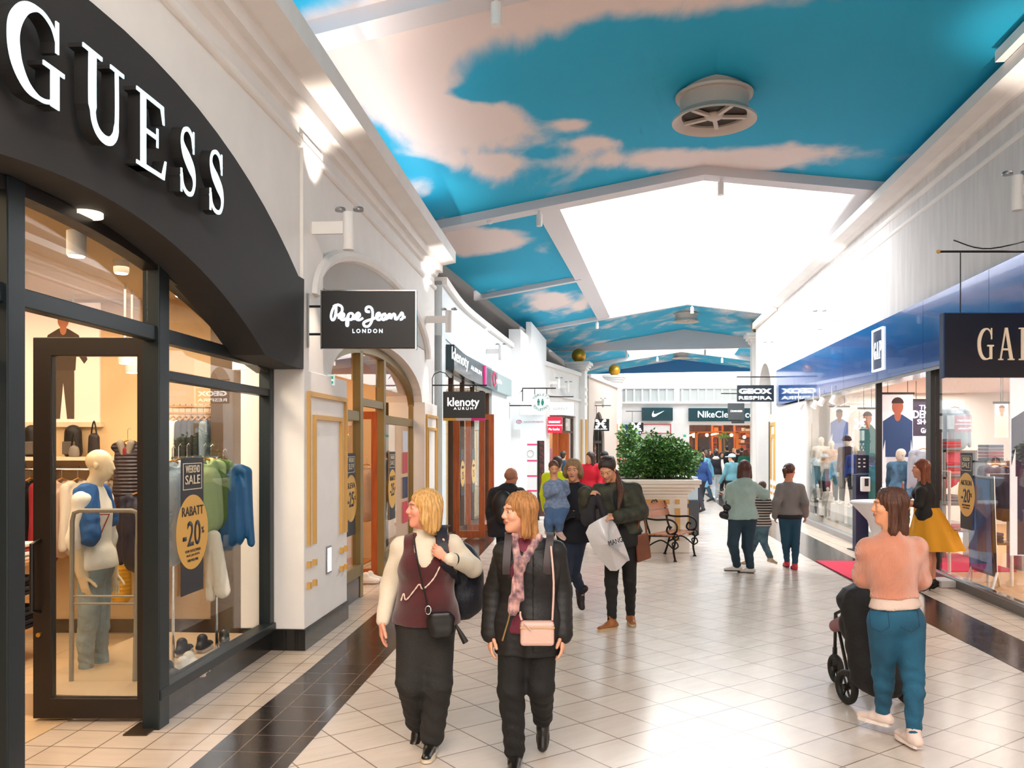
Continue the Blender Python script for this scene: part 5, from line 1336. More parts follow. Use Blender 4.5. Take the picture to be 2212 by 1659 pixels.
def facemat(g):
    k = g.k
    def fn(c):
        q = (c-g.hd)/k; r = q @ g.hr; f = q @ g.hf; u = q @ g.hu; m = np.zeros(len(c))
        m[(f > .075) & (((r/.024)**2+((u+.0545)/.0115)**2) < 1)] = 1
        br = np.abs(np.abs(r)-.033); m[(f > .055) & (br < .017) & (np.abs(u-(.0305-.12*(br*br)/.02)) < .0032)] = 2
        return m
    return fn

def eyes(g, par):
    for q in (1, -1):
        c = g.H(q*.031, .0745, .007); k = g.k
        e = MB().ball(c, .0108*k, 14, 10).build('eye', EYEW, par, smooth=True)
        c2 = Vector(g.H(q*.031, .0815, .007)); ax = Matrix((tuple(g.hr), tuple(g.hu), tuple(g.hf))).transposed()
        MB().lathe([(.001, 0), (.0066*k, 0), (.0058*k, .0018*k), (.001, .003*k)], c2+Vector(g.hf)*.0022*k, 14, ax).build('iris', IRIS, e, smooth=True)

def hair_noise(g, amp=.004, fr=46):
    def fn(X, Y, Z):
        qx, qy, qz = X-g.hd[0], Y-g.hd[1], Z-g.hd[2]
        r = qx*g.hr[0]+qy*g.hr[1]+qz*g.hr[2]; f = qx*g.hf[0]+qy*g.hf[1]+qz*g.hf[2]; u = qx*g.hu[0]+qy*g.hu[1]+qz*g.hu[2]
        th = np.arctan2(f+.02, r)
        return amp*(np.sin(th*fr*.5+np.sin(u*22)*1.5)*.6+np.sin(th*fr*.9+u*18)*.4)
    return fn

def hair(g, style, m, par, res, L_=.16, noise=.004):
    k = g.k; R = g.HR(); H_ = g.H; p = [ell(H_(0, -.018, .042), R, (.087*k, .102*k, .092*k), .02*k)]
    face = ell(H_(0, .108, -.035), R, (.066*k, .075*k, .1*k), .012*k, True)
    if style == 'bob':
        for q in (1, -1):
            p += [cap(H_(q*.074, .0, .02), H_(q*.08, .005, -L_*.55), .028*k, .03*k, .03*k), cap(H_(q*.06, -.05, .0), H_(q*.07, -.055, -L_), .045*k, .038*k, .03*k), cap(H_(q*.08, .0, -L_*.5), H_(q*.082, -.01, -L_), .03*k, .022*k, .03*k)]
        p += [ell(H_(0, -.07, -L_*.45), R, (.082*k, .05*k, (.06+L_*.5)*k), .03*k)]
    elif style == 'long':
        for q in (1, -1): p += [cap(H_(q*.072, -.01, .02), H_(q*.085, -.01, -L_), .03*k, .03*k, .03*k)]
        p += [cap(H_(0, -.06, .02), H_(0, -.075, -L_), .08*k, .075*k, .03*k, (g.hf, 1.8)), cap(H_(0, -.075, -L_), H_(0, -.07, -L_-.06), .075*k, .05*k, .02*k, (g.hf, 1.9))]
    elif style == 'pony':
        p += [cap(H_(0, -.115, .04), H_(0, -.15, .02), .028*k, .03*k, .02*k), cap(H_(0, -.15, .02), H_(0, -.14, -L_), .032*k, .014*k, .02*k)]
        face = ell(H_(0, .09, -.04), R, (.09*k, .095*k, .11*k), .012*k, True)
    elif style == 'short':
        p = [ell(H_(0, -.02, .042), R, (.082*k, .098*k, .086*k), .02*k), ell(H_(0, -.06, -.02), R, (.068*k, .05*k, .06*k), .02*k)]
        face = ell(H_(0, .1, -.04), R, (.095*k, .1*k, .095*k), .012*k, True)
    elif style == 'cropped':
        p = [ell(H_(0, -.03, .02), R, (.078*k, .082*k, .07*k), .02*k)]
        face = ell(H_(0, .07, .03), R, (.1*k, .1*k, .12*k), .012*k, True)
    p.append(face)
    o = solid('hair', p, m, res, par, noise=hair_noise(g, noise*k) if noise else None); return o

def shoe(g, q, m, par, res=.008, sole=None, boot=0, name='shoe', soleh=.018, wid=.036):
    k = g.k; an, toe = g.an[q], g.toe[q]; d = nz(toe-an-0*g.u); u = nz(g.u-d*(g.u @ d)) if abs(d[2]) < .95 else g.f
    # the sole direction is from heel to toe; the ankle sits above the heel
    heel = an-g.u*.0; L_ = .235*k
    fd = getattr(g, 'footd', {}).get(q)
    if fd is None:
        fd = nz(np.array([d[0], d[1], 0])); pt = (toe[2]-an[2]+.055*k)/(.17*k); fd = nz(fd+g.u*max(-1.6, min(.6, pt)))
    up = nz(g.u-fd*(g.u @ fd)) if abs(fd[2]) < .97 else nz(nz(np.array([d[0], d[1], 0])))
    side = np.cross(fd, up)
    sol = an-up*.085*k     # under the ankle
    hl = sol-fd*.045*k; tp = sol+fd*.165*k
    p = [cap(hl+up*.04*k, sol+fd*.06*k+up*.045*k, wid*k, wid*1.05*k, .02*k), cap(sol+fd*.06*k+up*.035*k, tp+up*.022*k, wid*1.05*k, wid*.92*k, .02*k), cap(sol+up*.05*k, an+(g.u*.02+up*boot)*k, .042*k, .045*k, .03*k)]
    cut = halfsp(sol+up*(soleh*.8)*k, -up)
    o = solid(name, p, m, res, par, cuts=[cut])
    s_ = MB(Matrix(((*fd,), (*side,), (*up,))).transposed().to_4x4()); s_.M.translation = Vector(sol)
    pts = [(-.052, 0), (-.05, .026), (-.02, .034), (.05, .036), (.1, .042), (.15, .034), (.178, .014), (.18, -.006), (.16, -.032), (.1, -.042), (.05, -.036), (-.02, -.034), (-.05, -.026)]
    pts = [(a*k*1.04, b*k*wid/.036*1.02) for a, b in smoothpts(pts, 2, True)]
    s_.hexa([(a, b, 0) for a, b in pts], [(a, b, soleh*k) for a, b in pts]); s_.build('sole', sole or m, o)
    return o

def trousers(g, m, par, res=.014, t=.008, flare=1.0, name='trousers', top=.1, end=.95, noise=None, r=(.088, .058, .052, .038)):
    p = [ell(g.pv, g.frame(), (.165*g.k*g.wide+t, .115*g.k+t, .12*g.k+t), .05*g.k)]
    an = dict(g.an)
    for q in (1, -1): g.an[q] = g.kn[q]+(an[q]-g.kn[q])*end; p += leg_prims(g, t, q, flare, r)
    g.an = an
    def wr(X, Y, Z): return .0035*np.sin(Z*70+X*31+np.sin(Y*40+Z*17)*2)*np.clip((g.kn[1][2]+.16*g.k-Z)/.2, .15, 1)
    return solid(name, p, m, res, par, cuts=[halfsp(g.pv+g.u*top*g.k, g.u)], noise=noise or (wr if res < .02 else None))

def wrinkle(a=.004, f=1.0):
    return lambda X, Y, Z: a*(np.sin((Z*38+X*17+Y*9)*f+2*np.sin((X*23-Z*9)*f))*.6+np.sin((X*41-Z*29+Y*33)*f)*.4)

def jacket(g, m, par, res=.014, t=.018, hem=-.05, name='jacket', bust=0, sleeves=(1, 1), ext=1.1, extra=(), cuts=(), noise=None, belly=0, vneck=None, slr=(.047, .042, .035)):
    k = g.k; R = g.frame(); p = torso_prims(g, t, bust, belly)
    if hem < .0: p.append(cap(g.pv, g.pv+R[2]*(hem*k), .165*k*g.wide+t, .17*k*g.wide+t, .05*k, (R[1], 1.35)))
    for q, sl in zip((1, -1), sleeves):
        if sl: p += arm_prims(g, t, q, ext, end=sl, r=slr)
    cs = [halfsp(g.pv+R[2]*hem*k, -R[2])] if 1 else []
    # sleeves below the hem must survive: cut only the trunk by doing it first
    trunk = [x for x in p]
    body_p = torso_prims(g, t, bust, belly)+([cap(g.pv, g.pv+R[2]*((hem-.05)*k), .165*k*g.wide+t, .172*k*g.wide+t, .05*k, (R[1], 1.35))] if hem < .05 else [])
    arms = []
    for q, sl in zip((1, -1), sleeves):
        if sl: arms += arm_prims(g, t, q, ext, end=sl, r=slr)
    cutb = [halfsp(g.pv+R[2]*hem*k, -R[2])]
    neck = [ell(g.nk+R[2]*.045*k+R[1]*.01*k, R, (.058*k, .06*k, .05*k), .01, True)] if vneck is None else vneck
    return solid(name, body_p+cutb+arms+list(extra)+neck, m, res, par, noise=noise, cuts=cuts)

def start(name, label, g, cat='person', group=None):
    if getattr(g, 'handset', True) and cat == 'person':
        for q in (1, -1): g.s[q] = g.s[q]-np.array([0, 0, .05])*g.k
        g.nk = g.nk-np.array([0, 0, .015])*g.k
    return thing(name, label, cat, tuple(g.base), group)

def body(g, sk, par, res=.02, face=False, hands=True, legs=False, hres=.0045, headres=.005, feet=True):
    """one continuous surface from head to ankles"""
    p = head_prims(g)+torso_prims(g, -.006)
    for q in (1, -1):
        p += arm_prims(g, 0, q)+leg_prims(g, 0, q)
        if hands: p += hand_prims(g, q)
        p.append(cap(g.an[q], g.an[q]-np.array([0, 0, .03])*g.k, .028*g.k, .024*g.k, .02))
    fine = [(g.hd, np.array([.13, .13, .15])*g.k, headres)]
    if hands and hres < res:
        for q in (1, -1):
            if getattr(g, 'hidehand', {}).get(q): continue
            d = g.hdir.get(q); d = nz(g.w[q]-g.e[q]) if d is None else nz(d)
            fine.append((g.w[q]+d*.08*g.k, np.array([.1, .1, .1])*g.k*.95, hres))
    return solid('body', p, [sk, LIP, BROW], res, par, fine=fine, matfn=facemat(g) if face else None)
def A(u, v, Y): return np.array(P(u, v, Y))
BLOND = mat('hair_blond', '#c89a5c', .45, var=.25, vscale=14, stretch=(6, 6, .7), bump=.6, bscale=40)
DBLOND = mat('hair_dark_blond', '#a4713f', .45, var=.3, vscale=14, stretch=(6, 6, .7), bump=.6, bscale=40)
BROWNH = mat('hair_brown', '#4c2a1a', .42, var=.3, vscale=14, stretch=(6, 6, .7), bump=.6, bscale=40)
DKH = mat('hair_dark', '#2a1a14', .4, var=.3, vscale=14, stretch=(6, 6, .7), bump=.5, bscale=40)
GREYH = mat('hair_greyblond', '#8d6f4c', .5, var=.3, vscale=14, stretch=(6, 6, .7), bump=.5, bscale=40)
def strand_cloth(): pass
def strap(pts, w, m, name, par, n=5, th=.006):
    """flat band through points; width direction given per point pair (point, width vector)"""
    ps = smoothpts([tuple(p) for p, _ in pts], n); ws = smoothpts([tuple(q) for _, q in pts], n); mb = MB(); vs = []
    for p, q in zip(ps, ws):
        q = nz(q)*w/2; vs += [tuple(p-q), tuple(p+q)]
    m_ = len(ps); nn = []
    for i in range(m_):
        t = ps[min(i+1, m_-1)]-ps[max(i-1, 0)]; nn.append(nz(np.cross(t, ws[i]))*th)
    vs2 = []
    for i in range(m_): vs2 += [tuple(np.array(vs[2*i])+nn[i]), tuple(np.array(vs[2*i+1])+nn[i])]
    fs = []
    for i in range(m_-1):
        a = 2*i; b = 2*m_+2*i
        fs += [(a, a+1, a+3, a+2), (b, b+2, b+3, b+1), (a, a+2, b+2, b), (a+1, b+1, b+3, a+3)]
    fs += [(0, 2*m_, 2*m_+1, 1), (2*m_-2, 2*m_-1, 4*m_-1, 4*m_-2)]
    return mb.add(vs+vs2, fs).build(name, m, par, smooth=True)

# ---------------------------------------------------------------- woman with the knitted vest
Y = 5.38
g = Fig(P(917, 900, Y).x, Y, 1.68, 188, wide=1.03, headyaw=252, headpitch=4)
g.hd = A(915, 1100, Y-.02); g.nk = A(920, 1150, Y+.03); g.ch = A(922, 1215, Y); g.pv = A(921, 1338, Y)
g.s = {1: A(868, 1166, Y), -1: A(975, 1163, Y+.02)}
g.e = {1: A(842, 1264, Y+.03), -1: A(1021, 1226, Y+.04)}
g.w = {1: A(826, 1340, Y-.08), -1: A(973, 1207, Y-.17)}
g.hdir = {1: np.array([-.03, -.1, -1]), -1: np.array([-.85, -.1, .5])}
g.pn = {1: np.array([-1, -.2, 0]), -1: np.array([.1, -1, .1])}; g.curl = {1: .28, -1: .85}
g.hp = {1: A(897, 1352, Y), -1: A(942, 1352, Y)}
g.kn = {1: A(888, 1472, Y-.06), -1: A(944, 1478, Y-.04)}
g.an = {1: A(902, 1562, Y+.24), -1: A(932, 1597, Y+.02)}
g.toe = {1: A(884, 1600, Y+.16), -1: A(929, 1622, Y-.15)}
g.footd = {1: nz(np.array([-.3, -.5, -.75])), -1: nz(np.array([-.1, -1, 0]))}
o = start('person', 'blond woman in a dark red knitted vest over a cream polo-neck jumper', g)
sk = skin('#e39a80'); body(g, sk, o, .02, True, hres=.0045, headres=.0045); eyes(g, o)
CREAM = mat('cream_knit', '#d9cdb8', .85, bump=.7, bscale=130, wave=(55, 'Z', .25), sheen=.3)
VEST = mat('maroon_knit', '#4a1316', .9, bump=.35, bscale=220, sheen=.4)
k = g.k; R = g.frame()
jacket(g, CREAM, o, .011, .016, .03, 'jumper', bust=1, ext=.7, extra=[cap(g.nk-R[2]*.03, g.nk+R[2]*.05+g.hf*.012, .078*k, .066*k, .03)], vneck=[], noise=wrinkle(.003), slr=(.05, .044, .03), belly=0)
jacket(g, VEST, o, .011, .026, -.02, 'knitted_vest', bust=1, sleeves=(0, 0), vneck=[ell(g.nk+R[1]*.09-R[2]*.09, R, (.075, .12, .13), .01, True), ell(g.s[1]+R[0]*.05, R, (.07, .16, .14), .015, True), ell(g.s[-1]-R[0]*.05, R, (.07, .16, .14), .015, True)], noise=wrinkle(.003), belly=1)
zz = [(866, 1298), (872, 1282), (877, 1296), (896, 1274), (906, 1262), (912, 1272), (922, 1266), (938, 1248), (950, 1224)]
def vestdepth(u): return Y-.165-.03*max(0, 1-abs(u-918)/45)
mb = MB(); zp = smoothpts([A(u, v, vestdepth(u)+.0) for u, v in zz], 4)
mb.tube([Vector(q_) for q_ in zp], [.0035+.002*(i % 2) for i in range(len(zp))], 6)
zo = mb.build('zigzag_stitching', mat('stitch', '#d8c0b0', .8), o); pass
trousers(g, mat('charcoal_trousers', '#23211f', .85, bump=.4), o, .012, .02, 1.25, top=.08, end=.92, r=(.1, .07, .06, .05))
for q in (1, -1): shoe(g, q, mat('black_leather', '#15120f', .3, coat=.3), o, .008, mat('sole_cream', '#d8ccb6', .6), soleh=.03)
hair(g, 'bob', BLOND, o, .0065, .115, .005)
MB().tube([tuple(g.w[-1]+(g.e[-1]-g.w[-1])*.12+nz(np.cross(g.e[-1]-g.w[-1], (0, 1, .2)))*.036*math.cos(t)+nz(np.cross(g.e[-1]-g.w[-1], np.cross(g.e[-1]-g.w[-1], (0, 1, .2))))*.036*math.sin(t)) for t in np.linspace(0, 2*PI, 16, endpoint=False)], .009, 6, closed=True).build('wristband', FRAME, o, smooth=True)
NAVYF = mat('navy_nylon', '#0d1120', .55, bump=.4)
bp = thing('backpack', 'dark navy backpack on the back of the woman in the red vest', 'backpack', tuple(A(1000, 1330, Y+.2)))
solid('bag_body', [ell(A(990, 1250, Y+.2), np.eye(3), (.165, .11, .25), .03), ell(A(1000, 1290, Y+.2), np.eye(3), (.14, .12, .14), .05)], NAVYF, .012, bp, noise=wrinkle(.004))
strap([(A(962, 1136, Y+.06), (1, 0, 0)), (A(955, 1144, Y-.06), (1, 0, 0)), (A(957, 1180, Y-.17), (1, 0, 0)), (A(968, 1225, Y-.16), (1, 0, 0)), (A(985, 1260, Y+.05), (1, .3, 0))], .065, NAVYF, 'shoulder_strap', bp)
hb = thing('shoulder_bag', 'small black crossbody bag with tassel at the hip of the woman in the red vest', 'bag', tuple(A(950, 1385, Y-.2)))
solid('bag_body', [cap(A(938, 1342, Y-.2), A(968, 1338, Y-.2), .05, .045, .02, (np.array([0, 1, 0]), 1.7)), cap(A(944, 1362, Y-.2), A(966, 1360, Y-.2), .05, .045, .02, (np.array([0, 1, 0]), 1.7)), cap(A(935, 1330, Y-.21), A(968, 1328, Y-.21), .02, .02, .01)], mat('black_bag', '#100e0e', .4), .01, hb)
MB().tube([Vector(p) for p in smoothpts([tuple(A(893, 1155, Y-.08)), tuple(A(899, 1195, Y-.2)), tuple(A(910, 1250, Y-.222)), tuple(A(922, 1300, Y-.215)), tuple(A(926, 1330, Y-.21))], 5)], .006, 6).build('strap', FRAME, hb, smooth=True)
MB().tube([Vector(A(925+6*math.cos(t), 1318+9*math.sin(t), Y-.22)) for t in np.linspace(0, 2*PI, 12, endpoint=False)], .0035, 5, closed=True).build('clasp', CHROME, hb, smooth=True)
MB().tube([Vector(A(985, 1350, Y-.2)), Vector(A(997, 1372, Y-.2)), Vector(A(1006, 1388, Y-.2))], [.008, .016, .02], 8).build('tassel', MC['black_bag'], hb, smooth=True)

# ---------------------------------------------------------------- woman with the scarf
Y = 5.13
g = Fig(P(1138, 900, Y).x, Y, 1.68, 186, wide=1.1, headyaw=246, headpitch=2)
g.hd = A(1121, 1108, Y-.02); g.nk = A(1135, 1158, Y+.03); g.ch = A(1142, 1225, Y); g.pv = A(1143, 1352, Y)
g.s = {1: A(1090, 1178, Y), -1: A(1199, 1176, Y+.01)}
g.e = {1: A(1068, 1278, Y+.06), -1: A(1212, 1276, Y+.05)}
g.w = {1: A(1062, 1366, Y+.0), -1: A(1214, 1368, Y-.04)}
g.pn = {1: np.array([-1, -.2, 0]), -1: np.array([1, -.2, 0])}
g.hp = {1: A(1113, 1362, Y), -1: A(1167, 1362, Y)}
g.kn = {1: A(1104, 1490, Y-.04), -1: A(1168, 1484, Y-.05)}
g.an = {1: A(1112, 1625, Y+.0), -1: A(1172, 1552, Y+.3)}
g.toe = {1: A(1112, 1652, Y-.15), -1: A(1168, 1592, Y+.22)}
g.footd = {1: nz(np.array([-.05, -1, 0])), -1: nz(np.array([-.05, -.4, -.9]))}
o = start('person', 'blond woman in a black quilted jacket with a pink silk scarf', g)
sk = skin('#e0a284'); body(g, sk, o, .02, True, hres=.006, headres=.0045); eyes(g, o)
BLK = mat('black_quilt', '#0f0d0e', .6, bump=.3, bscale=30)
BLK2 = mat('black_jacket_smooth', '#121012', .6, bump=.3)
k = g.k; R = g.frame()
top = mat('raspberry_top', '#6a1c34', .7, bump=.3)
jacket(g, top, o, .012, .012, -.02, 'top', bust=1, sleeves=(0, 0))
vop = [cap(A(1122, 1180, Y-.2), A(1108, 1430, Y-.22), .06, .1, .01, None, True), ell(g.nk+R[1]*.07+R[2]*.0, R, (.06, .09, .1), .01, True)]
qn = lambda X, Y_, Z: .003*np.abs(np.sin(Z*70+X*6))-.001
jacket(g, BLK, o, .012, .022, -.16, 'quilted_jacket', bust=1, sleeves=(0, 0), vneck=vop, noise=qn)
for q in (1, -1): solid('sleeve', arm_prims(g, .022, q, 1.2, r=(.046, .046, .04)), BLK, .01, o, noise=qn)
jacket(g, BLK2, o, .014, .027, -.13, 'jacket_front', bust=1, sleeves=(0, 0), vneck=[halfsp(A(1148, 1300, Y), (-1, 0, 0)), ell(g.s[-1]-R[0]*.03, R, (.055, .16, .12), .02, True), halfsp(A(1190, 1300, Y), (1, 0, 0)), halfsp(A(1180, 1300, Y+.0), (0, 1, 0)), halfsp(A(1150, 1180, Y), (0, 0, 1))])
MB().tube([Vector(A(u, v, d)) for u, v, d in ((1135, 1215, Y-.2), (1112, 1280, Y-.2), (1098, 1340, Y-.19), (1085, 1384, Y-.17))], .005, 6).build('zip', mat('brass_zip', '#b89a62', .3, metal=.8), o, smooth=True)
SC_ = mat('silk_scarf', '#c79a92', .4, var=.4, vscale=22, col2='#5a3a4c', sheen=.3)
sp = [cap(A(1110, 1165, Y-.06), A(1120, 1225, Y-.185), .02, .026, .02), cap(A(1162, 1163, Y-.04), A(1124, 1225, Y-.19), .024, .026, .02), cap(A(1110, 1160, Y-.05), A(1135, 1148, Y+.08), .025, .025, .02), cap(A(1162, 1160, Y-.04), A(1135, 1148, Y+.08), .025, .025, .02),
      cap(A(1120, 1222, Y-.2), A(1122, 1212, Y-.205), .03, .03, .01), cap(A(1120, 1228, Y-.205), A(1108, 1318, Y-.21), .02, .034, .02, (np.array([0, 1, 0]), 1.8)), cap(A(1122, 1228, Y-.2), A(1122, 1290, Y-.215), .024, .03, .02, (np.array([0, 1, 0]), 1.8))]
solid('scarf', sp, SC_, .006, o, noise=lambda X, Y_, Z: .003*np.sin(X*230+Z*20))
trousers(g, mat('black_trousers', '#0d0c0c', .8, bump=.3), o, .012, .014, 1.15, top=.1, end=.97, r=(.092, .064, .056, .045))
for q in (1, -1): shoe(g, q, mat('black_boot', '#171311', .35, coat=.3), o, .008, mat('sole_dark', '#221c18', .6), boot=.05)
hair(g, 'long', DBLOND, o, .0065, .12, .006)
rs = thing('rucksack', 'grey rucksack straps over the shoulders of the woman with the scarf', 'rucksack', tuple(A(1150, 1330, Y+.24)))
solid('bag_body', [ell(A(1145, 1250, Y+.26), np.eye(3), (.13, .08, .19), .03)], mat('grey_nylon', '#3c3336', .6), .014, rs)
for ua, ub in ((1098, 1094), (1188, 1182)):
    strap([(A(ua, 1165, Y+.16), (1, 0, 0)), (A(ua, 1152, Y+.04), (1, 0, 0)), (A(ua, 1165, Y-.1), (1, 0, 0)), (A(ub, 1215, Y-.165), (1, 0, 0)), (A(ub, 1240, Y-.15), (1, 0, 0))], .045, MC['grey_nylon'], 'shoulder_strap', rs)
cb = thing('handbag', 'small pale pink crossbody handbag in front of the woman with the scarf', 'bag', tuple(A(1160, 1398, Y-.22)))
PB = mat('pink_leather', '#cfa99c', .5, bump=.2)
a, b = A(1124, 1396, Y-.27), A(1196, 1338, Y-.2)
MB().box(a[0], b[0], Y-.28, Y-.21, a[2], b[2]).build('bag_body', PB, cb, bev=.018)
MB().box(a[0]-.002, b[0]+.002, Y-.284, Y-.206, b[2]-.035, b[2]-.028).build('zip', mat('zip_gold', '#caa87a', .3, metal=.7), cb)
MB().tube([Vector(A(1130, 1345, Y-.29)), Vector(A(1138, 1352, Y-.29)), Vector(A(1147, 1362, Y-.292))], .004, 5).build('zip_puller', PB, cb)
for (u, v, u2, v2, mid) in ((1127, 1340, 1124, 1322, (1124, 1330)), (1193, 1340, 1190, 1180, (1196, 1260))):
    MB().tube([Vector(p) for p in smoothpts([tuple(A(u, v, Y-.24)), tuple(A(*mid, Y-.225)), tuple(A(u2, v2, Y-.2 if u < 1150 else Y-.16))], 4)], .006, 6).build('strap', PB, cb, smooth=True)

# ---------------------------------------------------------------- woman in the pink jumper with the pushchair
Y = 5.5
g = Fig(P(1935, 900, Y).x, Y, 1.68, 2, wide=.9, headyaw=-78, headpitch=2)
g.hd = A(1921, 1095, Y+.02); g.nk = A(1929, 1146, Y); g.ch = A(1926, 1212, Y); g.pv = A(1935, 1330, Y)
g.s = {-1: A(1877, 1172, Y+.02), 1: A(1976, 1170, Y)}
g.e = {-1: A(1866, 1246, Y+.1), 1: A(1985, 1250, Y+.06)}
g.w = {-1: A(1874, 1250, Y+.36), 1: A(1972, 1262, Y+.34)}
g.hp = {-1: A(1908, 1346, Y), 1: A(1964, 1346, Y)}
g.kn = {-1: A(1908, 1452, Y+.16), 1: A(1972, 1462, Y+.02)}
g.an = {-1: A(1907, 1538, Y+.24), 1: A(1974, 1583, Y-.02)}
g.toe = {-1: A(1884, 1530, Y+.4), 1: A(1966, 1600, Y+.16)}
g.footd = {-1: nz(np.array([-.55, .83, -.02])), 1: nz(np.array([-.12, 1, 0]))}
g.hdir = {-1: np.array([.1, 1, -.1]), 1: np.array([-.1, 1, -.1])}; g.curl = {1: .8, -1: .8}; g.pn = {1: np.array([0, .1, 1]), -1: np.array([0, .1, 1])}
o = start('person', 'woman from behind in a salmon pink knitted jumper pushing a pushchair', g)
sk = skin('#dd9a74'); body(g, sk, o, .02, True, hres=.007, headres=.0045); eyes(g, o)
SAL = mat('salmon_knit', '#d58a6d', .9, wave=(62, 'X', .5), bump=.5, bscale=150, sheen=.5)
k = g.k; R = g.frame()
jacket(g, SAL, o, .011, .024, .12, 'jumper', ext=1.1, noise=wrinkle(.004), slr=(.05, .048, .036), vneck=[ell(g.nk+R[2]*.055, R, (.062, .062, .05), .012, True)])
jacket(g, mat('pale_shirt', '#cdb7aa', .8, bump=.2), o, .012, .014, .055, 'shirt', sleeves=(0, 0))
JEANS = mat('teal_jeans', '#175572', .8, var=.25, vscale=5, bump=.5, bscale=200)
tj = trousers(g, JEANS, o, .01, .006, .9, top=.12, end=.93, r=(.094, .064, .057, .042))
for q, (u, v) in ((1, (1968, 1340)), (-1, (1903, 1340))):
    mb = MB(); c_ = A(u, v, Y-.128)
    w_ = [(-.058, .055), (.058, .055), (.06, -.045), (0, -.075), (-.06, -.045)]
    pts = [Vector((c_[0]+a, c_[1]+.25*abs(a)+(.02 if z_ > 0 else 0), c_[2]+z_)) for a, z_ in w_]
    mb.tube(pts, .0022, 4, closed=True); mb.build('pocket_seam', mat('denim_dark', '#0e3348', .8), o)
for q in (1, -1): shoe(g, q, mat('white_trainer', '#d9c4bb', .6, bump=.2), o, .008, mat('sole_white', '#e8dad2', .6), soleh=.024)
hair(g, 'long', BROWNH, o, .0065, .15, .005)
MB().tube([Vector(g.H(r_, .05-.0, .118-abs(r_)*.35)) for r_ in np.linspace(-.08, .08, 9)], .006, 6).build('sunglasses', mat('tortoise', '#3a1c10', .2), o, smooth=True)
# pushchair
pc = thing('pushchair', 'black folding pushchair with air-tyre wheels in front of the woman in the pink jumper', 'pushchair', (P(1880, 900, 6).x, 6.1, 0))
FB = mat('black_fabric', '#0c0b0d', .7, bump=.5, bscale=80); RUB = mat('rubber', '#15130f', .6, bump=.3); PLS = mat('black_plastic', '#16130f', .35)
solid('seat_shell', [cap(A(1868, 1310, 6.3), A(1880, 1450, 6.2), .17, .15, .05, (np.array([0, 1, 0]), 1.3)), cap(A(1925, 1310, 6.35), A(1925, 1450, 6.2), .16, .15, .05, (np.array([0, 1, 0]), 1.3)), cap(A(1900, 1470, 6.1), A(1920, 1470, 6.1), .12, .12, .05)], FB, .014, pc, noise=wrinkle(.006))
solid('canopy', [ell(A(1890, 1300, 6.4), np.eye(3), (.28, .24, .16), .04), ell(A(1872, 1350, 6.45), np.eye(3), (.2, .2, .2), .05)], FB, .014, pc, noise=lambda X, Y_, Z: .006*np.abs(np.sin(X*30+Z*22)))
def wheel(c, r, w_, yawd, par, nm):
    c = Vector(c); ax = Vector((math.cos(math.radians(yawd)), math.sin(math.radians(yawd)), 0)); up = Vector((0, 0, 1)); fw = up.cross(ax)
    wm = MB().tube([c+(fw*math.cos(t)+up*math.sin(t))*(r-w_/2) for t in np.linspace(0, 2*PI, 32, endpoint=False)], w_/2, 10, closed=True).build(nm, RUB, par, smooth=True)
    M_ = Matrix((tuple(fw), tuple(up), tuple(ax))).transposed()
    MB().lathe([(.02, -.03), (.025, -.015), (.025, .015), (.02, .03)], c, 16, M_).build('hub', PLS, wm, smooth='auto')
    mb = MB()
    for i in range(6):
        t = i*PI/3; d = fw*math.cos(t)+up*math.sin(t); mb.tube([c+d*.02, c+d*(r-w_)], .009, 5)
    mb.build('spokes', PLS, wm)
    return wm
w1_, w2_ = FL(1829, 1521), FL(1948, 1492)
wheel((w1_.x, w1_.y, .13), .13, .055, 12, pc, 'wheel'); wheel((w1_.x+.45, w1_.y+.02, .13), .13, .055, 12, pc, 'wheel')
f1 = A(1810, 1450, 7.0); wheel((w1_.x+.13, w1_.y+.56, .12), .12, .05, 5, pc, 'front_wheel'); wheel((w1_.x+.42, w1_.y+.6, .12), .12, .05, 5, pc, 'front_wheel')
mb = MB(); a = Vector((w1_.x, w1_.y, .13)); b = Vector((w1_.x+.45, w1_.y+.02, .13))
mb.tube([a, b], .014, 8)
for p_, fx in ((a, .13), (b, -.03)):
    q_ = Vector((p_.x+fx, p_.y+.58, .24)); top_ = Vector((p_.x+(.03 if p_ is a else -.03), p_.y+.3, .62)); mb.tube([p_+Vector((.03 if p_ is a else -.03, 0, 0)), top_, Vector((2.66 if p_ is a else 2.82, 5.95, .98))], .014, 8); mb.tube([q_, top_], .014, 8)
    mb.tube([q_+Vector((0, 0, .05)), q_+Vector((0, 0, -.12))], .02, 8)
mb.build('chassis', PLS, pc, smooth=True)
MB().tube([Vector(A(1870, 1262, 5.9)), Vector(A(1885, 1256, 5.84)), Vector(A(1965, 1256, 5.84)), Vector(A(1978, 1262, 5.9))], .016, 8).build('handlebar', PLS, pc, smooth=True)
solid('blanket', [cap(A(1805, 1352, 6.7), A(1825, 1345, 6.6), .05, .06, .02)], mat('mauve_fabric', '#8a6468', .8), .014, pc)

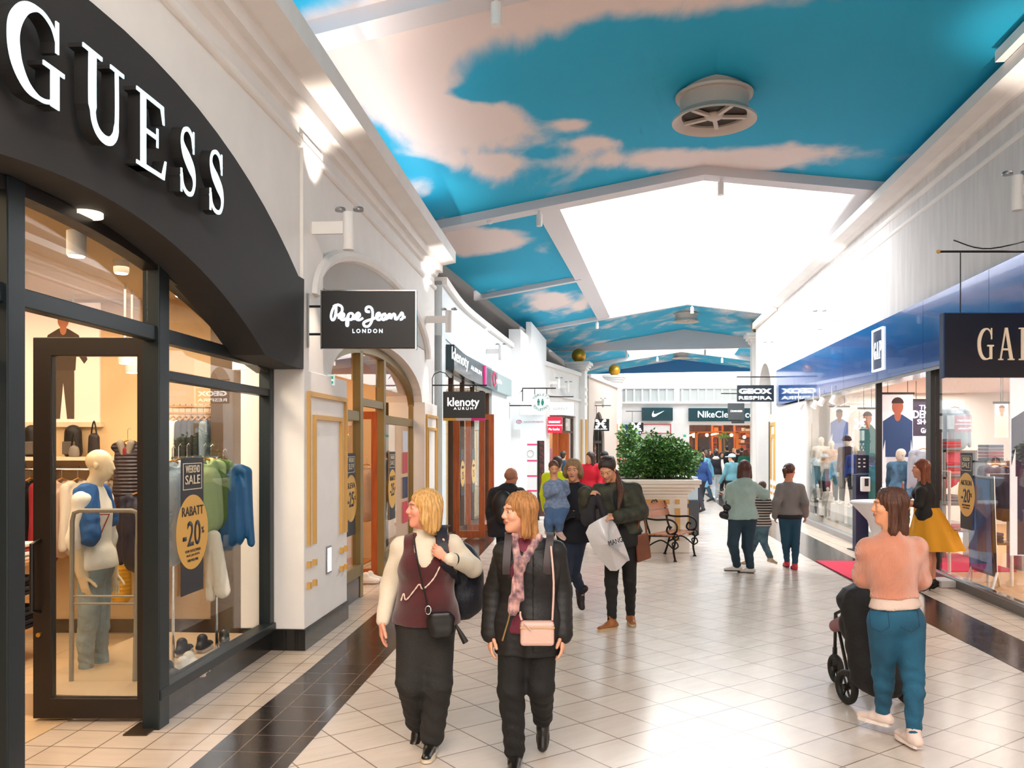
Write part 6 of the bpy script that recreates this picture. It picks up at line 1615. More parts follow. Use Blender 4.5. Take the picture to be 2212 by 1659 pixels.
# ---------------------------------------------------------------- grandmother and small boy
Y = 9.75
g = Fig(P(1240, 900, Y).x, Y, 1.76, 186, wide=1.05, headyaw=192, headpitch=-4)
g.hd = A(1238, 1016, Y-.02); g.nk = A(1240, 1046, Y+.03); g.ch = A(1243, 1080, Y); g.pv = A(1243, 1150, Y)
g.s = {1: A(1213, 1058, Y), -1: A(1269, 1056, Y)}; g.e = {1: A(1194, 1100, Y-.05), -1: A(1272, 1108, Y-.02)}; g.w = {1: A(1190, 1128, Y-.28), -1: A(1208, 1112, Y-.3)}
g.hdir = {-1: np.array([-1, -.2, .1]), 1: np.array([1, -.2, .1])}; g.pn = {-1: np.array([0, -1, .2]), 1: np.array([0, -.5, -1])}; g.curl = {1: .5, -1: .3}
g.hp = {1: A(1228, 1160, Y), -1: A(1250, 1160, Y)}; g.kn = {1: A(1222, 1235, Y-.1), -1: A(1239, 1236, Y+.02)}; g.an = {1: A(1219, 1311, Y-.1), -1: A(1257, 1278, Y+.2)}
g.toe = {1: A(1215, 1325, Y-.25), -1: A(1262, 1312, Y+.15)}; g.footd = {1: nz(np.array([-.1, -1, 0])), -1: nz(np.array([.15, -.35, -.9]))}
o = start('person', 'older woman in a navy coat carrying a small boy on her arm', g)
sk = skin('#d49878'); body(g, sk, o, .022, True, hres=.007, headres=.007); eyes(g, o)
jacket(g, mat('grey_shirt', '#8d8c94', .8), o, .018, .008, 0, 'shirt', sleeves=(0, 0))
jacket(g, mat('navy_coat', '#0b0f1c', .8, bump=.2), o, .016, .022, -.1, 'coat', vneck=[cap(g.nk+np.array([-.05, -.2, 0]), g.pv+np.array([-.08, -.2, .12]), .055, .06, .01, None, True)], slr=(.056, .05, .042))
trousers(g, mat('navy_jeans', '#15233a', .8, bump=.3), o, .016, .01)
for q in (1, -1): shoe(g, q, mat('dark_boot', '#1b1214', .5), o, .012, MC['sole_dark'], boot=.06)
hair(g, 'bob', GREYH, o, .009, .06, .004)
Yb = Y-.3
b_ = Fig(P(1200, 900, Yb).x, Yb, .95, 160, wide=1.1, headyaw=172, headpitch=-14, zoff=0)
b_.hd = A(1196, 1012, Yb); b_.nk = A(1198, 1037, Yb); b_.ch = A(1200, 1058, Yb); b_.pv = A(1203, 1098, Yb+.03); b_.k = .7
b_.s = {1: A(1182, 1045, Yb), -1: A(1217, 1045, Yb)}; b_.e = {1: A(1181, 1068, Yb-.05), -1: A(1224, 1062, Yb-.02)}; b_.w = {1: A(1202, 1060, Yb-.16), -1: A(1222, 1043, Yb-.1)}
b_.hp = {1: A(1192, 1104, Yb), -1: A(1212, 1104, Yb)}; b_.kn = {1: A(1186, 1126, Yb-.14), -1: A(1208, 1126, Yb-.14)}; b_.an = {1: A(1186, 1146, Yb-.1), -1: A(1208, 1144, Yb-.1)}; b_.toe = {1: A(1192, 1158, Yb-.16), -1: A(1213, 1156, Yb-.16)}
b_.footd = {1: nz(np.array([.5, -.7, -.4])), -1: nz(np.array([.5, -.7, -.4]))}; b_.base = np.array([A(1203, 1098, Yb)[0], Yb, A(0, 1165, Yb)[2]])
o = start('person', 'small boy in a light blue shirt carried by the woman in navy', b_)
sk = skin('#d09672'); body(b_, sk, o, .016, True, hands=False, headres=.007); eyes(b_, o); hair(b_, 'short', mat('hair_auburn', '#5a3218', .5, bump=.5), o, .008, .05, .003)
jacket(b_, mat('blue_check', '#7689a8', .8, var=.25, vscale=30), o, .012, .01, 0, 'shirt')
trousers(b_, mat('child_denim', '#48648a', .8), o, .013, .016, top=.12)
for q in (1, -1): shoe(b_, q, mat('child_shoe', '#c9a8a0', .6), o, .01, MC['sole_cream'])

# ---------------------------------------------------------------- tall woman in the camouflage bomber
Y = 9.1
g = Fig(P(1338, 900, Y).x, Y, 1.78, 196, wide=1.1, headyaw=205, headpitch=-32)
g.hd = A(1312, 1014, Y-.12); g.nk = A(1326, 1036, Y); g.ch = A(1334, 1082, Y); g.pv = A(1342, 1160, Y)
g.s = {1: A(1296, 1052, Y), -1: A(1368, 1050, Y+.02)}; g.e = {1: A(1268, 1098, Y-.05), -1: A(1384, 1106, Y-.04)}; g.w = {1: A(1264, 1066, Y-.15), -1: A(1338, 1116, Y-.3)}
g.hdir = {1: np.array([.8, -.3, .1]), -1: np.array([-1, -.1, -.05])}; g.pn = {1: np.array([0, -.4, 1]), -1: np.array([0, -.6, 1])}; g.curl = {1: .55, -1: .35}
g.hp = {1: A(1325, 1172, Y), -1: A(1358, 1172, Y)}; g.kn = {1: A(1320, 1256, Y-.06), -1: A(1360, 1254, Y+.03)}; g.an = {1: A(1322, 1341, Y-.06), -1: A(1362, 1328, Y+.22)}
g.toe = {1: A(1298, 1352, Y-.1), -1: A(1361, 1340, Y+.05)}; g.footd = {1: nz(np.array([-.75, -.6, .0])), -1: nz(np.array([0, -1, 0]))}
o = start('person', 'tall dark-haired woman in a camouflage bomber jacket and brown boots, looking down', g)
sk = skin('#cf9472'); body(g, sk, o, .022, True, hres=.007, headres=.0065); eyes(g, o)
CAMO = mat('camouflage', '#171a12', .7, var=.3, vscale=9, col2='#3c3d2c', bump=.3)
jacket(g, mat('black_top', '#0c0a0a', .8), o, .018, .008, -.1, 'top', sleeves=(0, 0))
R = g.frame()
jacket(g, CAMO, o, .015, .026, .03, 'bomber_jacket', vneck=[cap(g.nk+R[1]*.14, g.pv+R[1]*.2, .05, .07, .01, None, True), ell(g.nk+R[2]*.05, R, (.06, .06, .05), .01, True)], slr=(.062, .058, .045), noise=wrinkle(.005))
trousers(g, mat('black_jeans', '#0b0a0b', .8), o, .015, .006, r=(.086, .06, .053, .04))
for q in (1, -1): shoe(g, q, mat('tan_boot', '#8d5426', .55, bump=.3), o, .01, mat('sole_tan', '#b09a78', .6), boot=.035, soleh=.03)
hair(g, 'pony', DKH, o, .009, .05, .003)
solid('ponytail', [cap(A(1330, 1020, Y-.02), A(1342, 1060, Y-.13), .03, .035, .02), cap(A(1342, 1060, Y-.13), A(1335, 1105, Y-.17), .035, .018, .02)], BROWNH, .01, o, noise=lambda X, Y_, Z: .003*np.sin(X*300))
gm = thing('garment', 'dark grey garment held up over the white carrier bag', 'garment', tuple(A(1290, 1150, Y-.2)))
solid('cloth', [cap(A(1283, 1075, Y-.2), A(1270, 1120, Y-.16), .035, .08, .03, (np.array([0, 1, 0]), 1.8)), cap(A(1290, 1075, Y-.2), A(1310, 1118, Y-.2), .035, .05, .03), cap(A(1272, 1110, Y-.16), A(1284, 1140, Y-.18), .06, .03, .03)], mat('grey_garment', '#26242a', .85), .014, gm, noise=lambda X, Y_, Z: .008*np.sin(X*60+Z*14))
cb = thing('carrier_bag', 'crumpled white plastic carrier bag with black capitals, held by the woman in camouflage', 'bag', tuple(A(1315, 1233, Y-.3)))
PLW = mat('white_plastic', '#c9c6c8', .25, bump=.5, bscale=14, coat=.3)
pts = [(1265, 1151), (1305, 1116), (1320, 1116), (1338, 1150), (1359, 1205), (1354, 1213), (1318, 1233)]
mb = MB(); ce = A(1314, 1175, Y-.42); ring = [A(u, v, Y-.3) for u, v in pts]; ce2 = A(1314, 1175, Y-.2)
ringp = smoothpts([tuple(p) for p in ring], 3, True); n_ = len(ringp)
r1 = [tuple(ce+(p-np.array([0, 0, 0])-ce)*.55+np.array([0, .03*math.sin(i*2.1), 0])) for i, p in enumerate(ringp)]; r2 = [tuple(ce2+(p-ce2)*.55+np.array([0, .02*math.sin(i*1.7), 0])) for i, p in enumerate(ringp)]
vs = [tuple(p) for p in ringp]+r1+r2+[tuple(ce), tuple(ce2)]; fs = []
for i in range(n_):
    j = (i+1) % n_; fs += [(i, j, n_+j, n_+i), (j, i, 2*n_+i, 2*n_+j), (n_+i, n_+j, 3*n_), (2*n_+j, 2*n_+i, 3*n_+1)]
mb.add(vs, fs); mb.build('bag_body', PLW, cb, smooth=True)
text('lettering', 'MANG', mat('ink_black', '#1a1a1e', .5), A(1329, 1169, Y-.43), (1, 0, .3), (-.3, 0, 1), h=.05, w=.145, parent=cb, depth=.03)
bb = thing('handbag', 'brown leather tote with handles at the side of the woman in camouflage', 'bag', tuple(A(1389, 1216, Y)))
TAN = mat('tan_leather', '#6a3312', .5, var=.2, vscale=6)
mb = MB(); c4 = [(1371, 1157), (1400, 1150), (1407, 1205), (1376, 1216)]
f4 = [A(u, v, Y-.1) for u, v in c4]; b4 = [A(u, v, Y+.08) for u, v in c4]
mb.hexa([tuple(f4[3]), tuple(f4[2]), tuple(b4[2]), tuple(b4[3])], [tuple(f4[0]), tuple(f4[1]), tuple(b4[1]), tuple(b4[0])]); mb.build('bag_body', TAN, bb, bev=.015)
for d_ in (-.08, .06): MB().tube([Vector(p) for p in smoothpts([tuple(A(1376, 1160, Y+d_)), tuple(A(1380, 1130, Y+d_)), tuple(A(1388, 1115, Y+d_)), tuple(A(1394, 1130, Y+d_)), tuple(A(1397, 1155, Y+d_))], 5)], .011, 6).build('handle', TAN, bb, smooth=True)

# ---------------------------------------------------------------- grey hoodie woman, child, girl
Y = 13.0
g = Fig(P(1605, 900, Y).x, Y, 1.70, -8, wide=1.2, headyaw=8)
def shift(g, du): pass
g.hd = A(1608, 1012, Y); g.nk = A(1607, 1034, Y); g.ch = A(1603, 1062, Y); g.pv = A(1604, 1118, Y); g.s = {-1: A(1580, 1048, Y), 1: A(1626, 1046, Y)}
g.e = {-1: A(1577, 1084, Y+.05), 1: A(1650, 1068, Y+.05)}; g.w = {-1: A(1571, 1073, Y+.25), 1: A(1652, 1066, Y+.25)}
g.hp = {-1: A(1590, 1124, Y), 1: A(1618, 1124, Y)}; g.kn = {-1: A(1583, 1175, Y-.05), 1: A(1614, 1180, Y+.05)}; g.an = {-1: A(1592, 1222, Y+.05), 1: A(1621, 1226, Y)}
g.toe = {-1: A(1567, 1229, Y+.06), 1: A(1606, 1234, Y+.06)}; g.footd = {-1: nz(np.array([-1, .15, 0])), 1: nz(np.array([-1, .3, 0]))}; g.hdir = {-1: np.array([-.6, .5, .3])}
o = start('person', 'woman from behind in a mint grey hooded top and dark jeans', g)
body(g, skin('#c98a6a'), o, .024, False, hres=.012, headres=.012)
HOOD = mat('mint_hoodie', '#93aaa5', .85, var=.06, vscale=10, bump=.3); R = g.frame()
jacket(g, HOOD, o, .017, .028, -.02, 'hooded_top', slr=(.06, .055, .045), vneck=[], extra=[ell(g.nk-R[1]*.09-R[2]*.03, R, (.11, .06, .08), .04)], noise=wrinkle(.004))
trousers(g, mat('dark_teal_jeans', '#16303f', .8, var=.15), o, .017, .014, r=(.1, .068, .056, .045))
for q in (1, -1): shoe(g, q, mat('trainer_grey', '#c9c2ba', .6), o, .012, mat('sole_black', '#2a2522', .6))
hair(g, 'long', mat('hair_auburn_dark', '#46211a', .45, bump=.5), o, .012, .13, .004)
ph = MB(Matrix.Translation(A(1562, 1068, Y+.3)) @ Matrix.Rotation(.5, 4, 'Y')).box(-.07, .07, -.03, .03, -.005, .005).build('phone', PLS); ident(ph, 'phone in the hand of the woman in the mint hooded top', 'phone')
hb = thing('handbag', 'black handbag hanging from the arm of the woman in the mint hooded top', 'bag', tuple(A(1570, 1124, Y)))
solid('bag_body', [cap(A(1562, 1112, Y), A(1577, 1116, Y), .06, .06, .03), cap(A(1568, 1095, Y), A(1578, 1098, Y), .05, .05, .03)], mat('bag_black', '#15121a', .5), .014, hb)
MB().tube([Vector(p) for p in smoothpts([tuple(A(1565, 1095, Y)), tuple(A(1572, 1080, Y)), tuple(A(1580, 1094, Y))], 5)], .01, 6).build('handle', MC['bag_black'], hb, smooth=True)

Y = 13.6
g = Fig(P(1645, 900, Y).x, Y, 1.30, 30, stride=.2, wide=1.0, headyaw=20)
g.hd = A(1647, 1052, Y); g.nk = A(1646, 1070, Y); g.ch = A(1646, 1092, Y); g.pv = A(1645, 1132, Y); g.s = {-1: A(1632, 1078, Y), 1: A(1658, 1078, Y)}; g.e = {-1: A(1630, 1100, Y+.05), 1: A(1662, 1102, Y-.05)}; g.w = {-1: A(1634, 1118, Y+.15), 1: A(1654, 1112, Y+.15)}
g.hp = {-1: A(1638, 1136, Y), 1: A(1650, 1136, Y)}; g.kn = {-1: A(1630, 1172, Y+.1), 1: A(1650, 1172, Y)}; g.an = {-1: A(1614, 1212, Y+.1), 1: A(1665, 1206, Y-.1)}; g.footd = {-1: nz(np.array([-.7, .7, 0])), 1: nz(np.array([.8, .4, -.25]))}; g.toe = dict(g.an)
o = start('person', 'child in a black and white striped top beside the mint hooded woman', g)
body(g, skin('#c08a6c'), o, .024, False, hands=False, headres=.014)
jacket(g, stripes('striped_jersey', '#c9bcb0', '#2a2a30', 7.5, 'Z'), o, .016, .02, -.04, 'striped_top', vneck=[])
trousers(g, mat('faded_jeans', '#4b6a78', .85, var=.4, vscale=8), o, .016, .014)
for q in (1, -1): shoe(g, q, mat('beige_trainer', '#b9a48c', .6), o, .012, MC['sole_cream'])
hair(g, 'short', mat('hair_light_brown', '#5d4034', .5), o, .012, .04, .003)

Y = 13.35
g = Fig(P(1708, 900, Y).x, Y, 1.66, 5, wide=1.0, headyaw=50, arms=.15)
g.hd = A(1706, 1018, Y); g.nk = A(1703, 1040, Y); g.ch = A(1706, 1068, Y); g.pv = A(1706, 1116, Y); g.s = {-1: A(1686, 1048, Y), 1: A(1728, 1048, Y)}; g.e = {-1: A(1677, 1086, Y-.08), 1: A(1738, 1084, Y-.1)}; g.w = {-1: A(1675, 1114, Y+.05), 1: A(1739, 1112, Y+.02)}
g.hp = {-1: A(1695, 1122, Y), 1: A(1718, 1122, Y)}; g.kn = {-1: A(1697, 1172, Y+.03), 1: A(1718, 1175, Y+.02)}; g.an = {-1: A(1700, 1213, Y+.25), 1: A(1717, 1220, Y)}; g.footd = {-1: nz(np.array([.1, 1, 0])), 1: nz(np.array([.1, 1, 0]))}; g.toe = dict(g.an)
o = start('person', 'girl from behind with a ponytail, grey sweatshirt, tight jeans and red trainers', g)
body(g, skin('#c98064'), o, .022, False, hres=.01, headres=.01)
jacket(g, mat('grey_sweatshirt', '#77716f', .9, bump=.4), o, .015, .02, .03, 'sweatshirt', noise=wrinkle(.004), slr=(.052, .048, .036))
jacket(g, mat('navy_vest', '#14141f', .8), o, .018, .012, -.03, 'undershirt', sleeves=(0, 0))
trousers(g, mat('petrol_jeans', '#123f55', .8, var=.2), o, .015, .006, top=.06)
for q in (1, -1): shoe(g, q, mat('red_trainer', '#c62a3e', .5), o, .011, mat('sole_maroon', '#5a1420', .6))
hair(g, 'pony', mat('hair_chestnut', '#4a2618', .45, bump=.5), o, .01, .1, .003)

# ---------------------------------------------------------------- staff woman with the yellow skirt
Y = 11.5
g = Fig(P(1995, 900, Y).x, Y, 1.74, -70, wide=.95, headyaw=-80)
g.hd = A(1989, 1013, Y); g.nk = A(1996, 1038, Y); g.ch = A(1998, 1066, Y); g.pv = A(2001, 1112, Y); g.s = {-1: A(1990, 1054, Y-.14), 1: A(1997, 1052, Y+.16)}
g.e = {-1: A(1985, 1090, Y-.15), 1: A(1990, 1092, Y+.15)}; g.w = {-1: A(1958, 1084, Y-.1), 1: A(1962, 1088, Y+.12)}; g.hdir = {-1: np.array([-1, 0, .1]), 1: np.array([-1, 0, .1])}
g.hp = {-1: A(2003, 1124, Y-.08), 1: A(2003, 1124, Y+.08)}; g.kn = {-1: A(2002, 1190, Y-.1), 1: A(2010, 1190, Y+.08)}; g.an = {-1: A(2004, 1254, Y-.1), 1: A(2014, 1256, Y+.08)}
g.footd = {-1: nz(np.array([-.9, -.2, -.45])), 1: nz(np.array([-.9, 0, -.45]))}; g.toe = {q: g.an[q]+g.footd[q]*.15 for q in (1, -1)}
o = start('person', 'woman with long auburn hair, black T-shirt and wide mustard yellow skirt', g)
body(g, skin('#cf8f74'), o, .02, False, hres=.01, headres=.009)
jacket(g, mat('black_tshirt', '#121010', .8), o, .014, .012, -.06, 'T_shirt', sleeves=(.3, .3), bust=1)
k = g.k; mb = MB(); n_ = 48; vs = []
for i, (z, r) in enumerate(((g.pv[2]+.1, .155), (g.pv[2]+.02, .18), (g.pv[2]-.15, .24), (g.pv[2]-.32, .31), (g.pv[2]-.46, .35), (g.pv[2]-.46, .335), (g.pv[2]-.2, .25))):
    for j in range(n_):
        a = 2*PI*j/n_; rr = r*(1+.07*min(1, i/3)*math.sin(a*8)); vs.append((g.pv[0]-.0+rr*math.cos(a)+(.05*i if i < 5 else .2)*.6, g.pv[1]+rr*math.sin(a), z))
fs = [(i*n_+j, i*n_+(j+1) % n_, (i+1)*n_+(j+1) % n_, (i+1)*n_+j) for i in range(6) for j in range(n_)]
mb.add(vs, fs).build('skirt', mat('mustard_cloth', '#d79418', .8), o, smooth=True)
for q in (1, -1): shoe(g, q, mat('black_heel', '#0e0c0c', .3), o, .012, soleh=.01, wid=.03); p_ = g.an[q]; MB().tube([Vector(p_)+Vector((.02, 0, -.06)), (p_[0]+.03, p_[1], .0)], [.014, .006], 6).build('heel', MC['black_heel'], o)
hair(g, 'long', mat('hair_copper', '#7a3c1e', .45, bump=.5), o, .01, .2, .004)
tb = thing('cocktail_table', 'white stretch-covered cocktail table right of centre by the shop entrance', 'table', (P(1905, 900, 12.4).x, 12.4, 0))
c_ = P(1905, 900, 12.4)
MB().lathe([(.34, 0), (.30, .02), (.14, .5), (.13, .62), (.2, .85), (.42, 1.09), (.43, 1.11), (.42, 1.13), (.001, 1.13)], (c_.x, c_.y, 0), 40).build('table_cover', mat('white_stretch', '#f4f1f2', .6), tb, smooth='auto')
bo = thing('bottle', 'rose wine bottle held over the white cocktail table', 'bottle', tuple(A(1952, 1085, 11.55)))
p_ = A(1951, 1088, 11.5); MB().lathe([(.001, p_[2]-.02), (.035, p_[2]-.02), (.036, p_[2]+.12), (.014, p_[2]+.19), (.014, p_[2]+.27), (.001, p_[2]+.27)], (p_[0], p_[1], 0), 16).build('glass_body', mat('rose_glass', '#c86a5a', .1, coat=1), bo, smooth='auto')
MB().lathe([(.001, p_[2]+.27), (.016, p_[2]+.27), (.016, p_[2]+.3), (.001, p_[2]+.3)], (p_[0], p_[1], 0), 12).build('cap', STEEL, bo)

# ---------------------------------------------------------------- man from behind with hood
Y = 11.3
g = Fig(P(1100, 900, Y).x, Y, 1.70, 12, wide=1.25, headyaw=35)
g.hd = A(1105, 1030, Y); g.nk = A(1097, 1052, Y); g.ch = A(1093, 1082, Y); g.pv = A(1094, 1135, Y); g.s = {-1: A(1069, 1060, Y), 1: A(1122, 1060, Y)}; g.e = {-1: A(1063, 1105, Y), 1: A(1130, 1105, Y)}; g.w = {-1: A(1066, 1140, Y+.1), 1: A(1128, 1140, Y+.1)}
o = start('person', 'balding man from behind in a dark navy hooded coat with a black rucksack', g)
body(g, skin('#b9795c'), o, .024, False, hres=.014, headres=.011)
R = g.frame(); jacket(g, mat('ink_coat', '#10131f', .75, bump=.3), o, .018, .03, -.14, 'coat', vneck=[], slr=(.062, .058, .05), extra=[ell(g.nk-R[1]*.07, R, (.13, .08, .07), .04)], noise=wrinkle(.005))
trousers(g, mat('dark_trousers', '#15151c', .8), o, .02, .014)
for q in (1, -1): shoe(g, q, MC['black_leather'], o, .014)
hair(g, 'cropped', mat('hair_thin', '#9c6a52', .7), o, .012, .04, 0)
bp = thing('backpack', 'black rucksack on the back of the balding man', 'backpack', tuple(A(1090, 1140, Y-.24)))
solid('bag_body', [ell(A(1086, 1092, Y-.24), np.eye(3), (.14, .09, .2), .03), ell(A(1088, 1115, Y-.3), np.eye(3), (.1, .05, .1), .03)], mat('rucksack_black', '#08090d', .5), .016, bp)

# ---------------------------------------------------------------- the crowd farther down the street
def crowd(u, vtop, Y, h, yaw, label, top, bottom, hc, style='short', hy=None, stride=.18, lead=1, arms=.12, res=.03, shoes='#22201f', sk='#d6a082', hat=None, legs=True, wide=1.05, hood=None, sleeve=None, extra=None, lean=0, hem=-.05):
    x = P(u, 900, Y).x; g = Fig(x, Y, h, yaw, stride, lead, arms, wide=wide, headyaw=hy, lean=lean)
    dz = A(u, vtop, Y)[2]-h          # the photograph's head height decides the build
    if abs(dz) > .02:
        f = (h+dz)/h; g = Fig(x, Y, h*f, yaw, stride, lead, arms, wide=wide/f if f > 1.05 else wide, headyaw=hy, lean=lean)
    g.handset = False; o = start('person', label, g)
    body(g, skin(sk), o, res, False, hands=res < .035, hres=res, headres=min(res, .02)+.0)
    jacket(g, mat('cloth_'+top.strip('#'), top, .8), o, res*.85, .022, hem, 'jacket', vneck=[], sleeves=(0, 0) if sleeve else (1, 1), extra=[ell(g.nk-g.f*.07, g.frame(), (.11, .06, .07), .04)] if hood == 1 else [])
    if sleeve:
        p = []
        for q in (1, -1): p += arm_prims(g, .016, q, 1.1)
        p.append(cap(g.s[-1], g.s[1], .07, None, .04)); p.append(ell(g.nk-g.f*.04, g.frame(), (.11, .09, .07), .04)) if hood else None
        solid('sleeves', p, mat('cloth_'+sleeve.strip('#'), sleeve, .8), res*.8, o)
    trousers(g, mat('cloth_'+bottom.strip('#'), bottom, .85), o, res*.85, .012)
    for q in (1, -1): shoe(g, q, mat('shoe_'+shoes.strip('#'), shoes, .6), o, max(.014, res*.6))
    hair(g, style, mat('hair_'+hc.strip('#'), hc, .5, bump=.4), o, max(.012, res*.6), .1 if style != 'long' else .14, 0)
    if hat:
        p = [ell(g.H(0, -.015, .06), g.HR(), (.1*g.k, .115*g.k, .085*g.k), .02)]
        if hat[1]: p.append(ell(g.H(0, .13, .045), g.HR(), (.075*g.k, .075*g.k, .014), .02))
        solid('cap', p, mat('cap_'+hat[0].strip('#'), hat[0], .7), .014, o, cuts=[halfsp(g.H(0, 0, .03), -g.hu)])
    return o, g
crowd(1275, 976, 19.0, 1.70, 200, 'young woman in a bright red hooded top behind the older woman', '#d01530', '#3a3a3e', '#3a2820', 'long', hy=235, res=.02, hood=1, wide=1.1)
crowd(1305, 976, 20.5, 1.75, 180, 'person in a black cap and red jacket behind the girl in the red top', '#b01226', '#1c1c22', '#201815', 'short', hat=('#141416', False), res=.03)
crowd(1347, 990, 17.5, 1.62, 10, 'person in a red baseball cap left of the planter', '#1d1a1a', '#1c1c22', '#3a2418', 'short', hat=('#b3122a', True), res=.024, hy=40)
crowd(1321, 985, 23, 1.6, 170, 'pale-haired person in the gap before the arched door', '#c9a9a9', '#4a4a55', '#7a5648', 'bob')
crowd(1216, 974, 23, 1.78, 20, 'man in a dark teal shirt seen from behind, by the passage with the red sign', '#16405a', '#20242c', '#3a281c', 'short', res=.026)
crowd(1204, 985, 14, 1.72, 15, 'person in a neon yellow top, mostly hidden behind the small boy', '#d6ea1c', '#24242a', '#3b2a20', 'short', res=.03)
crowd(1546, 973, 29.5, 1.75, 2, 'person in a black padded gilet over a white hooded top and white jeans', '#1b1a22', '#c9d4d8', '#1e1815', 'short', res=.024, sleeve='#ddd5cc', hood=2, shoes='#e8e8e8')
crowd(1581, 981, 25.5, 1.62, -25, 'boy in a pale blue cap and light denim jacket', '#5b8f9c', '#191a22', '#2a1c14', 'short', hy=-60, res=.022, hat=('#b9d8e4', True))
crowd(1559, 976, 36, 1.68, 178, 'woman in black walking towards the camera in the distance', '#141418', '#121216', '#2a1c16', 'long', res=.03)
crowd(1526, 972, 29, 1.72, -60, 'woman in a long sky blue cardigan right of the planter', '#6aa8c8', '#2c4658', '#4a3428', 'bob', hy=-80, res=.024, hem=-.45)
crowd(1513, 978, 24.5, 1.66, -30, 'person in a royal blue top and dark trousers right behind the planter', '#1c3f78', '#30303a', '#2a1c16', 'bob', hy=-70, res=.026)
crowd(1571, 963, 38, 1.84, 5, 'big man in black near the far store entrance', '#121216', '#15151a', '#1c1512', 'short', wide=1.4)
crowd(1594, 969, 36, 1.74, 3, 'person in black left of the one in dark green, near the far store', '#15141a', '#18181e', '#4a2c20', 'short')
crowd(1611, 970, 33, 1.74, -5, 'person in a dark green jacket near the right-hand column', '#12604e', '#1a2a2a', '#5a3018', 'bob', wide=1.2, res=.026)
crowd(1533, 970, 40, 1.72, 170, 'person in dark clothes left of the black padded gilet, in the far crowd', '#2a2224', '#1c1a1e', '#20140f', 'bob')
crowd(1586, 968, 44, 1.72, 150, 'small figure in a pale pink top inside the far crowd', '#e0b0b8', '#3a3a44', '#a87848', 'long')
crowd(1548, 968, 45, 1.74, 190, 'person with green hair tint in the far crowd', '#352a28', '#202024', '#2c7a60', 'short')
crowd(1519, 968, 46, 1.76, 20, 'leftmost dark figure at the door of the far store', '#241c1a', '#1c1a1c', '#1c120e', 'short')
crowd(1602, 966, 47, 1.76, 0, 'dark figure at the right of the door of the far store', '#2c1a14', '#1c1a1c', '#24160f', 'short')
# ================================================================ contents of the near shop
ORD = ['first', 'second', 'third', 'fourth', 'fifth', 'sixth', 'seventh', 'eighth', 'ninth', 'tenth', 'eleventh', 'twelfth']
HW = mat('hanger_wood', '#b98446', .5)
def garment(name, label, c, w_, h_, m, rz=0, depth=.09, sleeves=True, group=None, cat='garment', res=.016, slen=.85, extra=None, hook=.1, open_=None):
    """a garment on a hanger; c is the middle of the shoulders, its front faces local -y"""
    o = thing(name, label, cat, c, group, rz); E3 = np.eye(3); y = (np.array([0, 1, 0]), w_*.55/depth)
    p = [cap((-w_*.4, 0, -.02), (0, 0, .015), depth*.32, depth*.36, .03), cap((w_*.4, 0, -.02), (0, 0, .015), depth*.32, depth*.36, .03)]
    f = y
    p += [cap((0, 0, -w_*.42), (0, 0, -h_+w_*.45), w_*.42, w_*.45, .02, f), halfsp((0, 0, -h_), (0, 0, -1)), ell((0, 0, .05), E3, (w_*.16, .1, .06), .01, True)]
    if sleeves:
        for s_ in (-1, 1): p.append(cap((s_*w_*.42, 0, -.04), (s_*w_*.5, -.0, -h_*slen), .045, .036, .02))
    b = solid('cloth', p, m, res, o, local=True, noise=lambda X, Y_, Z: .004*np.sin(X*70+Z*9+Y_*20))
    hk = MB().tube([(-w_*.38, 0, .0), (0, 0, .05), (w_*.38, 0, .0)], .009, 6); hk.build('hanger', HW, o, local=True)
    MB().tube([(0, 0, .05), (0, 0, .05+hook), (.02, 0, .07+hook), (.03, 0, .05+hook)], .003, 5).build('hanger_hook', CHROME, o, local=True)
    return o
def figure_print(mb_fn, x, z, h, par, tone):
    """flat printed figure on a poster"""
    def e(cx, cz, rx, rz, n=16): return [(x+cx*h+rx*h*math.cos(t), z+cz*h+rz*h*math.sin(t)) for t in np.linspace(0, 2*PI, n, endpoint=False)]
    top, leg, sk_, hr_ = tone
    mb_fn([(x-.1*h, z+.02*h), (x-.03*h, z+.02*h), (x+.0*h, z+.35*h), (x+.035*h, z+.02*h), (x+.1*h, z+.02*h), (x+.1*h, z+.5*h), (x-.1*h, z+.5*h)], leg, .002)
    mb_fn([(x-.11*h, z+.46*h), (x+.11*h, z+.46*h), (x+.12*h, z+.62*h), (x+.19*h, z+.52*h), (x+.22*h, z+.56*h), (x+.14*h, z+.78*h), (x+.04*h, z+.84*h), (x-.04*h, z+.84*h), (x-.14*h, z+.78*h), (x-.21*h, z+.56*h), (x-.17*h, z+.52*h), (x-.11*h, z+.62*h)], top, .003)
    mb_fn(e(0, .83, .03, .05), sk_, .004); mb_fn(e(0, .91, .05, .07), sk_, .0045); mb_fn([p for p in e(0, .94, .055, .055) if p[1] > z+.935*h], hr_, .005)
Y0 = 8.88
MB().box(-7.4, -2.2, Y0, Y0+.2, 0, 3.45).build('wall_left.017', mat('shop_wall_beige', '#e3c49b', .8), kind='structure')
MB().box(-7.4, -2.2, Y0-.02, Y0, 0, .14).build('baseboard_left.002', mat('dark_base', '#4a372a', .6), kind='structure')
MB(WL.M).box(sy(-6.8), sy(8.6), -9.3, -1.0, .003, .01).build('floor.004', tiles('shop_floor_tiles', .6, 0, '#dcbd96', '#e2c5a0', '#b8946c', .3, .008), kind='structure')
